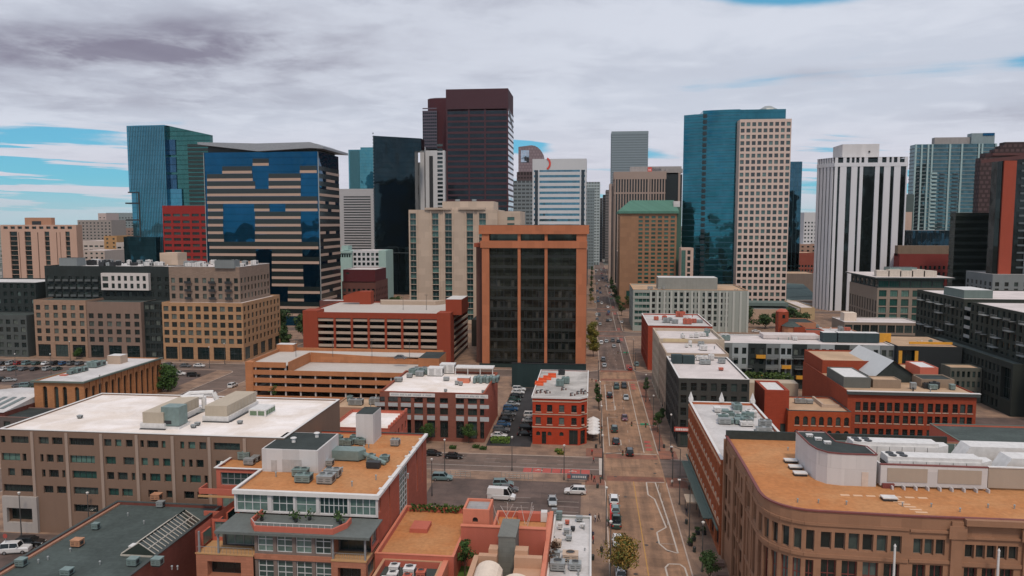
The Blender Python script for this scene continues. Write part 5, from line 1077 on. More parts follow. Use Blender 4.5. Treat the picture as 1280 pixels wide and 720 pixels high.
# residential complex on the left
WR = {'g': winglass('flat_glass',dark=(.012,.022,.022),blind=(.16,.19,.17),thr=.6),'f': FR_D,'dep': .35}
def resid():
    Y = 300.0; P = 3.45
    B = Bld('apartment_block','tan brick apartment block with a brown set-back top, left of centre',org=(-165,Y)); TB = wall('flat_tan',(.42,.245,.135),.09,.3,joints=(1.4,.5,.03)); BB = wall('flat_brown',(.255,.185,.145),.09,.3,joints=(1.4,.5,.03))
    x0,x1,y1,H = X(203,Y,400),-147.2,338,25.2; big = dict(WR,nx=3,nz=2,g=WG); st = dict(WR,nx=2)
    n = 10; st2 = dict(WR,nx=1); sk = lambda i,j: False
    B.block(x0,x1,Y,y1,.13,H,TB,{'F': grid(x1 - x0,n,2.3,rows(7.6,5,P,2.2),st) + grid(x1 - x0,5,5.4,[(.6,6.0)],big),'R': grid(38,10,1.9,rows(7.6,5,P,2.2),st) + grid(38,5,5,[(.6,6.0)],big)},RPK,.5)
    xa,xb = X(213,Y + 7,350),-151.0; B.block(xa,xb,Y + 6,y1 - 2,H - .5,Z(336,Y + 7),BB,{'F': grid(xb - xa,9,1.8,rows(H + 1.0,3,P,2.2),st2),'R': grid(30,9,1.7,rows(H + 1,3,P,2.2),st2)},RPK,.5,cop=COPW)
    H2 = Z(336,Y + 7)
    m = MB()
    for f in (.28,.62,.85):
        for k in range(3): x = xa + (xb - xa) * f; m.box(x - 1.6,Y + 4.9,H + .8 + k * P,x + 1.6,Y + 5.99,H + .95 + k * P); m.box(x - 1.6,Y + 4.9,H + .96 + k * P,x + 1.6,Y + 4.95,H + 1.9 + k * P)
    B.part('balcony',m,DARK)
    x,y = at(282,334,H2); pbox(B,'lift_house',x - 5,x + 4,y,y + 5,H2 - .5,H2 + 3,GRYM,RD); pbox(B,'penthouse',X(206,Y + 30,325),X(228,Y + 30,325),Y + 26,Y + 34,H2 - .5,Z(318,Y + 26),BEIGE)
    clutter(B,xa + 3,xb - 3,Y + 10,y1 - 4,H2 - .5,22,random.Random(4),[METW,METW,METG],1.5); B.finish()
    # brown middle block with the black upper storeys
    B = Bld('apartment_block','charcoal and tan apartment block with a white framed box on top',org=(-215,Y))
    a0,a1,b1 = X(43,Y,400),X(108,Y,400),X(176,Y,400)
    B.block(a0,a1,Y,322,.13,25.6,TB if False else wall('flat_rose',(.34,.22,.155),.09,.3,joints=(1.4,.5,.03)),{'F': grid(a1 - a0,6,2.1,rows(7.4,5,P,2.2),st) + grid(a1 - a0,3,6,[(.6,6)],big)},RG,.5)
    B.block(a1 + .01,b1,Y + .3,322,.13,25.0,wall('flat_umber',(.215,.15,.12),.09,.3),{'F': grid(b1 - a1,6,2.3,rows(7.4,4,P,2.2),st) + grid(b1 - a1,3,6,[(.6,6)],big)},RG,.5)
    B.block(b1 + .01,x0 - .05,Y + 2.5,322,.13,25,GRYD,{'F': grid(x0 - b1,4,1.9,rows(1,7,P,2.2),dict(WR,nx=2))},RD,.4)
    c0,c1 = X(56,Y + 12,345),X(213,Y + 12,345); H3 = Z(336,Y + 12)
    B.block(c0,c1,Y + 12,345,.13,H3,GRYD,{'F': grid(c1 - c0,17,1.7,rows(26.2,3,P,2),dict(WR,g=WGD),skip=lambda i,j: 8 <= i <= 13 and j > 0),'L': grid(33,8,1.6,rows(2,10,P,2))},RWD,.5)
    w0,w1 = X(128,Y + 11,355),X(187,Y + 11,355); m = MB(); zt,zb = Z(345,Y + 11),Z(367.5,Y + 11)
    B.block(w0,w1,Y + 10.2,Y + 11.99,zb,zt,wall('flat_white',(.56,.52,.50),.08),{'F': [(.6,1 + zb,3.4,zb + 3.1,WR),(.6,zb + 4,3.4,zb + 6.1,WR)] + grid(w1 - w0,6,1.5,[(zb + .8,zb + 3.0),(zb + 4.2,zb + 6.4)],WR,4.2,.5)},METW,.2)
    for i in range(12): m = MB(); x = c0 + 3 + i * 5; 
    m = MB()
    for i in range(7):
        for k in range(3): x = c0 + 2 + i * 3.6; m.box(x,Y + 11,26 + k * P,x + 2.6,Y + 11.95,26.12 + k * P); m.box(x,Y + 11,26.13 + k * P,x + 2.6,Y + 11.05,27.0 + k * P)
    B.part('balcony',m,plain('rail_grey',(.10,.11,.11),.5,.3))
    pbox(B,'lift_house',X(74,Y + 18,330),X(96,Y + 18,330),Y + 18,Y + 24,H3 - .5,Z(325.5,Y + 18),GRYM,RD); clutter(B,c0 + 3,c1 - 4,Y + 15,340,H3 - .5,28,random.Random(9),[METW,METG,DARK],1.5); B.finish()
    # farthest left dark block
    B = Bld('apartment_block','dark grey apartment block cut off by the left edge of the picture',org=(-262,Y)); d0,d1 = -300,X(43,Y + 8,400) - .1
    B.block(d0,d1,Y + 10,335,.13,Z(353,Y + 10,20),GRYD,{'F': grid(d1 - d0,15,1.7,rows(2,9,P,2),dict(WR,g=WG))},RWD,.5); d2 = X(33,Y,400)
    B.block(d0,d2,Y,Y + 9.9,.13,Z(394,Y,20),wall('flat_slate',(.075,.085,.083),.1),{'F': grid(d2 - d0,15,2.1,rows(1,5,3.4,2.1),dict(WR,nx=2))},RG,.4); B.finish()
resid()

# right side of the street ----------------------------------------
def right_street():
    # charcoal corner building with the red sign
    B = Bld('corner_building','charcoal painted corner building with a pale flat roof on the right side of the street',org=(32,195),near=True); CH = wall('charcoal_brick',(.052,.052,.047),.12,.3,joints=(1,.35,.03))
    x0,x1,y0,y1,H = 23.0,41.0,195.5,228,18.6; st = {'g': WGD,'f': FR_D,'nz': 2,'dep': .3}
    B.block(x0,x1,y0,y1,.13,H,CH,{'L': grid(32.5,10,1.5,rows(5.4,4,3.3,2.1),st) + grid(32.5,7,3.2,[(.5,4)],{'g': WGD,'nx': 3}),'F': grid(18,7,1.5,rows(5.4,4,3.3,2.1),st) + grid(18,4,3.2,[(.5,4)],{'g': WGD,'nx': 3})},RPK,.4,.4,COPW)
    zr = H - .4; x,y = at(851,455,zr); m = MB(); m.box(x - 2.6,y,zr,x + .4,y + 2.4,zr + 2.6); m.box(x + .6,y,zr,x + 4,y + 2.4,zr + 2.4); B.part('rooftop_unit',m,wall('unit_teal_dark',(.035,.055,.06))); hvac(B,33,218,zr,3,2,.9,METG,2); hvac(B,36,209,zr,1.2,1,.5,TERRA); clutter(B,30,39,220,226,zr,5); B.finish()
    t = empty('shop_sign',(27.5,195,4.3),'red and white shop sign board on the corner of the charcoal building','sign'); a,c = X(842.5,195.2,543),X(862,195.2,543); m = MB(); m.box(a,195.0,4.5,c,195.45,5.6); m.build('board',plain('sign_red',(.42,.07,.05),.6),t)
    m = MB(); rr = random.Random(5); xx = a + .35
    while xx < c - .5: w = rr.uniform(.25,.38); m.box(xx,194.95,4.75,xx + w,194.995,5.35); xx += w + .1
    m.build('lettering',plain('letter_white',(.75,.70,.68),.6),t)
    # beige building (two heights)
    B = Bld('terrace_building','beige rendered building with a pale roof behind the charcoal corner building',org=(32,240),near=True); BG = wall('beige_render',(.36,.28,.215),.1,.3)
    st = {'g': WGD,'f': FR_D,'nz': 2,'dep': .3}
    B.block(22.8,41.5,228.1,250,.13,19.6,BG,{'L': grid(21.9,6,1.5,rows(5.4,4,3.4,2.2),st) + grid(21.9,4,3.4,[(.5,4)],{'g': WGD,'nx': 3})},RPK,.4,.4)
    clutter(B,30,40,234,246,19.2,9,random.Random(8)); B.finish()
    B = Bld('terrace_building','cream building with a yellowish parapet at the second crossing, right of the street',org=(32,262),near=True)
    B.block(22.6,44,250.1,276,.13,20.6,wall('cream_render',(.44,.37,.29),.1,.3),{'L': grid(25.9,7,1.6,rows(5.4,4,3.5,2.3),st) + grid(25.9,5,3.4,[(.5,4)],{'g': WGD,'nx': 3})},RPK,1.0,.5); pbox(B,'parapet_panel',24,32,249.95,250.05,19.5,20.7,wall('yellow_parapet',(.50,.40,.25)))
    clutter(B,28,42,254,273,19.6,12,random.Random(2)); B.finish()
    # red brick with stained white roof
    B = Bld('brick_building','bright red brick block with a stained white roof past the second crossing',org=(32,300)); H = 18.2
    B.block(22.8,48,299.8,340,.13,H,wall('vivid_brick',(.34,.055,.026),.12,.3,joints=(1,.35,.03)),{'L': grid(40,12,1.4,rows(5.4,4,3.3,2.1),st) + grid(40,8,3,[(.5,4)],{'g': WGD})},RWD,.5,.4,COPW); clutter(B,27,45,306,335,H - .5,16,random.Random(3),[METW,METG,TERRA],1.3); B.finish()
    # grey hotel
    Y = 410.0; B = Bld('hotel','pale grey-green hotel with white piers, vertical window strips and an orange-edged roof',org=(50,Y)); GH = wall('hotel_grey',(.30,.325,.30),.07,.2); x0,x1,H = X(791,Y),X(934,Y),Z(360.5,Y)
    a = X(813,Y) - x0; wst = {'g': WGD,'f': FR_W,'dep': .4}
    ops = grid(a,4,2.1,rows(3,6,3.25,1.9),dict(wst,g=WGG),.8,.2) + grid(x1 - x0 - a,14,1.75,rows(3,6,3.25,2.3),wst,a)
    B.block(x0,x1,Y,450,.13,H,GH,{'F': ops,'L': grid(40,10,1.8,rows(3,6,3.25,2),wst)},RTAN,.5,.5,wall('roof_edge_orange',(.50,.28,.15)))
    m = MB(); n = 14; w = (x1 - x0 - a) / n
    for i in range(n + 1): x = x0 + a + w * i; m.box(x - .55,Y - .35,.13,x + .55,Y - .003,H - .6)
    B.part('pier',m,wall('hotel_pier',(.42,.44,.41),.06)); pbox(B,'penthouse',X(823,Y + 9,350),X(897,Y + 9,350),Y + 9,Y + 22,H - .5,Z(345.5,Y + 9),wall('hotel_top',(.24,.25,.235)),METW); clutter(B,x0 + 6,x1 - 4,Y + 3,Y + 8,H - .5,6); B.finish()
    # long apartments with yellow balconies
    Y = 271.0; B = Bld('apartment_block','long low apartment block in grey stripes with small yellow balconies',org=(90,Y)); x0,x1,H = 44.2,X(1117,Y,440),16.2; P = 3.3
    stripes = [GRYD,GRYM,GRYL,GRYD,GRYM,GRYL,GRYD,GRYM,GRYL,GRYD,GRYM,GRYL,GRYM]
    ub = [875,890,915,935,957,975,990,1008,1025,1043,1061,1078,1100,1117]
    for i in range(13):
        a,c = X(ub[i],Y,450),X(ub[i + 1],Y,450); d = .0 if i % 3 else .35
        if i == 0: a = x0
        wn = 2 if c - a > 4 else 1
        B.facade((a,Y - d),(1,0),c - a,.13,H,stripes[i],grid(c - a,wn,1.5,rows(1.2,4,3.7,2.3),dict(WR,nx=1)),.4)
        if d: B.w.face([(a,Y,.13),(a,Y - d,.13),(a,Y - d,H),(a,Y,H)],B.mat(stripes[i])); B.w.face([(c,Y,.13),(c,Y - d,.13),(c,Y - d,H),(c,Y,H)],B.mat(stripes[i]))
    B.block(x0,x1,Y,292,.13,H,GRYM,{},RPK,.2,.5,METW,sides='RLB')
    YP = plain('balcony_yellow',(.62,.30,.03),.6); WB = plain('balcony_grey',(.16,.17,.17),.5)
    yl_ = {(1024,446),(951,445),(983,458),(1001,471),(951,470),(1072,446)}
    for (u,v) in ((1024,446),(951,445),(983,458),(1001,471),(951,470),(1072,446),(915,446),(965,446),(985,446),(1000,446),(915,458),(933,458),(965,459),(1001,459),(915,470),(933,470),(965,471),(983,471),(1043,447)):
        x,z = atY(u,v + 3,Y - 1.2); yb = (u,v) in yl_; m = MB(); w = 1.6 if yb else 1.9
        m.box(x - w,Y - 1.5,z,x + w,Y - .36,z + .12); 
        if yb: m.box(x - w,Y - 1.5,z + .121,x + w,Y - 1.42,z + 1.35); m.box(x - w,Y - 1.419,z + .121,x - w + .08,Y - .4,z + 1.35)
        else:
            m.box(x - w,Y - 1.5,z + 1.1,x + w,Y - 1.44,z + 1.16)
            for k in range(10): m.box(x - w + k * w * 2 / 9 - .02,Y - 1.49,z + .12,x - w + k * w * 2 / 9 + .02,Y - 1.45,z + 1.1)
        B.part('balcony',m,YP if yb else WB)
    for u in (1037,1056,1073,1090): x = X(u,Y + 7,425); pbox(B,'roof_bulkhead',x - 2.6,x + 2.2,Y + 6,Y + 10,H,H + 3.4,wall('unit_teal_dark',(.035,.055,.06)),METW)
    for u in (970,1005): x = X(u,Y + 14,420); pbox(B,'roof_bulkhead',x - 5,x + 5,Y + 12,Y + 19,H,H + 1.4,RPK)
    for x in (52,70,95,118): clutter(B,x - 5,x + 5,Y + 3,Y + 14,H - .2,3)
    B.finish()
    B = Bld('apartment_block','black clad apartment wing with yellow framed openings beside the striped apartments',org=(128,Y)); x2 = 127.0; BK = wall('black_cladding',(.022,.027,.03),.1,.3); H2 = Z(424.5,Y - 3)
    B.block(x1 + .1,x2,Y - 3,294,.13,H2,BK,{'F': [(.6,H2 - 7.5,6.6,H2 - 1.4,{'g': WG,'nx': 4,'dep': 1.3}),(.6,H2 - 11.5,6.6,H2 - 8.4,{'g': WGG,'nx': 7}),(9,3,11,5,WR)]},RTAN,.4,.3)
    m = MB(); a = x1 + .7; m.box(a - .2,Y - 3.3,H2 - 7.0,a + .9,Y - 3.003,H2 - 1.6); m.box(a + 5.1,Y - 3.3,H2 - 7.0,a + 6.2,Y - 3.003,H2 - 1.6); m.box(x1 - 9,Y + 8,H2 - .5,x1 + 2,Y + 8.4,H2 + 2.8); m.box(x1 + 6,Y + 2,H2 + .01,x2 - 1,Y + 2.5,H2 + .8); B.part('yellow_frame',m,YP); B.finish()
right_street()

def red_rows():
    # vivid red brick block with three rows of windows
    B = Bld('brick_building','long red brick warehouse with rooftop sheds and a white gable',org=(84,200),near=True); RB = wall('warehouse_red',(.31,.060,.028),.13,.4,joints=(.9,.3,.03)); st = {'g': WGD,'f': FR_D,'nz': 2,'dep': .3,'sill': BEIGE}
    y0 = 201.0; x0,x1,H = 67.4,X(1221,y0,495),15.0; y1 = 243; z = lambda v: Z(v,y0,1140)
    us = (1072,1081.5,1091,1102,1111.5,1121,1132,1141.5,1151,1162.5,1172,1181.5,1193.5,1203,1212); ops = []
    for zt,zb in ((z(504),z(515)),(z(520),z(530)),(z(537),z(547)),(z(553),z(563))): ops += [(X(u,y0,520) - x0 - .65,zb,X(u,y0,520) - x0 + .65,zt,st) for u in us]
    B.block(x0,x1,y0,y1,.13,H,RB,{'F': ops,'L': []},RTAN,.3,.3)
    m = MB(); m.box(x0 - .3,y0 - .7,H - .75,x1 + .6,y0 - .003,H + .05,0); m.box(x0 - .3,y0 - .75,H + .053,x1 + .7,y0 + .2,H + .2,1); B.part('cornice',m,[COPD,COPW])
    zr = H - .3
    B.block(68.2,84,226,y1 + 2,zr,18.6,RB,{},RTAN,.4); B.block(68.0,75,206.5,221,zr,17.6,wall('shed_grey',(.12,.125,.115),.1),{},METW,.2)
    m = MB(); a0,a1,b0,b1 = 79.0,90.5,215.0,242.0; cx = a0 + 4.8; ze,zg = zr + 1.2,zr + 6.2
    m.face([(a0 - .5,b0 - .6,ze),(cx,b0 - .6,zg),(cx,b1,zg),(a0 - .5,b1,ze)],0); m.face([(cx,b0 - .6,zg),(a1 + .5,b0 - .6,ze),(a1 + .5,b1,ze),(cx,b1,zg)],1)
    m.face([(a0,b0,zr),(a1,b0,zr),(a1,b0,ze),(cx,b0,zg - .1),(a0,b0,ze)],2); m.face([(a0,b1,zr),(a1,b1,zr),(a1,b1,ze),(cx,b1,zg - .1),(a0,b1,ze)],2); m.face([(a0,b0,zr),(a0,b1,zr),(a0,b1,ze),(a0,b0,ze)],2); m.face([(a1,b0,zr),(a1,b1,zr),(a1,b1,ze),(a1,b0,ze)],2)
    B.part('gable_roof',m,[wall('zinc_sheet',(.50,.52,.53),.06,.4),RTAN,RD])
    B.block(75.8,83,207,212,zr,17.0,wall('shed_tan',(.27,.20,.145),.15),{},RTAN,.2); B.block(89,97.5,209,216,zr,17.0,wall('shed_tan',(.27,.20,.145),.15),{},RD,.2); B.block(94,99.0,222,232,zr,17.8,TERRA,{},METW,.2)
    clutter(B,84,96,203,208,zr,8,random.Random(21),[METG,METT,DARK],1.2); clutter(B,70,80,212,224,18,0); B.finish()
    # lower arched neighbour
    B = Bld('brick_building','small orange-red brick building with arched windows beside a blank red tower',org=(57,198),near=True); OB = wall('small_orange_brick',(.38,.075,.026),.13,.4,joints=(.9,.3,.03)); y0 = 197.5
    x0,x1,H = X(985,y0,520),67.2,Z(514,y0,1020); us = (996.5,1007,1017,1027,1037.5,1048,1058.5); z = lambda v: Z(v,y0,1030)
    B.block(x0,x1,y0,214,.13,H,OB,{'F': [(X(u,y0,520) - x0 - .6,b,X(u,y0,520) - x0 + .6,t,{'g': WGD,'f': FR_D,'nz': 2,'arch': True,'dep': .35,'sill': BEIGE}) for u in us for b,t in ((z(532),z(521)),(z(549),z(538)),(z(566),z(555)))]},RTAN,.3,.3,COPD)
    hvac(B,57,207,H - .3,3,1.2,1,METG,2); hvac(B,59.5,207,H - .3,1.6,1.2,.8,METG); m = MB(); m.box(61.5,203,H - .3,62,212,H + .7); m.box(62.01,203,H - .3,66,203.4,H + .5); B.part('parapet_stub',m,BEIGE); B.finish()
    B = Bld('brick_tower','blank red brick stair tower with a small white roof, left of the arched brick building',org=(48,200)); a,c = X(954,201,500),X(984.6,201,500); B.block(a,c,199.5,212,.13,Z(488,199.5,970),wall('vivid_brick',(.42,.075,.035)),{'F': [(4.2,1,5.8,6.2,{'g': WGD})]},METW,.3,.8); B.finish()
    B = Bld('garden_deck','narrow raised garden deck with a cream edge in front of the striped apartments','terrace',org=(60,250)); pbox(B,'deck',45,67,246,252,.13,7.2,wall('cream_render',(.44,.37,.29))); m = MB()
    for i in range(700): c = Vector((R.uniform(45,67),R.uniform(252.3,258),R.uniform(6.8,8.6))); q = Vector((R.gauss(0,1),R.gauss(0,1),R.gauss(0,1))).normalized(); w = q.orthogonal() * .35; e = q.cross(w); m.face([c - w,c + e,c + w,c - e])
    B.part('planting',m,leafm('leaf_roof',(.035,.07,.02),(.08,.12,.03))); pbox(B,'planter',45,67,252.1,258,.13,6.9,RD); B.finish()
    # green roofed shed right edge
    B = Bld('market_hall','low hall with a dark green roof and white roof units at the right edge',org=(104,180)); B.block(82,128,160,187,.13,10.5,TERRA,{},RG,.4,.3,wall('cornice_green',(.12,.15,.13)))
    for i in range(5): hvac(B,101 + i * 4.5,176 + (i % 2) * 3,10.1,3.2,2,1.6,METW,2)
    B.finish()
red_rows()

def right_dark():
    # big charcoal apartment complex facing the next street
    X0,HU = 134.0,31.2; P = 3.3; GD = wall('moss_grey_panel',(.040,.046,.038),.14,.2,joints=(3,3.3,.05),jdark=.8); WB = plain('balcony_pale',(.30,.32,.32),.5)
    B = Bld('apartment_block','huge dark grey-green apartment complex with pale balconies at the right edge',org=(X0,280)); st = dict(WR,g=WGD,nx=1,nz=1)
    def L(y0,y1,x,z0,z1,n,r): B.block(x,x + 62,y0,y1,z0,z1,GD,{'L': grid(y1 - y0,n,1.5,r,st),'F': grid(62,16,1.6,r,st)},RPK,.3,.4)
    L(284.5,324,X0 + .6,.13,HU + .4,12,rows(14.8,5,P,2.3)); L(222,278.5,X0,.13,HU,17,rows(14.8,5,P,2.3))
    B.block(X0 + 5,X0 + 60,278.51,284.49,.13,HU - 1,GD,{'L': []},RD,.3)
    rr = random.Random(3)
    for i in range(34):
        y = 225 + (i % 12) * 8.3 + rr.uniform(-1,1); z = 14.5 + P * rr.randint(1,4)
        if 274 < y < 285.5 or y > 319: continue
        x = X0 if y < 280 else X0 + .6; m = MB(); m.box(x - 1.7,y,z,x - .003,y + 3.8,z + .22); m.box(x - 1.7,y,z + 1.1,x - 1.62,y + 3.8,z + 1.17)
        for q in range(7): m.box(x - 1.68,y + q * .62,z + .22,x - 1.64,y + .05 + q * .62,z + 1.1)
        B.part('balcony',m,WB)
    for i in range(4): m = MB(); z = 17.8 + i * P; m.box(X0 + .8,278.6,z,X0 + 4.99,284.4,z + .25); m.box(X0 + .8,278.6,z + .251,X0 + .86,284.4,z + 1.2); B.part('balcony',m,WB)
    pbox(B,'penthouse',X0 + 3,X0 + 13,290,306,HU,HU + 3.2,wall('glass_green_box',(.13,.17,.16)),METW); pbox(B,'penthouse',X0 + 16,X0 + 26,266,272,HU - .3,HU + 2.6,DARK); clutter(B,X0 + 8,X0 + 40,228,262,HU - .3,14,random.Random(6),None,1.4); B.finish()
    B = Bld('apartment_block','charcoal brick wing with deep window bays in front of the dark complex',org=(128,260)); x0 = 127.6; y0,y1 = 238,300; H = 16.4; GB = wall('charcoal_green_brick',(.028,.034,.030),.14,.3)
    B.block(x0,X0 - .3,y0,y1,.13,H,GB,{'L': grid(y1 - y0,22,1.3,[(1,3.6),(4.8,7.4),(8.6,11.0),(12.2,14.6)],st,2,7) + [(55.5,4.8,61,14.6,dict(st,nx=4,nz=3,dep=1.2))]},RG,1.0,.3); B.block(X0 - .29,200,y0 - 18,y1 - 79,.13,H,GB,{'F': grid(66,14,3.0,[(.8,3.8),(4.8,7.6),(8.6,11),(12.2,14.6)],dict(st,nx=2))},None); B.finish()
    B = Bld('apartment_block','grey flat-topped apartment wing rising behind the dark complex at the right edge',org=(215,400)); x0 = X(1241,412,345); B.block(x0,330,412,440,.13,Z(343,412,1260),GRYM,{'L': grid(28,6,2,rows(3,8,P,2.2),st),'F': grid(330 - x0,26,2,rows(3,8,P,2.2),st)},RPK,.4,.4,METW); B.finish()
    # hotel with the white ornate roof
    Y = 412.0; B = Bld('hotel','stone hotel with green glazing, dark eaves and ornate cream roof cresting',org=(165,Y)); x0,x1 = X(1096,Y,380),X(1180,Y,380); yb = 455; H = Z(347,Y,1130); SG = wall('hotel_stone',(.235,.19,.155),.1,.2)
    z = lambda v: Z(v,Y,1130); ops = []
    for i in range(6):
        a = (x1 - x0) / 6 * i + .9; c = (x1 - x0) / 6 * (i + 1) - .9
        for t,b_ in ((363,371),(374,382.5),(384,391.5),(393,401)): ops.append((a,z(b_),c,z(t),{'g': WGG,'f': FR_D,'nx': 3,'dep': .5}))
    B.block(x0,x1,Y,yb,.13,z(360),SG,{'F': ops,'L': grid(yb - Y,11,1.9,[(z(391),z(376)),(z(402),z(393))],{'g': WGD,'f': FR_D,'dep': .5}),},None)
    B.block(x0 + .5,x1 - .5,Y + .5,yb - .5,z(360) + .01,H - .2,wall('attic_dark',(.045,.06,.06)),{'F': grid(x1 - x0 - 1,6,5,[(z(359),z(351.5))],{'g': WGG,'nx': 4,'f': FR_D}),'L': grid(yb - Y - 1,6,4.6,[(z(359),z(351.5))],{'g': WGD,'nx': 4})},None)
    pbox(B,'eaves',x0 - 2,x1 + 4,Y - 2,yb + 2,H - .5,H + .2,wall('eaves_dark',(.06,.075,.075)),RPK)
    for i in range(5): x = x0 + 4 + i * 6.0; m = MB(); m.prism([(x - 3.3,Y + 4),(x + 3.3,Y + 4),(x + 2.4,Y + 10),(x - 2.4,Y + 10)],H + .21,H + 3.4 + (i % 2) * .6); B.part('roof_cresting',m,wall('cresting_cream',(.52,.46,.40),.2,1))
    pbox(B,'roof_plant',x0 + 8,x0 + 22,Y + 6,Y + 14,H + .2,H + 5,METT,DARK); B.finish()
    B = Bld('hotel_annex','low stone annex with a dark glazed front below the cream-crested hotel',org=(150,380)); x0 = X(1056,385,400); a = X(1152,385,400); B.block(x0,a,385,405,.13,Z(397,385),SG,{'F': grid(a - x0,9,3.6,[(4.6,8.4)],{'g': WGD,'nx': 3})},RPK,.3,.3,METW); pbox(B,'roof_hatch',x0 + 2,x0 + 8,392,398,Z(397,385) - .3,Z(386,392),wall('cream_vault',(.66,.56,.47))); B.finish()
right_dark()

def low_pair():
    B = Bld('brick_building','low red building with a white roof and stepped parapet behind the loft block',org=(-56,172),near=True); B.block(-63.3,-48.2,172,189.5,.13,9.4,TERRA,{'F': grid(15,4,1.6,rows(1.5,2,3.8,2),{'g': WGD}),'R': grid(17.5,5,1.4,rows(1.5,2,3.8,2),{'g': WGD})},RW,.6,.4,BRK_RED)
    for i in range(8): pbox(B,'parapet_block',-48.65,-48.1,172.2 + i * 2.3,173.2 + i * 2.3,9.53,10.2,TERRA)
    B.finish(); B = Bld('brick_building','small tan-roofed building between the red office and the ochre garage',org=(-66,203)); B.block(-73,-60.5,201,213,.13,7,wall('tan_low',(.36,.22,.15)),{'F': grid(12,4,1.4,rows(1.5,1,3.8,2),{'g': WGD})},RTAN,.4); clutter(B,-71,-62,203,211,6.6,6,random.Random(15),[METG,METT],1.2); B.finish()
low_pair()
def small_wing():
    B = Bld('annex_building','small grey annex with a tan roof squeezed beside the black clad wing',org=(123,258)); B.block(117.5,127.3,255,262,.13,11.8,wall('annex_moss',(.10,.105,.09)),{'F': grid(9.8,6,.9,rows(2,3,3.3,2),{'g': WGD})},RTAN,.3); B.finish(); sheet('parking_lot',100,200,187,236,.145,ASPH)
small_wing()
def station_group():
    # small ornate brick complex with turret behind the striped apartments
    B = Bld('brick_hall','cluster of small red brick gables with a square turret behind the striped apartments',org=(110,350)); Y = 330.0; RB = wall('warehouse_red',(.40,.085,.04)); OT = wall('hall_orange',(.42,.19,.11),.12)
    a,c = X(973,Y,400),X(985.5,Y,400); B.block(a,c,Y,Y + 5,.13,Z(386,Y),RB,{'F': [(1.6,Z(391,Y) - 1,2.8,Z(391,Y) + .6,WR)]},None); m = MB(); m.cyl((a + c) / 2,Y + 2.5,Z(386,Y),Z(383,Y),2.6,1.5,4); B.part('turret_roof',m,TERRA)
    B.block(c + .1,X(1022,Y),Y + 2,Y + 18,.13,Z(399,Y),OT,{},RD,.3); B.block(X(992,Y - 4),X(1006,Y - 4),Y - 5,Y + 1.9,.13,Z(402,Y),RB,{},RD,.3); B.block(X(1007,Y - 4),X(1030,Y - 4),Y - 5,Y + 1.9,.13,Z(407,Y - 4),TERRA,{},RG,.3); B.block(X(1030,Y),X(1075,Y),Y,Y + 14,.13,Z(409,Y),OT,{},RWD,.4)
    m = MB(); cx,cyy = X(988,Y,400),Y - 1; m.cyl(cx,cyy,.13,Z(402,Y),3.6,3.6,12); B.part('apse',m,OT); m = MB(); m.cyl(cx,cyy,Z(402,Y),Z(397,Y),4.0,1.2,12); B.part('apse_roof',m,RG)
    clutter(B,X(1025,Y),X(1070,Y),Y + 2,Y + 12,Z(409,Y) - .4,12,random.Random(12),[METW,METW,METG,TERRA],1.3); B.finish()
    B = Bld('podium_building','wide cream podium with green glass roof lights below the pink gridded tower',org=(110,470)); Y = 470.0; B.block(X(918,Y,390),X(1000,Y,390),Y,Y + 40,.13,Z(382.5,Y),wall('podium_cream',(.42,.31,.235),.06),{},RG,.4,.5,METW); B.block(X(1000.5,Y,390),X(1018,Y,390),Y - 1,Y + 40,.13,Z(380,Y),wall('podium_sand',(.44,.33,.20),.06),{},RPK,.4)
    m = MB(); m.prism([(X(935,Y + 10),Y + 10),(X(985,Y + 10),Y + 10),(X(985,Y + 10),Y + 24),(X(935,Y + 10),Y + 24)],Z(381,Y),Z(375,Y + 10)); B.part('glass_roof',m,wall('glass_green_box',(.13,.17,.16))); B.finish()
    B = Bld('theatre_building','building with a broad grey-green glazed roof and white curved edge between the towers',org=(150,560)); Y = 560.0; x0,x1 = X(983,Y,360),X(1019,Y,360); m = MB(); m.box(x0,Y,.13,x1 + 8,Y + 8,Z(372,Y)); B.part('wall',m,BEIGE)
    m = MB(); m.face([(x0,Y,Z(372,Y)),(x1 + 8,Y,Z(376,Y)),(x1 + 8,Y + 60,Z(352,Y + 60)),(x0,Y + 60,Z(350,Y + 60))]); B.part('glazed_roof',m,wall('roof_glazing',(.15,.20,.185),.1,.3,joints=(4,4,.3),jdark=.6)); m = MB(); m.tube((x0,Y - 1,Z(373,Y)),(x1 + 8,Y - 1,Z(381,Y)),1.5,1.5,8); B.part('roof_edge',m,METW); B.finish()
station_group()

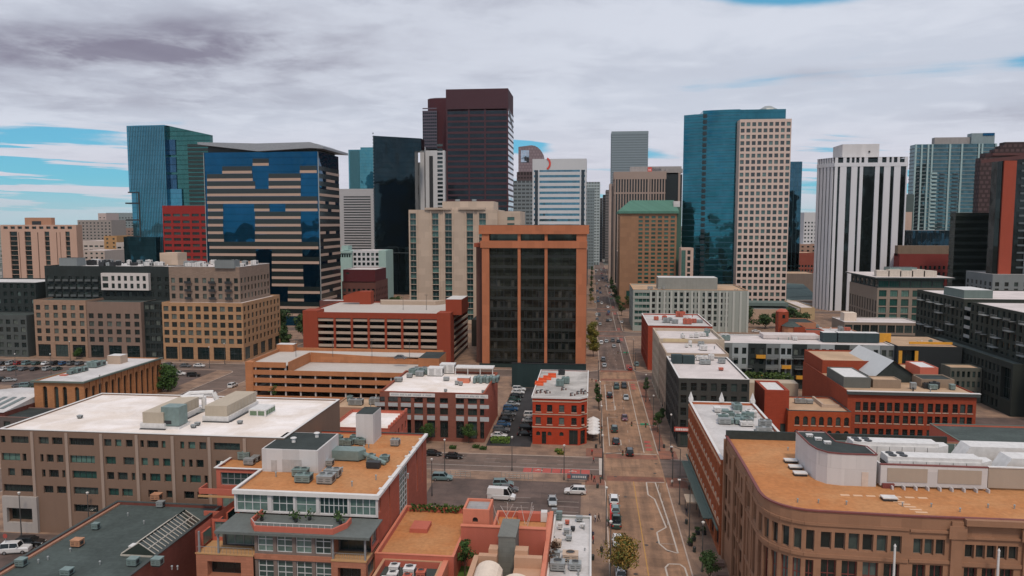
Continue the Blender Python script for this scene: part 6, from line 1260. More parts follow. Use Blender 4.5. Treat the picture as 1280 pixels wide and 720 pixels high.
# ------------------------------------------------------------------ SKYLINE
def skyline():
    # striped tower with the tilted canopy roof
    Y = 410.0; x0,x1,y1,H = X(258,Y,280),X(399.5,Y,280),444.0,Z(190,Y,330)
    BLG = curtain('blue_glass',(.012,.085,.17),1.5,4.0,.10,.0,.92,.03); RB = plain('ribbon_glass',(.018,.026,.026),.12); ST = wall('tower_stone',(.45,.32,.255),.05,.1)
    B = Bld('office_tower','blue mirror glass office tower with pinkish stone bands and a tilted grey canopy roof',org=(x0,Y)); pbox(B,'curtain_wall',x0,x1,Y,y1,.13,H,BLG)
    T = [(205.5,[(316,336)]),(215,[(278,315),(375,396)]),(224.5,[(259,316),(336,376)]),(234,[(259,319),(336,376)]),(243.5,[(259,376)]),(253,[(259,397)]),(262.5,[(260,279),(318,337),(357,397)]),(272,[(260,279),(319,376)]),(281.5,[(260,279),(319,376)]),(291,[(260,279),(319,377)]),(300.5,[(260,280),(319,377)]),(309.5,[(262,398)]),(318.5,[(262,320),(340,378)]),(328,[(262,320),(340,399)]),(337.5,[(340,379)]),(347,[(340,379)]),(356,[(340,380)]),(365,[(360,400)]),(374.5,[(360,380)]),(384,[(340,399)]),(393,[(300,399)])]
    sb,rb = MB(),MB()
    for v,iv in T:
        z = Z(v,Y,330)
        for a,b_ in iv:
            a,b_ = X(a,Y,v),X(b_,Y,v); sb.box(a,Y - .25,z - .75,b_,Y - .003,z + .75); rb.box(a,Y - .1,z + .753,b_,Y - .003,z + 3.35)
    rr = random.Random(5)
    for i,(v,iv) in enumerate(T[1:]):
        z = Z(v,Y,330)
        segs = [(Y,y1)] if i % 4 == 3 else [(Y + rr.choice([0,6,12]),y1 - rr.choice([0,0,8]))]
        if rr.random() < .4: m_ = (segs[0][0] + segs[0][1]) / 2; segs = [(segs[0][0],m_ - 4),(m_ + 3,segs[0][1])]
        rb.box(x1 + .003,Y,z + .753,x1 + .1,y1,z + 3.35)
        for a,b_ in segs: sb.box(x1 + .003,a,z - .75,x1 + .25,b_,z + .75)
    B.part('stone_bands',sb,ST); B.part('ribbon_windows',rb,RB)
    m = MB(); m.box(x1 - .2,Y - .35,.13,x1 + .3,Y - .26,H); m.box(x0 - .3,Y - .35,.13,x0 + .1,Y - .26,H); B.part('corner_trim',m,METG)
    pbox(B,'attic',x0 + 1.5,x1 - 1.5,Y + 2,y1 - 2,H,H + 4.5,plain('attic_black',(.02,.022,.024),.4))
    zl,zm,zr_ = Z(178.5,Y,257) + .0,Z(176,Y,330),Z(177,Y,395); m = MB(); ya,yb = Y - 4,y1 + 5
    def slab(p): # (x,ztop,zbot)
        for (xa,ta,ba),(xb,tb,bb) in zip(p,p[1:]):
            m.face([(xa,ya,ba),(xb,ya,bb),(xb,ya,tb),(xa,ya,ta)]); m.face([(xa,yb,ba),(xb,yb,bb),(xb,yb,tb),(xa,yb,ta)]); m.face([(xa,ya,ta),(xb,ya,tb),(xb,yb,tb),(xa,yb,ta)]); m.face([(xa,ya,ba),(xb,ya,bb),(xb,yb,bb),(xa,yb,ba)])
        for xx,t_,b_ in (p[0],p[-1]): m.face([(xx,ya,b_),(xx,yb,b_),(xx,yb,t_),(xx,ya,t_)])
    slab([(x0 - 1.5,zl,zl - 1.3),((x0 + x1) / 2,Z(176.5,Y),Z(186.5,Y)),(x1 - 3,Z(175.5,Y),Z(183,Y)),(x1 + 4.5,Z(181,Y),Z(184,Y))]); B.part('canopy_roof',m,plain('canopy_grey',(.30,.315,.34),.5,.2)); B.finish()
    # slanted teal glass tower
    Y = 600.0; TG = curtain('teal_glass',(.075,.235,.32),1.6,4.0,.12,.0015,.9,.06); GG = curtain('green_glass',(.05,.16,.15),1.6,4,.15,.002,.85,.06,spandrel=.1)
    B = Bld('glass_tower','teal glass tower leaning outwards at its left edge, tallest on the left side',org=(X(170,Y),Y)); xa,xm,xb = X(158,Y,157),X(207,Y,200),X(262,Y,250); Ht,Hb = Z(157,Y,180),Z(240,Y,170)
    xk,xl = X(161.5,Y,238),X(167,Y,300); q = MB()
    P_ = [(xk,Hb),(xa,Ht),(xm,Z(156,Y,207)),(xm,.13),(xl,.13),(xl,Hb)]
    q.face([(x,Y,z) for x,z in P_]); q.face([(x,Y + 38,z) for x,z in reversed(P_)])
    for (p,z_),(r_,w) in zip(P_,P_[1:] + P_[:1]): q.face([(p,Y,z_),(r_,Y,w),(r_,Y + 38,w),(p,Y + 38,z_)])
    B.part('curtain_wall',q,TG)
    m = MB()
    for i in range(25):
        u0 = 158.5 + i * 2.0; m.box(X(u0 + .3,Y,200) - .12,Y - .35,Z(238,Y,180) if u0 < 167 else .13,X(u0 + .3,Y,200) + .12,Y - .003,Z(158,Y,180)) if u0 > 161 else None
    B.part('mullions',m,plain('mullion_teal',(.10,.19,.22),.4,.5))
    m = MB(); m.box(xk - 1,Y - .5,Hb - .8,xl + 6,Y + 30,Hb + .2)
    for v in (254,275,296,317): z = Z(v,Y,170); m.box(X(163.5,Y),Y - .5,z - .6,xl + 7,Y + 20,z + .6)
    m.box(xl + 6.2,Y - .4,.13,xl + 7,Y - .003,Hb); B.part('balcony_fins',m,DARK)
    # right body, roof sloping down to the right with a green glass prow
    Hr = Z(168,Y,235); q = MB(); P2 = [(xm + .02,.13),(xm + .02,Z(156,Y,207)),(xb,Z(168,Y + 2,262)),(xb,.13)]
    q.face([(x,Y + 4,z) for x,z in P2]); q.face([(x,Y + 9,z) for x,z in reversed(P2)])
    for (p,z_),(r_,w) in zip(P2,P2[1:] + P2[:1]): q.face([(p,Y + 4,z_),(r_,Y + 4,w),(r_,Y + 9,w),(p,Y + 9,z_)])
    B.part('curtain_wall',q,GG);rear(B,xm,xb,Y+9,Y+40,Z(172,Y,262),GG)
    m = MB()
    for i,v in enumerate((173,195,217)): m.box(X(208,Y),Y + 3.2,Z(v + 20,Y,217),X(225,Y),Y + 3.99,Z(v + 1,Y,217))
    B.part('dark_bay',m,curtain('dark_blue_glass',(.04,.10,.17),4,12,.3,.01,.9,.05))
    m = MB()
    for i in range(24): z = Z(181 + i * 5.2,Y,250); m.box(X(240,Y),Y + 3.0,z - 1.3,xb + .1,Y + 3.99,z + 1.0)
    B.part('floor_slots',m,plain('slot_black',(.018,.03,.028),.3)); m = MB(); m.box(X(208,Y,240),Y + 2.5,.13,X(225,Y,240),Y + 3.9,Z(236,Y,217)); B.part('curtain_wall',m,TG)
    m = MB(); m.box(X(160,Y,300) + 0,Y - 6,.13,X(204,Y),Y - .6,Z(296,Y,180)); B.part('base_block',m,curtain('dark_teal_glass',(.03,.09,.12),2,4,.3,.01,.9,.06)); B.finish()
    # red brick slab in front
    Y = 520.0; B = Bld('office_block','plain crimson brick slab with bands of dark windows between the two glass towers',org=(X(230,Y),Y)); x0,x1,H = X(203.5,Y,280),X(262,Y,280),Z(257,Y,232); RBk = wall('crimson_brick',(.27,.025,.022),.06,.1)
    B.block(x0,x1,Y,Y + 30,.13,H,RBk,{'F': grid(x1 - x0,5,5.6,[(Z(v + 3.3,Y,232),Z(v,Y,232)) for v in (267.2,275.6,283,290.2,297.6,305,312.4,320,327)],{'g': WGD,'nx': 3,'dep': .5})},RD,.4); B.finish()
    # tan block far left
    Y = 560.0; B = Bld('office_block','pinkish concrete tower with vertical dark strips and a rooftop box, at the far left',org=(X(50,Y),Y)); PC = wall('pink_concrete',(.50,.32,.245),.06,.1); x0,x1,H = X(2.5,Y,320),X(97,Y,320),Z(281,Y,50); zb,zt = Z(355,Y,50),Z(290.5,Y,50); ops = []
    for a,b_ in ((13.5,23),(32,40),(57,63),(83,88.5)): ops += [(X(a,Y,320) - x0,zb + i * 3.9,X(b_,Y,320) - x0,zb + i * 3.9 + 3.6,{'g': WGD,'f': FR_D,'nx': 2,'dep': .9}) for i in range(int((zt - zb) / 3.9) + 1)]
    ops += [(X(a,Y,320) - x0,zb,X(b_,Y,320) - x0,zt,{'g': WGD,'dep': 1}) for a,b_ in ((24.5,25.5),(48,49.2),(71.5,72.5),(76,76.8))] + [(X(5 + i * 8.9,Y,300) - x0,H - 3.4,X(10.5 + i * 8.9,Y,300) - x0,H - 1.3,{'g': WGD,'dep': 1}) for i in range(10)]
    B.block(x0,x1,Y,Y + 7,.13,H,PC,{'F': ops},RPK,.5); rear(B,x0,x1,Y + 7,Y + 40,H,PC); pbox(B,'penthouse',X(40,Y + 10,275),X(73,Y + 10,275),Y + 2,Y + 6,H - .5,Z(272,Y + 2,55),wall('pink_orange',(.42,.22,.14),.08)); pbox(B,'penthouse_slot',X(48,Y + 9,275),X(59,Y + 9,275),Y + 1.7,Y + 1.99,H,H + 3,DARK); B.finish()
    # louvred grey block
    Y = 700.0; x0,x1,H = X(424.5,Y,300),X(467.5,Y,300),Z(236,Y,446); B = Bld('office_block','light grey office block with a fine louvred face between the striped and black towers',org=(x0,Y)); pbox(B,'wall',x0,x1,Y,Y + 36,.13,H,wall('pale_grey_stone',(.43,.43,.445),.05),RPK)
    m = MB(); pbox(B,'curtain_wall',X(432.5,Y),X(465.5,Y),Y - .1,Y - .003,Z(330,Y),Z(244.5,Y),plain('louvre_dark',(.045,.05,.05),.3))
    n = 26
    for i in range(n): z = Z(330,Y) + (Z(244.5,Y) - Z(330,Y)) * i / n; m.box(X(432.5,Y),Y - .5,z,X(465.5,Y),Y - .11,z + 1.15)
    B.part('louvres',m,wall('pale_grey_stone',(.43,.43,.445))); B.finish()
    # distant teal slab
    Y = 950.0; B = tower('glass_tower','narrow distant turquoise tower peeping out left of the black tower',X(436,Y,220),X(474,Y,220),Y,Y + 40,Z(187,Y,450),curtain('aqua_glass',(.09,.27,.31),2,4,.08,.002),fin=True); pbox(B,'dark_recess',X(441,Y),X(453,Y),Y - .4,Y - .004,.13,Z(188,Y,446),plain('recess_teal',(.03,.12,.15),.3)); pbox(B,'upper_part',X(454,Y),X(474,Y),Y + 1,Y + 39,Z(187,Y,450),Z(184,Y,460),_M['aqua_glass']); B.finish()
    # black tower
    Y = 600.0; BK = curtain('black_glass',(.020,.036,.045),1.6,4,.25,.003,.85,.06); x0,x1 = X(467.5,Y,250),X(519,Y,250); B = Bld('glass_tower','sleek black glass tower with a chamfered top corner, left of the cream tower',org=(x0,Y)); H1 = Z(169.5,Y,468); m = MB()
    m.box(x0,Y,.13,x1,Y + 12,Z(174,Y,510)); m.prism([(x0,Y),(x1,Y),(x1,Y + 12),(x0,Y + 12)],Z(174,Y,510) + .01,Z(174,Y,510) + .5); n = len(m.v)
    za,zb_ = H1,Z(173,Y,526); xx = X(526.5,Y,180); zc = Z(189,Y,520); P3 = [(x0,Z(174,Y,510) + .51),(x0,za),(xx,zb_),(xx,zc),(x1 + .01,zc),(x1 + .01,Z(174,Y,510) + .51)]
    m.face([(x,Y,z) for x,z in P3]); m.face([(x,Y + 12,z) for x,z in reversed(P3)])
    for (p,z_),(r_,w) in zip(P3,P3[1:] + P3[:1]): m.face([(p,Y,z_),(r_,Y,w),(r_,Y + 12,w),(p,Y + 12,z_)])
    B.part('curtain_wall',m,BK); rear(B,x0,x1,Y + 12,Y + 36,Z(174,Y,510),BK); m = MB()
    for i in range(50): m.box(x0 - .3,Y - .3,4 + i * 2.6,x0 + .5,Y - .003,5.2 + i * 2.6)
    m.box(x0,Y - .3,Z(317,Y),x1,Y - .01,Z(317,Y) + .5); B.part('edge_trim',m,plain('edge_grey',(.10,.12,.13),.4,.4)); m = MB()
    for a,b_,c,d_ in ((485,487,176,192),(498,501,190,206),(487,519,240,330)): m.box(X(a,Y),Y - .12,Z(d_,Y),X(b_,Y),Y - .003,Z(c,Y))
    B.part('dark_bay',m,curtain('blacker_glass',(.018,.028,.033),1.6,4,.3,.006,.85,.05)); B.finish()
    # dark grey slab and white striped tower behind
    Y = 740.0; tower('office_tower','grey-brown gridded slab seen in the gap right of the black tower',X(518,Y,250),X(535,Y,250),Y,Y + 20,Z(203,Y,525),wall('slab_shadow',(.07,.075,.08)),pier=wall('slab_grey',(.14,.15,.155)),pw=1.2,pf=fr(X(519,Y),X(534.5,Y),7),pproud=.5).finish()
    Y = 625.0; x0,x1,H = X(532,Y,230),X(556,Y,230),Z(188,Y,545); B = Bld('office_tower','narrow white tower with one dark vertical band and louvred right half',org=(x0,Y)); pbox(B,'wall',x0,x1,Y,Y + 8,.13,H,wall('tower_white',(.55,.56,.58),.05)); pbox(B,'window_strip',X(538.5,Y),X(543,Y),Y - .3,Y - .003,.13,Z(194,Y),DARK); m = MB()
    for i in range(34): z = 8 + i * 3.5; m.box(X(548.5,Y),Y - .3,z,X(555,Y),Y - .003,z + 1.9)
    B.part('ribbon_windows',m,WGD); pbox(B,'stepped_top',X(527,Y),X(532,Y),Y + 1,Y + 7,.13,Z(183,Y,530),wall('tower_white',(.55,.56,.58))); B.finish()
    # purple-brown tall tower
    Y = 630.0; PB = curtain('plum_glass',(.024,.034,.042),1.6,3.95,.3,.004,.7,.12); PW_ = wall('plum_granite',(.068,.031,.040),.06,.08); x0,x1,y1,H = X(558.5,Y,220),X(635,Y,220),672,Z(111,Y,597)
    B = Bld('office_tower','tallest tower, plum-brown granite with bands of dark windows in the centre of the skyline',org=(x0,Y)); pbox(B,'curtain_wall',x0 + .2,x1 - .3,Y + .2,y1,.13,H - 1,PB); m = MB(); z = 6; top = Z(138,Y,597); i = 0
    while z < H:
        if z < top: m.box(x0,Y,z,x1,Y + .19,z + (1.55 if i % 3 else 2.0))
        z += 4.75; i += 1
    m.box(x0,Y,top,x1,y1,H)
    for u in (558.5,586,606,634): x = X(u,Y,220); m.box(x - .3,Y - .05,.13,x + .9,Y + .18,H - .1)
    B.part('granite_bands',m,PW_)
    m = MB(); z = 6
    while z < top: m.box(x1 - .29,Y + .3,z,x1 + .35,y1,z + 1.6); z += 4.75
    B.part('side_bands',m,wall('grey_granite',(.13,.12,.135))); m = MB(); m.box(x1 - .28,Y + .3,.13,x1 + .2,y1,top); B.part('side_glass',m,curtain('silver_glass',(.45,.50,.56),1.6,4,.2,.008)); m = MB(); m.face([(x1 + .4,Y + 6,H - 20),(x1 + .4,Y + 34,H - 31),(x1 + .4,Y + 34,H - 26),(x1 + .4,Y + 6,H - 15)]); B.part('side_emblem',m,DARK); B.finish()
    Y = 650.0; B = Bld('office_tower','reddish round-cornered tower half hidden behind the tallest tower',org=(X(545,Y),Y)); xa,xb = X(533,Y,150),X(562,Y,150); m = MB(); P4 = [(xa,Y + 6),(xa + 3,Y + 2),(xa + 8,Y),(xb,Y),(xb,Y + 36),(xa,Y + 36)]; m.prism(P4,.13,Z(122.5,Y,545)); B.part('wall',m,wall('maroon_granite',(.075,.022,.030),.06))
    m = MB(); xa2,xb2 = X(528.5,Y - 3,150),X(546,Y - 3,150); m.box(xa2,Y - 3,Z(187,Y,535),xb2,Y + 20,Z(139,Y,535)); B.part('upper_bay',m,PB); m = MB()
    for i in range(13): z = Z(184,Y,535) + i * 2.7; m.box(xa2 - .1,Y - 3.3,z,xb2,Y - 3.003,z + 1.0)
    for i in range(8): x = xa2 + (xb2 - xa2) * i / 7; m.box(x - .2,Y - 3.35,Z(187,Y,535),x + .2,Y - 3.301,Z(139,Y,535))
    B.part('bay_grid',m,wall('plum_light',(.12,.10,.13))); B.finish()
    # small mid-ground pieces left of the cream tower
    Y = 560.0; B = Bld('apartment_tower','white and mint apartment block with a stepped pale green top',org=(X(450,Y),Y)); MG = wall('mint_render',(.33,.47,.44),.06); x0 = X(425,Y,330); B.block(X(441,Y,330),X(474,Y,330),Y,Y + 24,.13,Z(313,Y,455),wall('tower_white',(.55,.56,.58)),{'F': grid(X(474,Y) - X(441,Y),6,2.2,[(Z(v + 3.8,Y,450),Z(v,Y,450)) for v in (316,322,328,334,340)],{'g': WG,'nx': 2})},RPK,.4)
    B.block(x0,X(441,Y,330) - .1,Y - 2,Y + 20,.13,Z(316,Y,430),MG,{'F': grid(X(441,Y) - x0,5,1.4,[(Z(317.5 + 4,Y,430),Z(317.5,Y,430))],{'g': WGD})},None); m = MB(); m.prism([(x0 - 1,Y - 3),(X(441,Y) + 1,Y - 3),(X(441,Y) + 1,Y + 20),(x0 - 1,Y + 20)],Z(316,Y,430),Z(313.5,Y,430)); m.box(X(429,Y),Y,Z(313.4,Y),X(437,Y),Y + 9,Z(308,Y)); B.part('roof',m,MG); pbox(B,'end_wall',X(475,Y),X(484,Y),Y - 1,Y + 20,.13,Z(313,Y,480),MG); B.finish()
    Y = 470.0; B = Bld('brick_building','deep maroon brick block with a pale roof behind the red garage',org=(X(450,Y),Y)); MR = wall('maroon_brick',(.105,.022,.028),.1); x0,x1 = X(429,Y,350),X(469,Y,350); B.block(x0,x1,Y,Y + 26,Z(352,Y,450),Z(337,Y,450),MR,{'F': [(2,Z(344,Y),4,Z(342,Y),{'g': WGG})]},RPK,.3,.3,METW)
    B.block(x0 - 1,x1,Y + .5,Y + 30,.13,Z(352,Y,450) - .01,wall('dull_brick',(.15,.065,.055),.12),{'F': grid(x1 - x0 + 1,7,1.8,rows(3,4,3.8,2),{'g': WGD}),'R': grid(29.5,8,1.6,rows(3,4,3.8,2),{'g': WGD})},None); B.finish()
    Y = 400; B = Bld('brick_building','small dark brick block with a green canopy roof beside the striped tower base',org=(X(415,Y),Y)); B.block(X(400,Y,400),X(430,Y,400),Y,Y + 9,.13,Z(376,Y,415),wall('dull_brick',(.15,.065,.055)),{'F': grid(10,4,1.5,rows(3,3,3.6,2),{'g': WGD})},RWD,.3); B.finish()
    # white banded tower with the red chevron
    Y = 580.0; x0,x1,H = X(666,Y,240),X(732.5,Y,240),Z(198.5,Y,700); WB_ = wall('banded_white',(.50,.51,.53),.04,.1); B = tower('office_tower','silver-white office tower with aqua window bands and a small red chevron sign',x0,x1,Y,Y + 34,H,curtain('aqua_band',(.09,.20,.26),1.6,4.2,.25,.01,.8,.06),WB_,4.22,2.4,3.2,.25,top=WB_,toph=H - Z(212.5,Y,700)); m = MB()
    for u in (670.5,728.5): m.box(X(u,Y,240) - 1.2,Y - .32,5,X(u,Y,240) + 1.2,Y - .251,Z(213,Y))
    B.part('corner_glass',m,plain('corner_dark',(.02,.03,.04),.2)); m = MB()
    for u in (666.5,673.5,725.5,732): m.box(X(u,Y,240) - .5,Y - .45,.13,X(u,Y,240) + .5,Y - .33,Z(199,Y))
    B.part('corner_pier',m,WB_); B.finish()
    t = empty('chevron_sign',(X(685,Y),Y - .8,Z(205,Y)),'small curved red chevron sign high on the silver-white banded tower','sign'); m = MB(); xc,zc = X(684.5,Y,205),Z(205,Y)
    for i in range(8):
        a0,a1 = -1.0 + 2.0 * i / 8,-1.0 + 2.0 * (i + 1) / 8; f = lambda a,r: (xc - 3 + r * math.cos(a) * 1.0,zc + r * math.sin(a)); p,q_,r_,s_ = f(a0,4.2),f(a1,4.2),f(a1,5.6),f(a0,5.6); m.face([(p[0],Y - .8,p[1]),(q_[0],Y - .8,q_[1]),(r_[0],Y - .8,r_[1]),(s_[0],Y - .8,s_[1])]); m.face([(r_[0],Y - .8,r_[1]),(s_[0],Y - .8,s_[1]),(s_[0],Y - .5,s_[1]),(r_[0],Y - .5,r_[1])])
    m.build('emblem',plain('sign_red_bright',(.60,.06,.04),.5),t)
    # curved-top tower behind it
    Y = 1000.0; B = Bld('office_tower','distant mauve tower with a quarter-round vaulted top',org=(X(663,Y),Y)); xa,xb = X(648,Y,190),X(679,Y,190); zt = Z(181.5,Y,665); zs = Z(198,Y,670); m = MB(); xm = X(664,Y,190); P5 = [(xa,.13),(xa,zt - 2),(xm,zt)] + [(xm + (xb - xm) * math.sin(a),zs + (zt - zs) * math.cos(a)) for a in (.3,.6,.9,1.2,1.5)] + [(xb,.13)]
    m.face([(x,Y,z) for x,z in P5]); m.face([(x,Y + 30,z) for x,z in reversed(P5)])
    for (p,z_),(r_,w) in zip(P5,P5[1:] + P5[:1]): m.face([(p,Y,z_),(r_,Y,w),(r_,Y + 30,w),(p,Y + 30,z_)])
    B.part('wall',m,wall('mauve_stone',(.26,.20,.22),.06,.1,joints=(4,4,.6),jdark=.7)); pbox(B,'glass_bay',X(651,Y),X(661,Y),Y - .5,Y - .01,Z(203,Y),Z(188,Y),curtain('silver_glass',(.45,.50,.56))); B.finish()
    for (a,b_,v,Y,c,lb) in ((646,666,215,860,(.10,.07,.075),'brown finned office tower wedged between the tallest tower and the white banded one'),(641,668,226,800,(.20,.235,.255),'grey-blue gridded slab low between the tallest tower and the white banded one'),(732,743,236,960,(.20,.25,.27),'grey slab just right of the white banded tower'),(731,750,228,1060,(.36,.43,.45),'pale aqua tower just right of the white banded tower')):
        tower('office_tower',lb,X(a,Y,250),X(b_,Y,250),Y,Y + 30,Z(v,Y),wall('dusk_%d' % a,tuple(q * .35 for q in c),.1),band=wall('band_%d' % a,c,.06),pitch=4,bh=2.1,pier=wall('band_%d' % a,c),pw=1.0,pf=fr(X(a,Y,250) + .5,X(b_,Y,250) - .5,6),side='R',pproud=.3).finish()
    for i,(a,b_,v,Y,c) in enumerate(((750,753,248,1150,(.08,.08,.085)),(753.5,757,244,1250,(.12,.10,.09)),(757,761,238,1100,(.16,.15,.15)),(745,751,262,1400,(.20,.22,.23)),(746,756,290,1500,(.24,.22,.20)),(735,745,300,1600,(.2,.2,.2)))):
        tower('office_tower',['sliver of a black tower at the vanishing point of the street','sliver of a brown tower beside the street vanishing point','narrow grey tower right of the street vanishing point','blue-grey block closing the left side of the distant street','low beige block closing the distant street','small grey block at the far end of the street'][i],X(a,Y,270),X(b_,Y,270),Y,Y + 30,Z(v,Y),wall('far_d%d' % i,tuple(q * .5 for q in c)),band=wall('far_b%d' % i,c),pitch=4,bh=2).finish()
    # far grey slab tower
    Y = 1200.0; B = tower('office_tower','tall plain grey slab tower standing alone in the sky right of centre',X(764.5,Y,190),X(810,Y,190),Y,Y + 50,Z(164,Y,787),wall('slab_glass',(.16,.20,.225),.05),wall('slab_stone',(.22,.27,.30),.04),3.9,2.3,3,.3,top=wall('slab_stone',(.22,.27,.30)),toph=4); B.finish()
    # brown finned bank tower
    Y = 740.0; FN = wall('fin_brown',(.33,.255,.22),.05,.1); x0,x1,H = X(768,Y,260),X(831,Y,260),Z(214.5,Y,800); B = tower('bank_building','brown bank building with tight vertical fins and a small rooftop name sign',x0,x1,Y,Y + 40,H,plain('fin_glass',(.03,.033,.035),.2),pier=FN,pw=1.1,pf=fr(x0 + .6,x1 - .6,19),ps=fr(Y + 1,Y + 39,12),side='L',pproud=.9,top=FN,toph=H - Z(224,Y,800),roof=RPK)
    m = MB(); m.box(x0 - .95,Y - .98,Z(243,Y),x1 + .3,Y - .91,Z(241,Y)); m.box(x0 + (x1 - x0) * .66,Y - 1.0,.13,x0 + (x1 - x0) * .69,Y - .985,H); B.part('belt_course',m,FN)
    x2 = X(852,Y + 4,260); pbox(B,'side_wing',x1 + .4,x2,Y + 4,Y + 40,.13,Z(219,Y),plain('fin_glass',(.03,.033,.035)),RD); pbox(B,'side_crown',x1 + .35,x2 + .3,Y + 3.6,Y + 40,Z(217,Y),Z(212,Y),wall('crown_grey',(.30,.28,.275))); pbox(B,'side_pier',X(845,Y),X(847.5,Y),Y + 3.2,Y + 3.99,.13,Z(217,Y),FN)
    pbox(B,'penthouse',X(788,Y + 8,212),X(852,Y + 8,212),Y + 8,Y + 30,H,Z(209.5,Y + 8),wall('crown_grey',(.30,.28,.275))); pbox(B,'left_annex',X(761.5,Y + 6,260),x0 - 1,Y + 6,Y + 30,.13,Z(230,Y),wall('annex_pink',(.46,.37,.33)),RPK); m = MB()
    for i in range(3): u = 763.2 + i * 1.7; m.box(X(u,Y + 6) - .3,Y + 5.8,.13,X(u,Y + 6) + .3,Y + 5.99,Z(233,Y))
    B.part('window_strip',m,DARK); B.finish()
    t = empty('rooftop_sign',(X(812,Y + 7),Y + 7.5,Z(212,Y + 7)),'small sign with a red square and dark letters on the brown bank building roof','sign'); xa,xb,zz0,zz1 = X(809.8,Y + 7,213),X(814.8,Y + 7,213),Z(216,Y + 7),Z(210.5,Y + 7); m = MB(); m.box(xa,Y + 7,zz0,xb,Y + 7.9,zz1); m.build('red_panel',plain('sign_red_bright',(.60,.06,.04)),t)
    def text(s,name,x,z,y,size,mat,par,ang=0):
        cu = bpy.data.curves.new(name,'FONT'); cu.body = s; cu.size = size; cu.extrude = .06; o = bpy.data.objects.new(name,cu); COL.objects.link(o)
        dg = bpy.context.evaluated_depsgraph_get(); me = bpy.data.meshes.new_from_object(o.evaluated_get(dg)); bpy.data.objects.remove(o); bpy.data.curves.remove(cu); me.materials.clear(); me.materials.append(mat)
        o = bpy.data.objects.new(name,me); COL.objects.link(o); og = par['_org']; o.parent = par; o.location = (x - og[0],y - og[1],z - og[2]); o.rotation_euler = (PI / 2,0,ang); return o
    text('us','lettering',xa + .3,zz0 + 1.2,Y + 6.85,3.4,plain('letter_white',(.75,.70,.68)),t); text('bank','lettering',xb + .5,zz0 + 1.0,Y + 6.85,4.6,plain('letter_navy',(.03,.04,.06)),t)
    # tan hotel with green roof
    Y = 520.0; B = Bld('hotel','tan hotel with rows of green windows under a pitched green copper roof',org=(X(812,Y),Y)); HT = wall('hotel_tan',(.30,.165,.095),.06,.1,joints=(3,3.1,.03)); x0,x1,H = X(774.5,Y,330),X(845,Y,330),Z(264,Y,812); ws = X(796.5,Y,320) - x0; us = [800.2 + i * 8.0 for i in range(6)]
    ops = []
    for j in range(18):
        zb = Z(272.4 + j * 5.07,Y,820)
        for u in us: a = X(u,Y,320) - x0; ops.append((a - 1.4,zb - .3,a + 1.4,zb + 1.3,{'g': winglass('hotel_glass',dark=(.012,.05,.042),blind=(.05,.16,.13),thr=.2),'f': FR_D,'dep': .35}))
    ops.append((.8 + 4,Z(369,Y),12.0,Z(362,Y),{'g': WGG,'nx': 5}))
    B.block(x0,x1,Y,Y + 40,.13,H,HT,{'F': ops,'L': grid(40,7,1.6,rows(25,14,3.1,1.5),{'g': WGG},2,16)},None); zr1 = Z(250,Y + 6,812); m = MB(); e = 1.2; a,b_ = x0 - e,x1 + e; c,d_ = x0 + 7.5,x1 - 1
    m.face([(a,Y - e,H),(b_,Y - e,H),(d_,Y + 12,zr1),(c,Y + 12,zr1)]); m.face([(b_,Y - e,H),(b_,Y + 41,H),(d_,Y + 30,zr1),(d_,Y + 12,zr1)]); m.face([(b_,Y + 41,H),(a,Y + 41,H),(c,Y + 30,zr1),(d_,Y + 30,zr1)]); m.face([(a,Y + 41,H),(a,Y - e,H),(c,Y + 12,zr1),(c,Y + 30,zr1)]); m.face([(c,Y + 12,zr1),(d_,Y + 12,zr1),(d_,Y + 30,zr1),(c,Y + 30,zr1)]); m.box(a,Y - e,H - 1.6,b_,Y + 41,H - .01)
    B.part('roof',m,wall('copper_green',(.085,.20,.155),.06,.2,joints=(1.0,60,.05),jdark=.8)); pbox(B,'chimney',X(842,Y + 4,258),X(850,Y + 4,258),Y + 4,Y + 12,H - 4,Z(252,Y + 4),PENTW); pbox(B,'green_wing',x1 + .1,X(850,Y),Y + 3,Y + 38,.13,Z(259,Y),wall('wing_green',(.06,.12,.095))); B.finish()
    m = MB(); 
    Y = 505.0; B = Bld('office_block','small pinkish block with square windows at the foot of the blue curved tower',org=(X(858,Y),Y)); x0,x1 = X(851,Y,330),X(866.5,Y,330); B.block(x0,x1,Y,Y + 12,.13,Z(310,Y,858),wall('pink_stone',(.50,.36,.30)),{'F': [(x1 - x0 - 3.9,Z(v + 5,Y,858),x1 - x0 - 1.9,Z(v,Y,858),{'g': WGD}) for v in (313,320.5,328,335,342,349)]},RPK,.3); pbox(B,'glass_bay',x0 + .3,x0 + 3,Y - .3,Y - .01,2,Z(312,Y),WGG); B.finish()
    # curved blue glass tower with pink stone grid wing
    Y = 530.0; CG = curtain('deep_teal_glass',(.04,.17,.22),1.5,3.95,.12,.0015,.93,.04); B = Bld('glass_tower','curved deep blue-teal glass tower joined to a pink stone gridded slab',org=(X(900,Y),Y)); zt = Z(141,Y,900); m = MB(); p0,p1,p2,p3 = X(856,Y,200),X(876,Y,200),X(884,Y,200),X(922,Y,200)
    arc = []
    for i in range(13): f = i / 12; x = p0 + (X(924,Y,200) - p0) * f; arc.append((x,Y + 14 * (1 - math.sin(PI * (.12 + .88 * f) * .5) ** .7) ))
    poly = arc + [(arc[-1][0],Y + 42),(p0 + 4,Y + 42)]; m.prism(poly,.13,zt); B.part('curtain_wall',m,CG)
    m = MB(); 
    k = 0
    for i in range(34):
        z = 6 + i * 3.95
        if z > zt: break
        for (xa,ya),(xb,yb) in zip(arc,arc[1:]): m.face([(xa,ya - .12,z),(xb,yb - .12,z),(xb,yb - .12,z + .55),(xa,ya - .12,z + .55)])
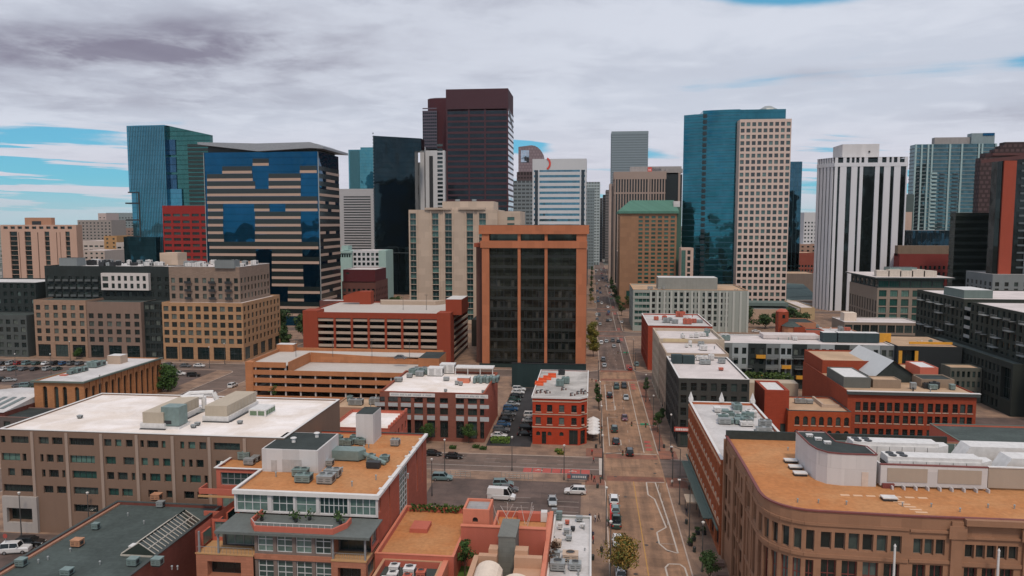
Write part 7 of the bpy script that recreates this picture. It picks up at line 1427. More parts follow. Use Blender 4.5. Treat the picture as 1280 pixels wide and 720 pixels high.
    B.part('floor_lines',m,curtain('line_teal',(.05,.13,.18),3,3.95,.4,.01,.7,.2)); m = MB()
    for j,(a,b_) in enumerate(zip(arc[4:5],arc[5:6])):
        for i in range(33): z = 5 + i * 3.95; m.box(a[0],a[1] - .9,z,b_[0] + 1,a[1] - .2,z + 2.6)
    B.part('balcony_slots',m,plain('slot_dark',(.012,.022,.028),.3)); m = MB()
    for u in (887,907): x = X(u,Y,200); m.box(x - .3,Y + .0,.13,x + .3,Y + 3,zt)
    m = MB(); m.prism([(x,y + .05) for x,y in arc[4:]] + [(arc[-1][0],Y + 41),(arc[4][0],Y + 41)],zt + .01,zt + 2.2); m.box(arc[-1][0] + .01,Y + 2,100,X(983,Y,150),Y + 41,zt + 2.2); m.box(X(860,Y + 20),Y + 12,zt,X(868,Y + 20),Y + 30,zt + .9); B.part('crown',m,CG)
    m = MB(); cx = X(960,Y + 14,136); m.cyl(cx,Y + 14,zt + 2,Z(136.5,Y + 14,960),7,6,16); m.cyl(cx,Y + 14,Z(136.5,Y + 14,960),Z(133,Y + 14,960),5.6,2.5,16); B.part('roof_drum',m,METG)
    Yg = 520.0; x0,x1,H = X(922.5,Yg,250),X(986.5,Yg,250),Z(148.8,Yg,955); PS = wall('pink_grid_stone',(.58,.455,.40),.04,.1); ops = []; n = 9; PG = {'g': winglass('grid_glass',dark=(.012,.02,.022),blind=(.10,.19,.18),thr=.45,spec=.9),'f': FR_D,'dep': .5}
    for j in range(29):
        v = 152.6 + j * 7.88; zt_,zb_ = Z(v,Yg,955),Z(v + 5.1,Yg,955)
        for i in range(n): a = (x1 - x0) * (i + .5) / n; ops.append((a - 1.25,zb_ + .1,a + 1.25,zt_,PG))
    B.block(x0,x1,Yg,Yg + 34,.13,H,PS,{'F': ops,'R': []},RPK,.5); B.finish()
    # other skyline members right
    Y = 700.0; tower('glass_tower','slim blue-grey glass tower right behind the pink gridded slab',X(987,Y,240),X(1001.5,Y,240),Y,Y + 7,Z(202,Y,993),curtain('steel_glass',(.05,.12,.165),1.5,4,.2,.003),mull=plain('mullion_teal',(.10,.19,.22)),ms=3).finish()
    Y = 800.0; B = Bld('apartment_tower','white tower with small square windows between the pink slab and the white striped tower',org=(X(1010,Y),Y)); x0,x1 = X(1004.5,Y,290),X(1021,Y,290); B.block(x0,x1,Y,Y + 20,.13,Z(265.5,Y,1012),wall('tower_white',(.55,.56,.58)),{'F': grid(x1 - x0,4,1.6,rows(8,14,3.9,1.7),{'g': WGD})},RPK,.3); B.finish()
    Y = 820; tower('office_tower','dull brown sliver tower left of the small white tower',X(1000,Y,290),X(1004.3,Y,290),Y,Y + 20,Z(273,Y,1002),wall('sliver_brown',(.10,.09,.085)),fin=True).finish()
    # white tower with dark strips, chamfered left face
    Y = 520.0; x0,x1,H = X(1040,Y,300),X(1130,Y,300) + .0,Z(196.5,Y,1085); WS = wall('strip_white',(.60,.61,.645),.04,.1); B = Bld('office_tower','white tower striped with dark vertical window bands and a white roof box',org=(x0,Y)); xl = X(1019,Y + 14,300); poly = [(x0,Y),(x1,Y),(x1,Y + 40),(xl + 10,Y + 40),(xl,Y + 14)]
    m = MB(); m.prism([(x + .3,y + .3) for x,y in poly],.13,H - 1); B.part('curtain_wall',m,curtain('strip_dark_glass',(.03,.04,.04),1.5,4,.4,.004,.75,.07)); m = MB()
    def strip(ua,ub): m.box(X(ua,Y,300),Y - .6,.13,X(ub,Y,300),Y + .29,Z(211,Y))
    for a,b_ in ((1040,1043.5),(1046.5,1054.5),(1060.5,1068),(1071,1075),(1090,1095.5),(1101,1109),(1113.5,1121.5),(1128.3,1130)): strip(a,b_)
    ex = Vector((x0 - xl,-14)).normalized()
    for i in range(5):
        f0 = i / 5; p = Vector((xl,Y + 14)) + ex * (f0 * math.hypot(x0 - xl,14)); q_ = p + ex * 1.9; nrm = Vector((ex.y,-ex.x)) * .5; m.prism([tuple(p + nrm),tuple(q_ + nrm),tuple(q_ - nrm),tuple(p - nrm)],.13,Z(211,Y))
    B.part('pier',m,WS); m = MB(); e = .7; pe = [(x0 - .3,Y - e),(x1 + .2,Y - e),(x1 + .2,Y + 40),(xl + 9.5,Y + 40),(xl - e,Y + 13.7)]; m.prism(pe,Z(211.5,Y) + .01,Z(207,Y)); m.prism(pe,Z(200.5,Y),H)
    for a,b_ in ((1040,1043.5),(1050,1054),(1058,1060.5),(1064,1066),(1070,1072.5),(1076,1080.5),(1093,1098),(1103.5,1107),(1110,1112.5),(1117,1120),(1126,1130)): m.box(X(a,Y,300),Y - .6,Z(207,Y) + .01,X(b_,Y,300),Y + .2,Z(200.5,Y) - .01)
    for i in range(7): p = Vector((xl,Y + 14)) + ex * (i / 7 * math.hypot(x0 - xl,14)); q_ = p + ex * 1.2; m.prism([tuple(p + nrm),tuple(q_ + nrm),tuple(q_ - nrm),tuple(p - nrm)],Z(207,Y) + .01,Z(200.5,Y) - .01)
    B.part('crown',m,WS); x2,x3 = X(1053,Y + 10,190),X(1099,Y + 10,190); pbox(B,'penthouse',x2,x3,Y + 10,Y + 30,H,Z(184.8,Y + 10),PENTW); m = MB(); m.cyl(X(1078,Y + 9.9),Y + 9.8,Z(195,Y + 10),Z(193,Y + 10),.6,.6,8); B.part('vent_hole',m,DARK); B.finish()
    # apartment tower, blue-green with balconies
    Y = 760.0; x0,x1,H = X(1142,Y,230),X(1243,Y,230),Z(180,Y,1190); B = tower('apartment_tower','wide blue-green apartment tower with stacked balconies and a stepped roof',x0,x1,Y,Y + 12,H,curtain('flat_teal_glass',(.08,.15,.17),2,3.6,.4,.006,.8,.06),wall('slab_edge',(.16,.20,.21)),3.6,.9,4,.2,pier=wall('pier_aqua',(.32,.44,.45)),pw=1.5,pf=[X(u,Y,230) for u in (1142.5,1150,1158,1163,1185,1200,1221,1225,1242)],pproud=1.0,roof=RD)
    m = MB()
    for i in range(29):
        for a,b_ in ((1163,1170),(1218,1226)): m.box(X(a,Y,230),Y - 1.6,5 + i * 3.6,X(b_,Y,230),Y - .25,6.6 + i * 3.6)
    B.part('balcony',m,wall('balcony_aqua',(.34,.46,.47))); m = MB()
    for i in range(29):
        for a,b_ in ((1145,1149),(1174,1180),(1190,1197)): m.box(X(a,Y,230),Y - 1.2,5 + i * 3.6,X(b_,Y,230),Y - .25,5.8 + i * 3.6)
    B.part('balcony',m,wall('balcony_dark',(.09,.11,.12))); rear(B,x0,x1,Y + 12,Y + 45,H,_M['flat_teal_glass']); pbox(B,'penthouse',X(1168,Y + 5,180),X(1216,Y + 5,180),Y + 5,Y + 11,H - .1,Z(178,Y + 5),wall('crown_grey',(.30,.28,.275))); pbox(B,'penthouse',X(1214,Y + 3,180),X(1243,Y + 3,180),Y + 3,Y + 11.5,H - .1,Z(173.5,Y + 3),wall('top_bluegrey',(.22,.28,.30))); pbox(B,'penthouse_edge',X(1229,Y + 2,175),X(1243,Y + 2,175),Y + 2.5,Y + 11.9,Z(176,Y),Z(173,Y),curtain('blue_glass',(.012,.10,.21))); B.finish()
    # low dark glass blocks in front of it
    Y = 560.0; tower('office_block','low navy glass block with a pale roof rim below the blue-green apartment tower',X(1140,Y,300),X(1192,Y,300),Y,Y + 26,Z(288,Y,1165),curtain('navy_glass',(.03,.06,.085),2,4,.3,.01),mull=DARK).finish()
    B = Bld('office_block','grey-green block behind the white striped tower with a flat pale top',org=(X(1135,640),640)); B.block(X(1126,640,260),X(1142,640,260),640,660,.13,Z(243,640,1133),wall('block_teal',(.08,.11,.11)),{},RPK,.3); B.finish()
    B = Bld('apartment_block','small beige block with tiny windows just right of the white striped tower',org=(X(1132,600),600)); x0,x1 = X(1126,600,280),X(1139.5,600,280); B.block(x0,x1,600,614,.13,Z(265,600,1133),wall('pink_stone',(.50,.36,.30)),{'F': grid(x1 - x0,3,1.5,rows(6,12,4.1,2),{'g': WGD})},RPK,.3); B.finish()
    Y = 500.0; B = Bld('brick_building','deep red brick block with a brown set-back top at the foot of the right-hand towers',org=(X(1175,Y),Y)); DR = wall('deep_red_brick',(.19,.035,.03),.1,.3); x0,x1 = X(1124,Y,330),X(1231.5,Y,330); B.block(x0,x1,Y,Y + 9,.13,Z(317.5,Y,1180),DR,{'F': grid(x1 - x0,14,1.4,rows(5,7,4.1,2.3),{'g': WGD},12,1)},RD,.4); rear(B,x0,x1,Y + 9,Y + 34,Z(318,Y,1180),DR); pbox(B,'set_back_top',x0,X(1195,Y + 3,310),Y + 3,Y + 8,Z(318,Y),Z(305.5,Y + 3),wall('set_back_brown',(.20,.145,.105))); B.finish()
    Y = 450.0; B = tower('office_block','dark green-black glass block standing before the brick towers on the right',X(1192,Y,320),X(1250,Y,320),Y,Y + 6,Z(266,Y,1220),curtain('green_black_glass',(.045,.058,.05),2,4,.25,.008,.7,.12),plain('green_black_band',(.03,.038,.034),.3),4,1.5,3,.1); rear(B,X(1192,Y,320),X(1250,Y,320),Y + 6,Y + 30,Z(266,Y,1220),_M['green_black_glass']); B.finish()
    Y = 640.0; B = Bld('apartment_tower','dark brick tower with stepped top at the right edge behind the orange column',org=(X(1260,Y),Y)); DB = wall('dusky_brick',(.095,.06,.062),.12,.3,joints=(4,3.6,.8),jdark=.45); m = MB(); st_ = [(1224,197),(1229,191),(1241,186),(1248,182),(1253,177.5),(1300,177)]
    for (a,v),(b_,_) in zip(st_,st_[1:]): m.box(X(a,Y,230),Y,.13,X(b_,Y,230) - .02,Y + 8,Z(v,Y,1260))
    B.part('wall',m,DB); rear(B,X(1253,Y,230),X(1300,Y,230),Y + 8,Y + 34,Z(180,Y,1260),DB); B.finish()
    Y = 420.0; B = Bld('apartment_tower','dark glass tower with an orange-red brick column at the right edge',org=(X(1262,Y),Y)); pbox(B,'curtain_wall',X(1243,Y,280),X(1330,Y,280),Y,Y + 6,.13,Z(197,Y,1275),curtain('smoke_glass',(.03,.035,.035),2,3.6,.5,.006,.7,.08)); rear(B,X(1243,Y,280),X(1330,Y,280),Y+6,Y+34,Z(197,Y,1275)-1,_M['smoke_glass']);pbox(B,'brick_column',X(1250,Y,280),X(1265.5,Y,280),Y - 1,Y - .01,.13,Z(201,Y,1258),wall('column_orange',(.30,.06,.035),.08,.3),None); m = MB(); m.face([(X(1226,Y,200),Y - .6,Z(204,Y,1226)),(X(1330,Y,200),Y - .6,Z(194,Y,1300)),(X(1330,Y,200),Y - .6,Z(188,Y,1300)),(X(1226,Y,200),Y - .6,Z(200,Y,1226))]); m.box(X(1240,Y,200),Y - .59,Z(200,Y),X(1330,Y,200),Y + 6,Z(197,Y)); B.part('cornice',m,wall('cornice_maroon',(.10,.045,.045))); m = MB()
    for i in range(24): z = 4 + i * 3.9; m.box(X(1265.6,Y),Y - .5,z,X(1330,Y),Y - .01,z + .9)
    for u in (1274,1276): m.box(X(u,Y),Y - .7,.13,X(u,Y) + .5,Y - .51,Z(200,Y))
    B.part('balcony',m,wall('balcony_dark',(.09,.11,.12))); B.finish()
    # red brick old block seen between the towers and the distant buildings there
    Y = 700.0; B = Bld('brick_building','old red brick block with white trim between the pink slab and the striped white tower',org=(X(1000,Y),Y)); x0,x1 = X(983,Y,320),X(1021,Y,320); B.block(x0,x1,Y,Y + 30,.13,Z(316,Y,1000),wall('old_red_brick',(.25,.07,.05),.12),{'F': grid(x1 - x0,10,1.6,rows(3,5,4.0,2.2),{'g': WGD,'f': FR_W})},RTAN,.4); B.finish()
    Y = 640; B = Bld('office_block','flat tan-roofed hall in front of the old red brick block',org=(X(1000,Y),Y)); B.block(X(983,Y,345),X(1020,Y,345),Y,Y + 30,.13,Z(342,Y,1000),wall('hall_grey',(.22,.18,.16)),{},RTAN,.4); B.finish()
    # left side street buildings lining the main street beyond
    for i,(x0,x1,y0,y1,h,c,lb) in enumerate(((-40,-4,412,490,30,(.14,.13,.12),'brown mid-rise hidden behind the orange framed tower on the left of the street'),(-45,-4,520,600,46,(.22,.22,.22),'grey mid-rise on the left of the street two blocks beyond the framed tower'),(-38,-4,700,790,34,(.09,.10,.10),'dark mid-rise lining the left of the street in the distance'),(23,60,625,700,34,(.40,.30,.25),'pinkish mid-rise lining the right of the street beyond the green-roofed hotel'),(23,50,860,930,60,(.30,.08,.05),'distant red mid-rise lining the right of the street'))):
        B = Bld('office_block',lb,org=(x0,y0)); k = 'R' if x0 < 0 else 'L'; B.block(x0,x1,y0,y1,.13,h,wall('row_%d' % i,c,.1),{k: grid(y1 - y0,14,2,rows(3,int(h / 4) - 1,4,2.2),{'g': WGD}),'F': grid(x1 - x0,8,2,rows(3,int(h / 4) - 1,4,2.2),{'g': WGD})},RPK,.4); B.finish()
skyline()

# ------------------------------------------------------------------ low city out to the horizon
def outskirts():
    rr = random.Random(31)
    named = [(98,140,275,900,(.28,.24,.22),'long grey-brown block on the horizon left of the teal tower'),(124,134,266.5,1050,(.45,.36,.34),'small pinkish box block breaking the horizon left of the teal tower'),(134,168,266,1100,(.22,.26,.27),'grey-teal glazed block breaking the horizon beside the teal tower'),(97,130,301,720,(.50,.42,.38),'white low garage with long slots left of the ochre cube'),(130,146,295,700,(.42,.24,.11),'ochre cube shaped block behind the dark apartments'),(145,160,303,680,(.45,.40,.37),'white banded garage at the foot of the teal tower'),(97,130,313,640,(.10,.14,.13),'dark green glazed low block behind the dark apartments'),(100,168,285,1000,(.25,.17,.14),'reddish brown low block beyond the far left car parks'),(985,1004,296,900,(.50,.40,.34),'cream low block beyond the old red brick building'),(1000,1021,305,780,(.34,.22,.17),'brown low block beyond the old red brick building'),(0,12,330,700,(.2,.2,.2),'grey low block cut by the left edge beside the pinkish tower')]
    for a,b_,v,Y,c,lb in named:
        B = Bld('low_building',lb,org=(X(a,Y),Y)); x0,x1,H = X(a,Y,300),X(b_,Y,300),Z(v,Y,(a + b_) / 2); n = max(2,int((x1 - x0) / 5)); r_ = rows(2.5,max(1,int(H / 4.2)),4,1.6)
        B.block(x0,x1,Y,Y + 30,0,H,wall('low_%d' % a,c,.1),{'F': grid(x1 - x0,n,4.0 if v in (301,303) else 2.2,r_,{'g': WGD})},RPK,.4); B.finish(60)
    pal = [(.40,.36,.33),(.30,.22,.18),(.50,.47,.44),(.20,.17,.15),(.26,.27,.27),(.42,.28,.2)]
    mats = [wall('out_%d' % i,c,.12,.1) for i,c in enumerate(pal)]; proto = []
    for i in range(6):
        B = Bld('distant_building','low distant building out on the plain towards the horizon',org=(0,0),group='low buildings on the plain'); w,d,h = 30 + 8 * i,24 + 5 * i,(8,14,6,20,11,26)[i]
        B.block(-w / 2,w / 2,-d / 2,d / 2,0,h,mats[i],{'F': grid(w,5,w / 9,rows(2,max(1,h // 5),4.5,1.8),{'g': WGD})},(RPK,RGR,RW)[i % 3],.5); B.finish(); proto.append(B.root)
    k = 0
    for i in range(150):
        y = rr.uniform(1000,6500); x = rr.uniform(-.82,.62) * y
        if -120 < x < 120 and y < 2600: continue
        o = proto[k] if k < 6 else copy_tree(proto[k % 6]); o.location = (x,y,0); o['_org'] = (x,y,0); k += 1; s = rr.uniform(.8,1.6); o.scale = (s,s,rr.uniform(.7,1.3))
outskirts()

# ------------------------------------------------------------------ VEHICLES
CARC = {'black': (.012,.013,.015),'white': (.72,.72,.72),'silver': (.36,.38,.39),'grey': (.12,.13,.14),'blue': (.03,.10,.22),'red': (.30,.02,.02),'green': (.03,.07,.06),'teal': (.16,.25,.26),'tan': (.35,.30,.24),'maroon': (.12,.02,.03)}
def paint(c):
    nm = 'car_paint_' + c
    if nm in _M: return _M[nm]
    m = newmat(nm); p = m.node_tree.nodes['Principled BSDF']; p.inputs['Base Color'].default_value = (*CARC[c],1); p.inputs['Roughness'].default_value = .3; p.inputs['Coat Weight'].default_value = .6; p.inputs['Coat Roughness'].default_value = .08; p.inputs['Metallic'].default_value = .2; _M[nm] = m; return m
CG_ = plain('car_glass',(.012,.016,.018),.08); TYRE = plain('tyre',(.02,.02,.02),.8); RIM = plain('rim',(.4,.4,.42),.35,.7); HL = plain('headlight_glass',(.75,.75,.72),.2); TL = plain('tail_light_glass',(.45,.02,.02),.3)
# profile along the length (x from rear 0 to front 1): (x, z top of body); cabin: (rear base, rear top, front top, front base, roof z)
SHAPE = {'sedan': dict(L=4.7,W=1.82,prof=[(0,.55),(.015,.86),(.06,.95),(.2,.97),(.68,.94),(.93,.78),(.985,.66),(1,.45)],cab=(.12,.25,.56,.72,1.43)),
         'suv': dict(L=4.8,W=1.92,prof=[(0,.6),(.01,1.0),(.04,1.12),(.2,1.14),(.7,1.12),(.93,.98),(.985,.82),(1,.5)],cab=(.02,.07,.58,.73,1.74)),
         'hatch': dict(L=4.2,W=1.78,prof=[(0,.55),(.01,.9),(.05,1.0),(.2,1.0),(.7,.97),(.93,.84),(.985,.7),(1,.45)],cab=(.03,.12,.56,.74,1.48)),
         'pickup': dict(L=5.7,W=1.98,prof=[(0,.65),(.005,1.0),(.02,1.1),(.35,1.1),(.72,1.12),(.94,1.05),(.99,.9),(1,.55)],cab=(.37,.40,.63,.72,1.85)),
         'jeep': dict(L=4.8,W=1.98,prof=[(0,.7),(.01,1.15),(.03,1.2),(.2,1.2),(.7,1.18),(.95,1.12),(.99,1.0),(1,.6)],cab=(.02,.04,.62,.68,1.95)),
         'van': dict(L=6.0,W=2.05,prof=[(0,.6),(.005,1.2),(.01,1.3),(.2,1.3),(.78,1.3),(.9,1.15),(.985,.95),(1,.5)],cab=(.005,.02,.72,.86,2.6))}
_CP = {}
def car_meshes(kind,col):
    key = (kind,col)
    if key in _CP: return _CP[key]
    S = SHAPE[kind]; L_,W = S['L'],S['W']; out = {}
    m = MB(); zb = .28; st = []
    for fx,zt in S['prof']:
        x = (fx - .5) * L_; k = 1 - .16 * max(0,abs(fx - .5) * 2 - .80) / .2; w = W / 2 * k; r = .13
        st.append([(x,-w * .94,zb),(x,-w,zb + .18),(x,-w,zt - r),(x,-w + r * 1.2,zt),(x,w - r * 1.2,zt),(x,w,zt - r),(x,w,zb + .18),(x,w * .94,zb)])
    for a,b_ in zip(st,st[1:]):
        for i in range(8): j = (i + 1) % 8; m.face([a[i],a[j],b_[j],b_[i]])
    m.face(st[0]); m.face(list(reversed(st[-1])))
    cb = S['cab']; zt = cb[4]; wt,wb = W / 2 * .74,W / 2 * .93; zc = S['prof'][3][1] - .02
    xs = [(cb[i] - .5) * L_ for i in range(4)]
    # roof skin and pillars in body colour
    r0,r1 = xs[1],xs[2]
    m.face([(r0,-wt,zt),(r1,-wt,zt),(r1,wt,zt),(r0,wt,zt)]); m.face([(r0 + .15,-wt * .9,zt + .05),(r1 - .2,-wt * .9,zt + .05),(r1 - .2,wt * .9,zt + .05),(r0 + .15,wt * .9,zt + .05)])
    for a,b_ in (((r0 + .15,-wt * .9),(r0,-wt)),): pass
    m.face([(r0,-wt,zt),(r1,-wt,zt),(r1 - .2,-wt * .9,zt + .05),(r0 + .15,-wt * .9,zt + .05)]); m.face([(r0,wt,zt),(r1,wt,zt),(r1 - .2,wt * .9,zt + .05),(r0 + .15,wt * .9,zt + .05)]); m.face([(r1,-wt,zt),(r1,wt,zt),(r1 - .2,wt * .9,zt + .05),(r1 - .2,-wt * .9,zt + .05)]); m.face([(r0,-wt,zt),(r0,wt,zt),(r0 + .15,wt * .9,zt + .05),(r0 + .15,-wt * .9,zt + .05)])
    for sg in (-1,1):
        m.tube((xs[3],sg * wb,zc),(xs[2],sg * wt,zt),.06,.06,4); m.tube((xs[0],sg * wb,zc),(xs[1],sg * wt,zt),.08,.08,4); xm = (xs[0] + xs[3]) / 2; m.tube((xm,sg * (wb + .01),zc),(xm,sg * (wt + .01),zt),.05,.05,4)
        m.box(xs[3] - .35,sg * (W / 2 + .02),zc + .05,xs[3] - .15,sg * (W / 2 + .2),zc + .2)
    if kind == 'van':
        x0 = xs[0]; xc = (.60 - .5) * L_
        for sg in (-1,1): m.face([(x0,sg * (wb + .02),zc),(xc,sg * (wb + .02),zc),(xc,sg * (wt + .02),zt),(x0 + .1,sg * (wt + .02),zt)])
        m.face([(x0 - .02,-wb,zc),(x0 - .02,wb,zc),(xs[1] - .02,wt,zt),(xs[1] - .02,-wt,zt)])
    if kind == 'pickup': pass
    out['body'] = m.mesh('body',[paint(col)])
    m = MB(); A = [(xs[0],wb,zc),(xs[1],wt,zt - .01),(xs[2],wt,zt - .01),(xs[3],wb,zc)]
    m.face([(x,-w + .02,z) for x,w,z in A]); m.face([(x,w - .02,z) for x,w,z in A]); m.face([(A[0][0],-wb,zc),(A[0][0],wb,zc),(A[1][0],wt,zt - .01),(A[1][0],-wt,zt - .01)]); m.face([(A[3][0],-wb,zc),(A[3][0],wb,zc),(A[2][0],wt,zt - .01),(A[2][0],-wt,zt - .01)])
    if kind == 'pickup': m.box(-L_ / 2 + .12,-W / 2 + .12,1.06,xs[0] - .08,W / 2 - .12,1.115)
    out['window'] = m.mesh('window',[CG_])
    m = MB(); n = 12; b0 = []
    for s_,y in ((0,-.11),(1,.11)): b0.append([(.34 * math.cos(2 * PI * i / n),y,.34 * math.sin(2 * PI * i / n)) for i in range(n)])
    for i in range(n): j = (i + 1) % n; m.face([b0[0][i],b0[0][j],b0[1][j],b0[1][i]],0)
    m.face(b0[0],0); m.face(b0[1],0)
    for y in (-.113,.113): m.face([(.2 * math.cos(2 * PI * i / n),y,.2 * math.sin(2 * PI * i / n)) for i in range(n)],1)
    out['wheel'] = m.mesh('wheel',[TYRE,RIM])
    zl = S['prof'][-2][1] - .12; x1 = L_ / 2; m = MB(); m.box(x1 - .12,-.2,zl - .07,x1 - .01,.2,zl + .07); out['headlight'] = m.mesh('headlight',[HL])
    m = MB(); m.box(-x1 - .01,-.16,zl - .1,-x1 + .06,.16,zl + .12); out['tail_light'] = m.mesh('tail_light',[TL])
    _CP[key] = out; return out
_NC = {'sedan': 'parked_car','suv': 'suv','hatch': 'hatchback','pickup': 'pickup_truck','jeep': 'off_road_car','van': 'delivery_van'}
def car(kind,col,x,y,rz,label,group,z=.03,lite=False,name=None):
    S = SHAPE[kind]; M_ = car_meshes(kind,col); t = empty(name or ('car' if kind in ('sedan',) else _NC[kind]),(x,y,z),label,'van' if kind == 'van' else ('pickup truck' if kind == 'pickup' else 'car'),group,rz)
    def add(nm,loc=(0,0,0)): o = bpy.data.objects.new(nm,M_[nm]); COL.objects.link(o); o.parent = t; o.location = loc
    add('body'); add('window'); L_,W = S['L'],S['W']
    for sx in (-.31,.31):
        for sy in (-1,1): add('wheel',(sx * L_,sy * (W / 2 - .10),.34))
    if not lite:
        for sy in (-1,1): add('headlight',(0,sy * W * .33,0)); add('tail_light',(0,sy * W * .36,0))
    return t
UP_ = PI / 2
def cars():
    g1,g2,g3,g4 = 'cars on the main street','cars in the front car park','cars in the side yard beside the red pub','cars in the left car parks'
    main = [  # u,v,kind,colour,heading,label
        (767.5,626,'suv','white',UP_,'white suv at the back of the parked row nearest the camera, left kerb'),(769,638,'hatch','teal',UP_,'small teal-grey hatchback parked second in the near kerb row'),(770.3,653,'pickup','green',UP_,'dark green pickup truck parked in the middle of the near kerb row'),(772,677,'sedan','white',-UP_,'clean white sedan parked at the front of the near kerb row'),(776,717,'suv','white',UP_,'white suv half hidden under the yellowing kerb tree'),
        (787,566,'suv','black',UP_,'black suv rolling up to the near crossing alone'),(770,552,'sedan','black',UP_,'black sedan in the bay closest to the near crossing'),(768,537,'suv','green',UP_,'dark green suv parked behind the black sedan in the bay'),(780.7,523,'sedan','maroon',-UP_,'dark maroon car with lights alone in the middle lane'),(782.5,497.5,'sedan','silver',-UP_,'silver sedan following behind two dark cars before the second crossing'),(762,495,'suv','black',UP_,'black suv with a pale windscreen in the left bay of the second block'),
        (770.7,484,'suv','green',-UP_,'dark suv leaving the second crossing in the left lane'),(780,483,'suv','black',-UP_,'black suv leaving the second crossing in the middle lane'),(787.5,461,'hatch','red',UP_,'small red car just past the second crossing on the right'),(795.5,456,'suv','teal',UP_,'teal suv near the right kerb past the second crossing'),(754,450,'suv','grey',UP_,'dark grey suv parked beyond the second crossing on the left'),(755.5,457,'sedan','silver',UP_,'silver sedan parked nose to tail with a dark grey suv')]
    for u,v,k,c,r,lb in main: x,y = at(u,v,.4); car(k,c,x,y,r,lb,g1,.03,lite=y > 260)
    third = [(751.5,429,'suv','white'),(758,427,'sedan','silver'),(766,426,'suv','grey'),(773,427,'sedan','black'),(767.5,433,'sedan','silver'),(746,394,'suv','white'),(746.5,399,'sedan','grey'),(759.5,401,'sedan','black'),(760,393,'sedan','maroon'),(744,378,'sedan','silver'),(741,364,'suv','grey'),(757.5,358,'sedan','grey'),(761.5,358.5,'sedan','white'),(753.5,348,'suv','blue'),(746.5,338,'sedan','white'),(751.5,338,'suv','white'),(746.5,326,'sedan','red'),(743,326,'sedan','grey'),(777,403,'sedan','white')]
    tl = ['white suv at the head of the queue at the third crossing, left','silver sedan second from left in the queue at the third crossing','grey suv third from left in the queue at the third crossing','black sedan at the right of the queue at the third crossing','silver sedan a length in front of the queue at the third crossing','white suv parked on the left before the fourth crossing','grey sedan parked behind the white suv near the fourth crossing','black sedan in the middle lane near the fourth crossing','maroon sedan in the middle lane at the fourth crossing','silver sedan parked on the left beyond the fourth crossing','grey suv parked far up the street on the left','grey sedan far up the street in the middle lane','white sedan far up the street in the right lane','blue suv far up the street beyond the pair of sedans','white sedan at the far end of the street, left of a pair','white suv at the far end of the street, right of a pair','tiny red sedan at the far end of the street','tiny grey sedan at the far end of the street','white sedan by the right kerb before the fourth crossing']
    for (u,v,k,c),lb in zip(third,tl): x,y = at(u,v,.4); car(k,c,x,y,UP_,lb,g1,.03,lite=True)
    front = [(553,597,'suv','teal',0.05,'teal-grey suv alone at the left of the front car park'),(629,605,'suv','teal',0.1,'pale teal suv behind the white van'),(636,611,'hatch','grey',.1,'grey hatchback tucked between the pale suv and the white van'),(627,621,'van','white',-.06,'tall white cargo van in the front car park'),(719,614,'suv','white',PI,'white suv at the right end of the front car park'),(690.5,626,'sedan','silver',-UP_ + .1,'silver sedan facing the camera in the front car park'),(541,566,'sedan','black',0,'black sedan parked on the cross street, cut by the loft building'),(567,569.5,'sedan','black',0,'black sedan parked on the cross street in front of the red office')]
    for u,v,k,c,r,lb in front: x,y = at(u,v,.7); car(k,c,x,y,r,lb,g2,.15 if y < 166 else .03)
    yard = [('suv','white',-26 + 1,257),('sedan','white',-25,252.5),('sedan','black',-25,247),('hatch','green',-25,241.5),('sedan','silver',-25,235.5),('suv','blue',-25,229),('sedan','grey',-25,223),('sedan','black',-25,217),('hatch','blue',-25,211),('suv','grey',-25,205),('sedan','white',-25,199.5),('suv','white',-17.8,222),('sedan','silver',-17.8,216),('suv','black',-17.8,208),('sedan','black',-17.8,202)]
    yl2 = ['white suv at the far end of the long yard row','white sedan second from the far end of the yard row','black sedan third from the far end of the yard row','green hatchback in the far half of the yard row','silver sedan between the green hatchback and the blue suv','blue suv in the middle of the yard row','grey sedan just before the blue suv in the yard row','black sedan in the near half of the yard row','small blue hatchback in the near half of the yard row','grey suv second from the near end of the yard row','white sedan at the near end of the yard row by the hedge','white suv against the red pub wall, farthest back','silver sedan against the red pub wall','black suv against the red pub wall','black sedan against the red pub wall, nearest the street']
    for (k,c,x,y),lb in zip(yard,yl2): car(k,c,x,y,.04,lb,g3,.15)
    left = [(20,687,'jeep','white',.25,'boxy white off-road car at the left edge below the brown office block'),(38,679,'suv','black',.2,'black suv parked behind the boxy white off-road car'),(242,469,'suv','black',.2,'black suv on the pale lot left of the ochre garage'),(249,457,'sedan','white',0,'white sedan on the street before the tan apartment block'),(232,457,'sedan','grey',0,'grey sedan left of the white sedan before the tan apartment block'),(212,457,'suv','grey',0,'grey suv on the street before the tan apartment block, leftmost'),(224,467.5,'suv','white',.3,'white suv beside the round green tree'),(291,482,'suv','white',UP_,'pale suv on the side street by the ochre garage'),(501,447,'sedan','grey',0,'dark grey sedan alone on the upper deck of the ochre garage'),(945,414,'sedan','white',0,'white sedan in front of the dark trees beside the grey hotel')]
    for u,v,k,c,r,lb in left:
        zz = {501: 11.3,945: .13}.get(u,.15); x,y = at(u,v,zz + .5); car(k,c,x,y,r,lb,g4,zz,lite=y > 230)
    rr = random.Random(77); n = 0; cols = ['black','silver','grey','teal','green','white','black','blue','red','grey','silver','black','white','teal','grey','black','silver','green']; kinds = ['sedan','suv','hatch','suv','sedan']
    pos = [(u,454) for u in (4,14,23,34,46,58,69,79,90,100,112,122)] + [(u,461) for u in (6,17,30,44,60,72)] + [(u,475) for u in (3,12)] + [(u,482) for u in (24,34,44)]
    word = ['first','second','third','fourth','fifth','sixth','seventh','eighth','ninth','tenth','eleventh','twelfth','thirteenth']
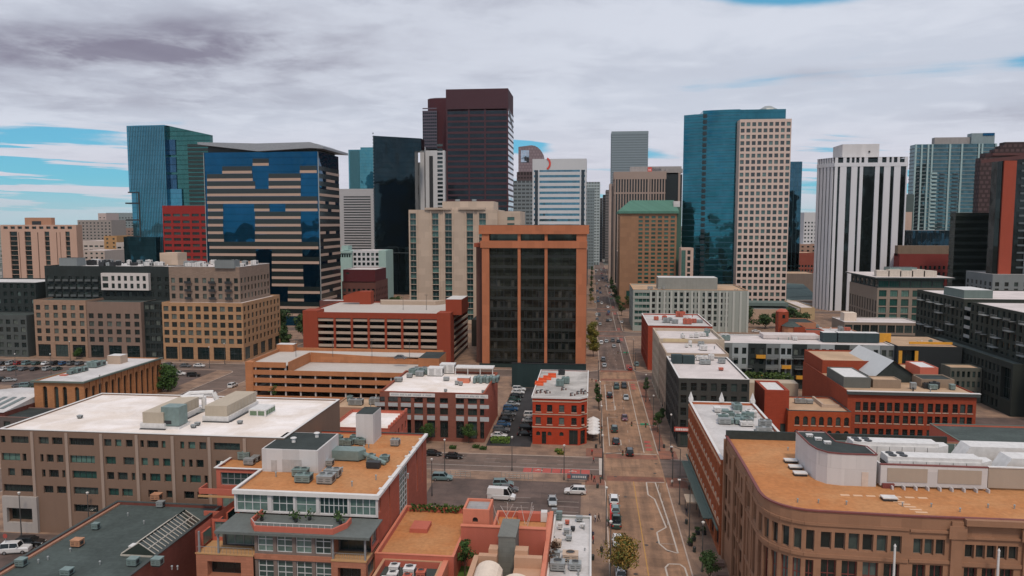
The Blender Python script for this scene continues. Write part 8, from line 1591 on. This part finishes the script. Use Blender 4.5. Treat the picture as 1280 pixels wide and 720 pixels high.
    rown = {454: 'back row of the far left car park',461: 'middle row of the far left car park',475: 'car park row above the shed roof',482: 'car park row beside the shed roof'}; cnt = {}
    for i,(u,v) in enumerate(pos):
        c = 'red' if (u,v) == (23,454) else cols[i % len(cols)] if cols[i % len(cols)] != 'red' else 'grey'; k = kinds[i % 5]; j = cnt.get(v,0); cnt[v] = j + 1
        x,y = at(u,v,.7); car(k,c,x,y,UP_ if v < 470 else .4,'%s car, %s from left in the %s' % (c,word[j],rown[v]),g4,.15,lite=True)
cars()

# ------------------------------------------------------------------ TREES
def crown_mesh(name,r,h,n,leaf,mat,seed,lobes=15,shape='round'):
    rr = random.Random(seed); m = MB(); L = []
    for i in range(lobes):
        a = rr.uniform(0,2 * PI); q = rr.uniform(.1,.72) if i else 0; zz = rr.uniform(.15,.9) if i else .5
        k = math.sin(PI * (zz * .85 + .1)) if shape == 'round' else (1.05 - zz) * .9 if shape == 'cone' else .8
        L.append((Vector((math.cos(a) * r * q * k,math.sin(a) * r * q * k,zz * h)),r * rr.uniform(.34,.56) * (.6 + .4 * k)))
    for i in range(n):
        c,s = rr.choice(L); d = Vector((rr.gauss(0,1),rr.gauss(0,1),rr.gauss(0,1))).normalized() * s * (rr.random() ** .45) * rr.choice([1,1,1.18]); d.z *= .75
        p = c + d; nn = (d.normalized() + Vector((rr.gauss(0,.6),rr.gauss(0,.6),rr.gauss(0,.6) + .3))).normalized(); w = nn.orthogonal().normalized(); e = nn.cross(w); a = rr.uniform(0,PI); w,e = w * math.cos(a) + e * math.sin(a),e * math.cos(a) - w * math.sin(a); sz = leaf * rr.uniform(.6,1.3)
        m.face([p - w * sz,p - e * sz * .55,p + w * sz,p + e * sz * .55])
    return m.mesh(name,[mat])
def trunk_mesh(h,r,hc,rc,seed):
    rr = random.Random(seed); m = MB(); m.cyl(0,0,0,h,r,r * .6,8)
    for i in range(6): a = i * 1.05 + rr.random(); m.tube((0,0,h * rr.uniform(.6,.98)),(math.cos(a) * rc * .6,math.sin(a) * rc * .6,h + hc * rr.uniform(.25,.7)),r * .45,r * .12,5)
    return m.mesh('trunk',[plain('bark',(.09,.06,.045),.9)])
LG = leafm('leaf_green',(.025,.06,.015),(.07,.125,.03)); LD = leafm('leaf_dark',(.018,.042,.016),(.045,.08,.025)); LY = leafm('leaf_yellowing',(.07,.10,.02),(.24,.19,.04)); LA = leafm('leaf_autumn',(.05,.09,.02),(.34,.19,.05)); LB = leafm('leaf_bright',(.09,.16,.03),(.16,.24,.05))
def tree(x,y,r,h,hc,mat,label,seed=0,z=.13,name='street_tree',group='street trees',n=900,leaf=None,shape='round',r0=.16):
    t = empty(name,(x,y,z),label,'tree',group); th = h - hc
    o = bpy.data.objects.new('crown',crown_mesh('crown',r,hc,n,leaf or max(.22,r * .085),mat,seed,shape=shape)); COL.objects.link(o); o.parent = t; o.location = (0,0,th)
    o = bpy.data.objects.new('trunk',trunk_mesh(th + .3,r0,hc,r,seed)); COL.objects.link(o); o.parent = t; return t
def P0(u,v): return at(u,v,.13)
def trees():
    x,y = at(210,489,.13); tree(x,y,5.6,9.0,8.2,LG,'round green tree beside the arched brick warehouse',1,n=3600,leaf=.42,r0=.3,group='large trees')
    tree(6.2,119.0,4.0,7.6,5.6,LA,'kerb tree turning orange at its tips over the near street, bottom centre',2,n=3800,leaf=.21,group='large trees')
    tree(19.4,119,1.9,6.2,4.6,LD,'slim dark green kerb tree at the bottom right of the street',3,n=1500,leaf=.2)
    for i,(u,v,r,h,m,lb) in enumerate(((740.5,436,3.9,12.5,LY,'large yellowing kerb tree left of the third block, the farther one'),(741.5,446,3.2,8.5,LY,'smaller yellowing kerb tree in front of the larger one, left kerb'),(748,512,1.3,7.4,LD,'thin dark kerb tree beside the red pub roof'),(745.5,500,1.0,6,LD,'narrow kerb tree just beyond the thin one by the red pub'),(807.5,498,1.25,7.6,LD,'slim upright dark tree on the right pavement of the second block'),(822,540,1.5,5.8,LD,'dark pavement tree in front of the charcoal building'),(827,528,1.2,4.6,LD,'small pavement tree beside the charcoal building'),(534,554,1.9,5.6,LG,'small green tree before the red office, near its left end'),(586,554,2.1,6.0,LG,'small green tree before the red office, near its middle'),(343,497,1.9,4.6,LG,'small bush tree against the front of the ochre garage'),(96,449,2.2,5.0,LG,'small dark tree at the foot of the charcoal apartments'),(350,452,2.0,4,LG,'small tree at the corner of the tan apartments by the garages'),(559,452,2.4,6.0,LG,'small tree between the ochre garage and the framed tower'))):
        x,y = P0(u,v); tree(x,y,r * 1.15,h,h * .72,m,lb,10 + i,n=3000 if i < 2 else 1300)
    lb2 = ['first','second','third','fourth','fifth','sixth','seventh']
    for i,v in enumerate((380,370,361,353,346,340)): x,y = P0(739.2 + i * .2,v); tree(x - .3,y,2.3,7.5,5.6,(LY,LD,LD,LG,LD,LG)[i],'small kerb tree on the left far up the street, %s beyond the fourth crossing' % lb2[i],40 + i,n=350,leaf=.4)
    for i,(u,v) in enumerate(((777,395),(773,386),(770,378),(768,371),(765.5,365),(764,359),(785,386))): x,y = P0(u,v); tree(x,y,3.0,9.5,7.2,LD,'dark green tree in the row before the green-roofed hotel, %s from the near end' % lb2[i],60 + i,n=520,leaf=.45)
    for i,(x,y,r,h,lb) in enumerate(((-152,347,6.5,19,'tall dark tree in the gap behind the tan apartments, left of pair'),(-141,352,6,16,'tall dark tree in the gap behind the tan apartments, right of pair'),(-147,340,4.5,10,'lower dark tree in front of the tall pair behind the tan apartments'))): tree(x,y,r,h,h * .85,LD,lb,80 + i,n=2400,leaf=.6,r0=.35,group='large trees',name='tree')
    for i,(x,y,r,h) in enumerate(((88,430,6,11),(97,426,5,8),(104,428,4,9),(112,430,6,11.5),(119,431,5,9))): tree(x,y,r,h,h * .85,LD,'dark bushy tree beside the grey hotel, %s from the left in its clump' % lb2[i],90 + i,n=1500,leaf=.6,r0=.3,group='large trees',name='tree')
    x,y = P0(949,420)
    for i,(u,v,Y,r,h) in enumerate(((494,400,430,6,16),(484,400,445,5,12),(474,405,420,5,8),(504,402,425,4,8))): x = X(u,Y,v); tree(x,Y,r,h,h * .85,LG if i else LD,'green tree between the maroon block and the cream tower, %s of its clump' % lb2[i],100 + i,n=1100,leaf=.6,r0=.3,group='large trees',name='tree')
    # hedge by the side yard, potted shrubs
    def shrub(name,x0,x1,y0,y1,z0,z1,n,leaf,mat,label,cat='hedge'):
        t = empty(name,((x0 + x1) / 2,(y0 + y1) / 2,z0),label,cat); m = MB(); rr = random.Random(n)
        for i in range(n):
            c = Vector((rr.uniform(x0,x1),rr.uniform(y0,y1),z0 + (z1 - z0) * rr.random() ** .6)); q = Vector((rr.gauss(0,1),rr.gauss(0,1),rr.gauss(0,1))).normalized(); w = q.orthogonal() * leaf; e = q.cross(w); m.face([c - w,c + e,c + w,c - e])
        m.build('foliage',mat,t); m = MB(); m.box(x0 + .2,y0 + .2,z0,x1 - .2,y1 - .2,z0 + (z1 - z0) * .6); m.build('stem_mass',LD,t)
    a,c = X(614,195,552),X(637,195,552); shrub('hedge',a,c,193.5,196.5,.13,1.4,900,.16,LB,'bright green clipped hedge at the mouth of the side yard')
    for i,(u,v) in enumerate(((701,568),(566,561),(595,560),(698,565),(604,562))): x,y = P0(u,v); shrub('shrub',x - .9,x + .9,y - .5,y + .5,.13,.95,120,.15,(LY,LG,LG,LB,LG)[i],['yellow-green low shrub before the red pub','small shrub before the red office, left one','small shrub before the red office, middle one','bright low shrub beside the yellow-green one by the red pub','small shrub before the red office, right one'][i],'shrub')
    # tree in the courtyard house
    tree(-19.4,111.6,1.75,6.0,3.9,LG,'small green tree in the terracotta courtyard',5,z=3.6,n=1500,leaf=.17,name='courtyard_tree',group=None,r0=.12)
    # dark woods on the plain: one far mass
    rr = random.Random(8); m = MB()
    for i in range(5200):
        y = rr.uniform(900,9500); x = rr.uniform(-.85,.70) * y; 
        if y < 1700 and (-330 < x < 420): continue
        s = rr.uniform(5,11); hh = rr.uniform(5,11)
        for k in range(2):
            ox,oy = rr.uniform(-s,s),rr.uniform(-s,s); a = rr.random() * 3; n_ = 6; top = (x + ox + rr.uniform(-1,1),y + oy,hh * rr.uniform(.8,1.2)); ring = [(x + ox + s * rr.uniform(.6,1.1) * math.cos(a + j * 2 * PI / n_),y + oy + s * rr.uniform(.6,1.1) * math.sin(a + j * 2 * PI / n_),hh * rr.uniform(.15,.6)) for j in range(n_)]
            for j in range(n_): m.face([ring[j],ring[(j + 1) % n_],top])
    o = m.build('distant_woods',leafm('leaf_far',(.02,.045,.028),(.045,.075,.04))); tag(o,'dark green tree cover spread over the plain out to the horizon','trees',None,'stuff')
def far_traffic():
    rr = random.Random(19)
    for i in range(26):
        y = 430 + i * 22 + rr.uniform(-6,6); x = rr.choice([5.2,7.6,11.6,16.2]); c = rr.choice(['white','black','grey','silver','silver','red','blue'])
        car(rr.choice(['sedan','suv']),c,x,y,UP_,'tiny %s car in the distant traffic far up the main street' % c,'tiny cars far up the main street',.03,lite=True)
far_traffic()
trees()

# ------------------------------------------------------------------ PEOPLE
def person_mesh(pose):
    """one continuous skinned body: joints as vertices, radii per joint"""
    st = .32 if pose == 'walk' else .06
    V = [(0,0,.98),(0,0,1.22),(0,.01,1.46),(0,.02,1.55),(0,.03,1.66),(0,.03,1.76),
         (-.10,0,.93),(-.11,st * .5,.50),(-.11,st * .4 - .02,.08),(-.11,st * .4 + .14,.04),(.10,0,.93),(.11,-st * .3,.50),(.11,-st * .95,.10),(.11,-st * .95 + .14,.04),
         (-.19,0,1.42),(-.25,-st * .3,1.14),(-.24,-st * .5 + .10,.90),(-.235,-st * .5 + .14,.82),(.19,0,1.42),(.25,st * .3,1.14),(.24,st * .5 + .10,.90),(.235,st * .5 + .14,.82)]
    E_ = [(0,1),(1,2),(2,3),(3,4),(4,5),(0,6),(6,7),(7,8),(8,9),(0,10),(10,11),(11,12),(12,13),(2,14),(14,15),(15,16),(16,17),(2,18),(18,19),(19,20),(20,21)]
    Rr = [.15,.135,.13,.06,.105,.085,.095,.068,.048,.045,.095,.068,.048,.045,.07,.048,.036,.034,.07,.048,.036,.034]
    me = bpy.data.meshes.new('p'); me.from_pydata(V,E_,[]); o = bpy.data.objects.new('p',me); COL.objects.link(o)
    mo = o.modifiers.new('s','SKIN'); o.modifiers.new('u','SUBSURF').levels = 1
    for i,sv in enumerate(me.skin_vertices[0].data): sv.radius = (Rr[i] * (1.15 if i in (1,2) else 1),Rr[i] * (.72 if i in (0,1,2) else 1)); sv.use_root = i == 0
    me2 = bpy.data.meshes.new_from_object(o.evaluated_get(bpy.context.evaluated_depsgraph_get())); bpy.data.objects.remove(o); return me2
_PB = {}
def person(x,y,rz,shirt,legs,pose,label,z=.14,hair=(.03,.02,.015)):
    if pose not in _PB: _PB[pose] = person_mesh(pose)
    me = _PB[pose].copy(); me.name = 'person'
    for nm,c in (('skin',(.42,.24,.17)),('shirt_%.2f%.2f' % shirt[:2],shirt),('legs_%.2f%.2f' % legs[:2],legs),('shoes',(.02,.02,.02)),('hair_%.2f' % hair[0],hair)): me.materials.append(plain(nm,c,.8))
    for p in me.polygons:
        c = p.center; p.material_index = 3 if c.z < .11 else 2 if c.z < .98 and abs(c.x) < .2 else 4 if c.z > 1.69 or (c.z > 1.58 and c.y < .0) else 0 if c.z > 1.5 or c.z < .93 else 1
        p.use_smooth = True
    o = bpy.data.objects.new('person',me); COL.objects.link(o); o.location = (x,y,z); o.rotation_euler[2] = rz; tag(o,label,'person','people on the pavements')
def people():
    N_,B_,R_,W_,G_ = (.03,.04,.08),(.015,.015,.018),(.40,.03,.03),(.55,.55,.55),(.05,.12,.09)
    L = [(740,566,R_,B_,'walk','person in a red top walking by the red pub corner'),(742,576,R_,B_,'walk','person in a red jacket a few steps ahead of the one by the pub corner'),(735,598,N_,B_,'stand','person in navy waiting by the parking sign, leftmost of the group'),(739.5,597,B_,B_,'stand','person in black waiting second from left near the crossing'),(743,600,R_,B_,'walk','person in dark red at the near kerb group'),(750.5,601,G_,B_,'stand','person in dark green standing at the kerb by the signal'),(737,648,N_,B_,'walk','person in navy walking beside the white-roofed shop, leftmost of three'),(744,650,W_,N_,'walk','person in a grey shirt in the middle of three by the white shop'),(748.5,649,B_,B_,'walk','person in black, rightmost of three by the white shop'),(741,671,N_,B_,'stand','person in navy close to the white shop wall farther down'),(741.5,677,R_,N_,'stand','person in dark red beside the shop wall farther down'),(858,641,B_,N_,'walk','person in black on the right pavement near the canopy'),(878,690,N_,B_,'stand','person in navy on the right pavement near the stone building'),(840,605,W_,B_,'walk','person in a pale shirt at the right corner of the near crossing'),(849,602,B_,B_,'stand','person in black at the right corner of the near crossing'),(745,477,R_,B_,'walk','tiny person in red by the second crossing, left side'),(740,475,B_,B_,'stand','tiny person in black by the second crossing, left side'),(828,508,B_,N_,'walk','tiny person in black beside the beige buildings'),(760,655,G_,B_,'walk','person in green stepping along the kerb by the parked pickup'),(812,500,W_,N_,'walk','tiny person in white on the right pavement of the second block')]
    for i,(u,v,s,l,p,lb) in enumerate(L): x,y = P0(u,v + 3); person(x,y,(i * 1.7) % 6.28,s,l,p,lb)
people()

# ------------------------------------------------------------------ STREET FURNITURE
def furniture():
    def lamp(x,y,h,label,arm=0,group='street lamps',sx=1):
        t = empty('street_lamp',(x,y,.13),label,'street lamp',group); m = MB(); m.cyl(x,y,.13,.9,.2,.14,8); m.cyl(x,y,.9,h,.11,.07,8); m.build('pole',POLE,t); m = MB()
        if arm: m.tube((x,y,h),(x + arm,y,h + .5),.06,.05,5); m.build('arm',POLE,t); m = MB(); m.box(x + arm - .15,y - .2,h + .42,x + arm + (.7 if arm > 0 else -.7),y + .2,h + .6)
        else: m.cyl(x,y,h,h + .35,.16,.28,8); m.cyl(x,y,h + .35,h + .5,.3,.1,8)
        m.build('lamp_head',plain('lamp_pale',(.60,.58,.55),.5),t)
    def signal(x,y,h,ax,ay,label,heads=(1.0,),green=False):
        t = empty('traffic_signal',(x,y,.13),label,'traffic light','traffic signals'); m = MB(); m.cyl(x,y,.13,h,.14,.1,8); m.cyl(x,y,.13,.6,.24,.2,8); m.build('pole',POLE,t); m = MB(); m.tube((x,y,h - .5),(x + ax,y + ay,h),.09,.05,6); m.build('arm',POLE,t)
        for f in heads:
            cx,cy_,cz = x + ax * f,y + ay * f,h - .5 + .5 * f; m = MB(); m.box(cx - .19,cy_ - .2,cz - .65,cx + .19,cy_ + .12,cz + .5); o = m.build('signal_head',plain('signal_black',(.02,.02,.02)),t)
            for k,c in enumerate(((.35,.03,.02),(.4,.22,.02),(.02,.2,.08))): q = MB(); q.cyl(cx,cy_ - .22,cz + .18 - k * .34,cz + .30 - k * .34,.1,.1,8); q.build('lens',plain('lens_%d' % k,c),o)
        if green:
            m = MB(); f = .55; m.box(x + ax * f - 1.0,y + ay * f - .04,h - .35,x + ax * f + 1.0,y + ay * f + .04,h + .15); m.build('street_name_sign',plain('sign_green',(.02,.30,.16),.5),t)
        return t
    x,y = at(827,571,.13); x,y = 17.9,191.5; signal(x,y,7.2,-7.2,0,'mast arm signal with a green street sign, far right corner of the near crossing',(1.0,.5),True)
    signal(18.8,154.8 + 13.5,6.8,0,3,'signal on a black pole at the near right corner of the near crossing',(.3,1.0)); signal(3.0,192.5,6.6,0,-4,'short armed signal by the red pub at the near crossing',(1.0,)); signal(3.0,168.5,6.6,4.5,0,'signal at the near left corner of the near crossing',(1.0,))
    signal(17.9,299.5,7.2,-7,0,'mast arm signal with a green street sign at the second crossing',(1.0,.5),True); signal(2.9,276,6.6,0,5,'signal at the left corner of the second crossing',(1.0,)); signal(17.9,410,7,-7,0,'mast arm signal at the third crossing',(1.0,.5)); signal(17.9,521,7,-7,0,'mast arm signal at the fourth crossing',(1.0,.5),True)
    lamp(18.6,137.2,11.0,'tall black street lamp on the right pavement by the tan canopy',-1.6); lamp(19.1,124.2,8.5,'black street lamp at the bottom right beside the slim tree'); lamp(18.8,154.6,12,'tall black street lamp by the right pavement in mid picture',-1.4); lamp(3.1,133.6,10.5,'black lamp post on the left kerb beside the parked white suv'); lamp(3.5,118,10.5,'black lamp post on the left kerb beside the orange-tipped tree'); lamp(2.9,174.2 - 5,10,'black lamp post at the near crossing, left side'); lamp(3.0,197,10,'lamp post beside the white umbrella row of the pub'); lamp(3.0,232,9,'lamp post on the left kerb in the second block'); lamp(18.2,215,9,'lamp post on the right pavement by the charcoal building'); lamp(18.2,245,9,'lamp post on the right pavement by the beige building'); lamp(24.8 - 4,191.8,9.5,'thick dark post beside the red and white shop sign'); lamp(18.2,320,9,'lamp post beside the bright red brick block')
    for i,(u,v) in enumerate(((556,592),(540,640 - 20),(640,588),(705,640 - 40))): x,y = at(u,v,.13); lamp(x,y,8,['slim post lamp at the front edge of the car park, leftmost','slim post lamp beside the loft building in the car park','slim post lamp at the front edge of the car park, middle','slim post lamp near the silver sedan in the car park'][i])
    for i,(u,v) in enumerate(((113,665),(27,672),(112,672),(88,452),(117,490),(225,452),(262,460),(281,455),(20,470),(64,470))): x,y = at(u,v,.13); lamp(x,y,8.5,['lamp post against the brown office block, right one','lamp post with a red base by the white off-road car','lamp post beside the dark green roof','lamp post before the charcoal apartments','lamp post behind the arched brick warehouse','lamp post before the tan apartments, left','lamp post before the tan apartments, middle','lamp post before the tan apartments, right','lamp post in the far left car park, leftmost','lamp post in the far left car park, second'][i])
    x,y = at(215,490,.13); lamp(-146.0,205,13.5,'tall pale light mast rising in front of the round green tree')
    # bus shelter / canopy
    t = empty('bus_shelter',(21,149,.13),'tan flat canopy over the right pavement by the orange brick block','shelter'); m = MB(); m.box(19.4,148,3.0,22.2,152.5,3.25); m.build('roof',wall('canopy_tan',(.48,.38,.29)),t)
    for x in (19.6,21.9): m = MB(); m.box(x,148.2,.13,x + .12,148.32,3.0); m.build('post',POLE,t); m = MB(); m.box(x,152.1,.13,x + .12,152.22,3.0); m.build('post',POLE,t)
    # white umbrellas by the pub
    for i in range(5):
        x,y = .9,199.0 + i * 3.2; t = empty('patio_umbrella',(x,y,.13),'white patio umbrella beside the red pub, %s from the street corner' % ['first','second','third','fourth','fifth'][i],'umbrella','patio umbrellas by the red pub'); m = MB(); m.cyl(x,y,2.6,3.5,1.85,.05,8,0,False); m.cyl(x,y,2.35,2.6,1.86,1.85,8,0,False); m.build('canopy',plain('canvas_white',(.70,.70,.70),.8),t); m = MB(); m.cyl(x,y,.13,3.4,.04,.04,6); m.cyl(x,y,.13,.25,.35,.35,8); m.build('pole',POLE,t)
    t = empty('patio_fence',(1,200,.13),'low dark fence round the red pub patio','fence'); m = MB(); m.box(2.6,195.5,.9,2.7,214,1.0); m.box(2.6,195.5,.3,2.7,214,.38)
    for i in range(38): m.box(2.6,195.5 + i * .5,.13,2.66,195.56 + i * .5,.95)
    m.build('railing',DARK,t)
    # rail fences of the car park
    for i,(ua,ub) in enumerate(((540,590),(629,667))):
        xa,ya = at(ua,592,.13); xb,yb = at(ub,593,.13); y = 166.4; t = empty('railing',(xa,y,.13),['low metal railing along the front car park, left one','low metal railing along the front car park, right one'][i],'fence','car park railings'); m = MB(); 
        for z in (.5,1.0,1.5): m.tube((xa,y,z),(xb,y,z),.04,.04,5)
        m.build('rail',METG,t); m = MB()
        for k in range(9): x = xa + (xb - xa) * k / 8; m.tube((x,y,.13),(x,y,1.55),.05,.05,5)
        m.build('fence_posts',METG,t)
    t = empty('parking_sign',(-4,165.9,.13),'long blue-grey parking notice board on the corner of the front car park','sign'); xa,xb = X(709,165.9,592),X(734,165.9,592); m = MB(); m.box(xa,165.8,.8,xb,165.95,2.1); m.build('board',plain('board_slate',(.12,.15,.18)),t); m = MB(); rr = random.Random(4); x = xa + 1.2
    while x < xb - .5: m.box(x,165.75,1.2,x + .25,165.796,1.65); x += .4
    m.build('lettering',METW,t); m = MB(); m.box(xa,165.76,1.0,xa + .8,165.797,1.9); m.build('red_square',PRED,t)
    for x in (xa + .2,xb - .2): m = MB(); m.box(x - .05,165.96,.13,x + .05,166.05,2.1); m.build('post',POLE,t)
    # pale construction pieces: kiosk, boxes, bins, bollards, planters
    x,y = at(763,655,.13); t = empty('banner',(x,y,.13),'bright red banner board at the left kerb beside the dark green pickup','banner'); m = MB(); m.box(x - .1,y - 2.2,.6,x + .12,y + 2.2,3.3); m.build('panel',plain('red_banner',(.62,.03,.03),.6),t); m = MB(); m.box(x - .05,y - 2.1,.13,x + .05,y - 2,.6); m.box(x - .05,y + 2,.13,x + .05,y + 2.1,.6); m.build('feet',POLE,t)
    names = [('litter_bin','bin')] ; spots = [(747,610),(752,690),(858,655),(868,690),(830,560),(745,560),(884,700),(862,612),(741,700)]
    lbl = ['bin at the near crossing beside the people','bin by the left kerb below the parked white sedan','bin on the right pavement under the canopy','bin on the right pavement near the stone building','bin at the far right corner of the near crossing','bin beside the red pub','bin at the foot of the stone building steps','bin beside the orange brick block','bin against the white shop']
    for (u,v),lb in zip(spots,lbl): x,y = P0(u,v); t = empty('litter_bin',(x,y,.13),'dark litter ' + lb,'bin','litter bins'); m = MB(); m.cyl(x,y,.13,1.0,.26,.3,10); m.build('body',plain('bin_green',(.03,.04,.035)),t); m = MB(); m.cyl(x,y,1.0,1.15,.32,.18,10); m.build('lid',DARK,t)
    for i,(u,v) in enumerate(((863,682),(867,676),(880,668),(872,668))): x,y = P0(u,v); t = empty('planter',(x,y,.13),'round dark planter with a shrub on the right pavement, %s of four' % ['nearest','second','third','farthest'][i],'planter','pavement planters'); m = MB(); m.cyl(x,y,.13,.8,.4,.5,10); m.build('pot',DARK,t); o = bpy.data.objects.new('shrub',crown_mesh('shrub',.8,.9,160,.13,LD,i)); COL.objects.link(o); o.parent = t; o.location = (0,0,.6)
    # steps by the stone building
    for k in range(4):
        y = 126 - k * 4.6; m = MB(); m.box(20.6,y,.131,23.1,y + 2.0,.5); m.box(21.2,y + .3,.5,23.1,y + 1.7,.85); tag(m.build('entrance_steps',wall('step_brown',(.16,.10,.08)),None,(20.6,y,.131)),'brown stepped plinth at the foot of the stone building, %s from the crossing' % ['first','second','third','fourth'][k],'steps','plinths by the stone building')
    # stop sign at far left, drain covers
    x,y = at(8,692,.13); t = empty('stop_sign',(x,y,.13),'red octagonal road sign on a post at the left edge','road sign'); m = MB(); m.cyl(x,y,.13,3.2,.05,.05,6); m.build('post',METG,t); m = MB(); pts = [(x + .45 * math.cos(PI / 8 + i * PI / 4),3.4 + .45 * math.sin(PI / 8 + i * PI / 4)) for i in range(8)]; m.face([(a,y - .08,b_) for a,b_ in pts]); m.face([(a,y - .05,b_) for a,b_ in reversed(pts)]); m.build('plate',PRED,t)
    m = MB(); rr = random.Random(14)
    for i in range(26): x,y = rr.uniform(4.5,16.5),rr.uniform(118,275); m.cyl(x,y,.03,.034,.4,.4,10)
    o = m.build('manhole_cover',plain('iron_cover',(.05,.04,.035),.7)); o['kind'] = 'structure'
    t = empty('delineator_row',(14.9,150,.03),'row of thin white posts on the traffic island edge','bollards'); m = MB()
    for i in range(5): m.cyl(15.3,144 + i * 5,.03,.9,.05,.05,6)
    m.build('post',METW,t)
furniture()

# ------------------------------------------------------------------ air
h = MB(); h.box(-9500,-60,-1,9500,9800,330); hz = newmat('haze_air'); N,L = nt(hz); N.remove(N['Principled BSDF']); pv = N.new('ShaderNodeVolumePrincipled'); pv.inputs['Color'].default_value = (.70,.86,.94,1); pv.inputs['Density'].default_value = 1.6e-5
L.new(pv.outputs[0],N['Material Output'].inputs['Volume']); tag(h.build('haze',hz),'thin pale air over the whole city',None,None,'stuff')
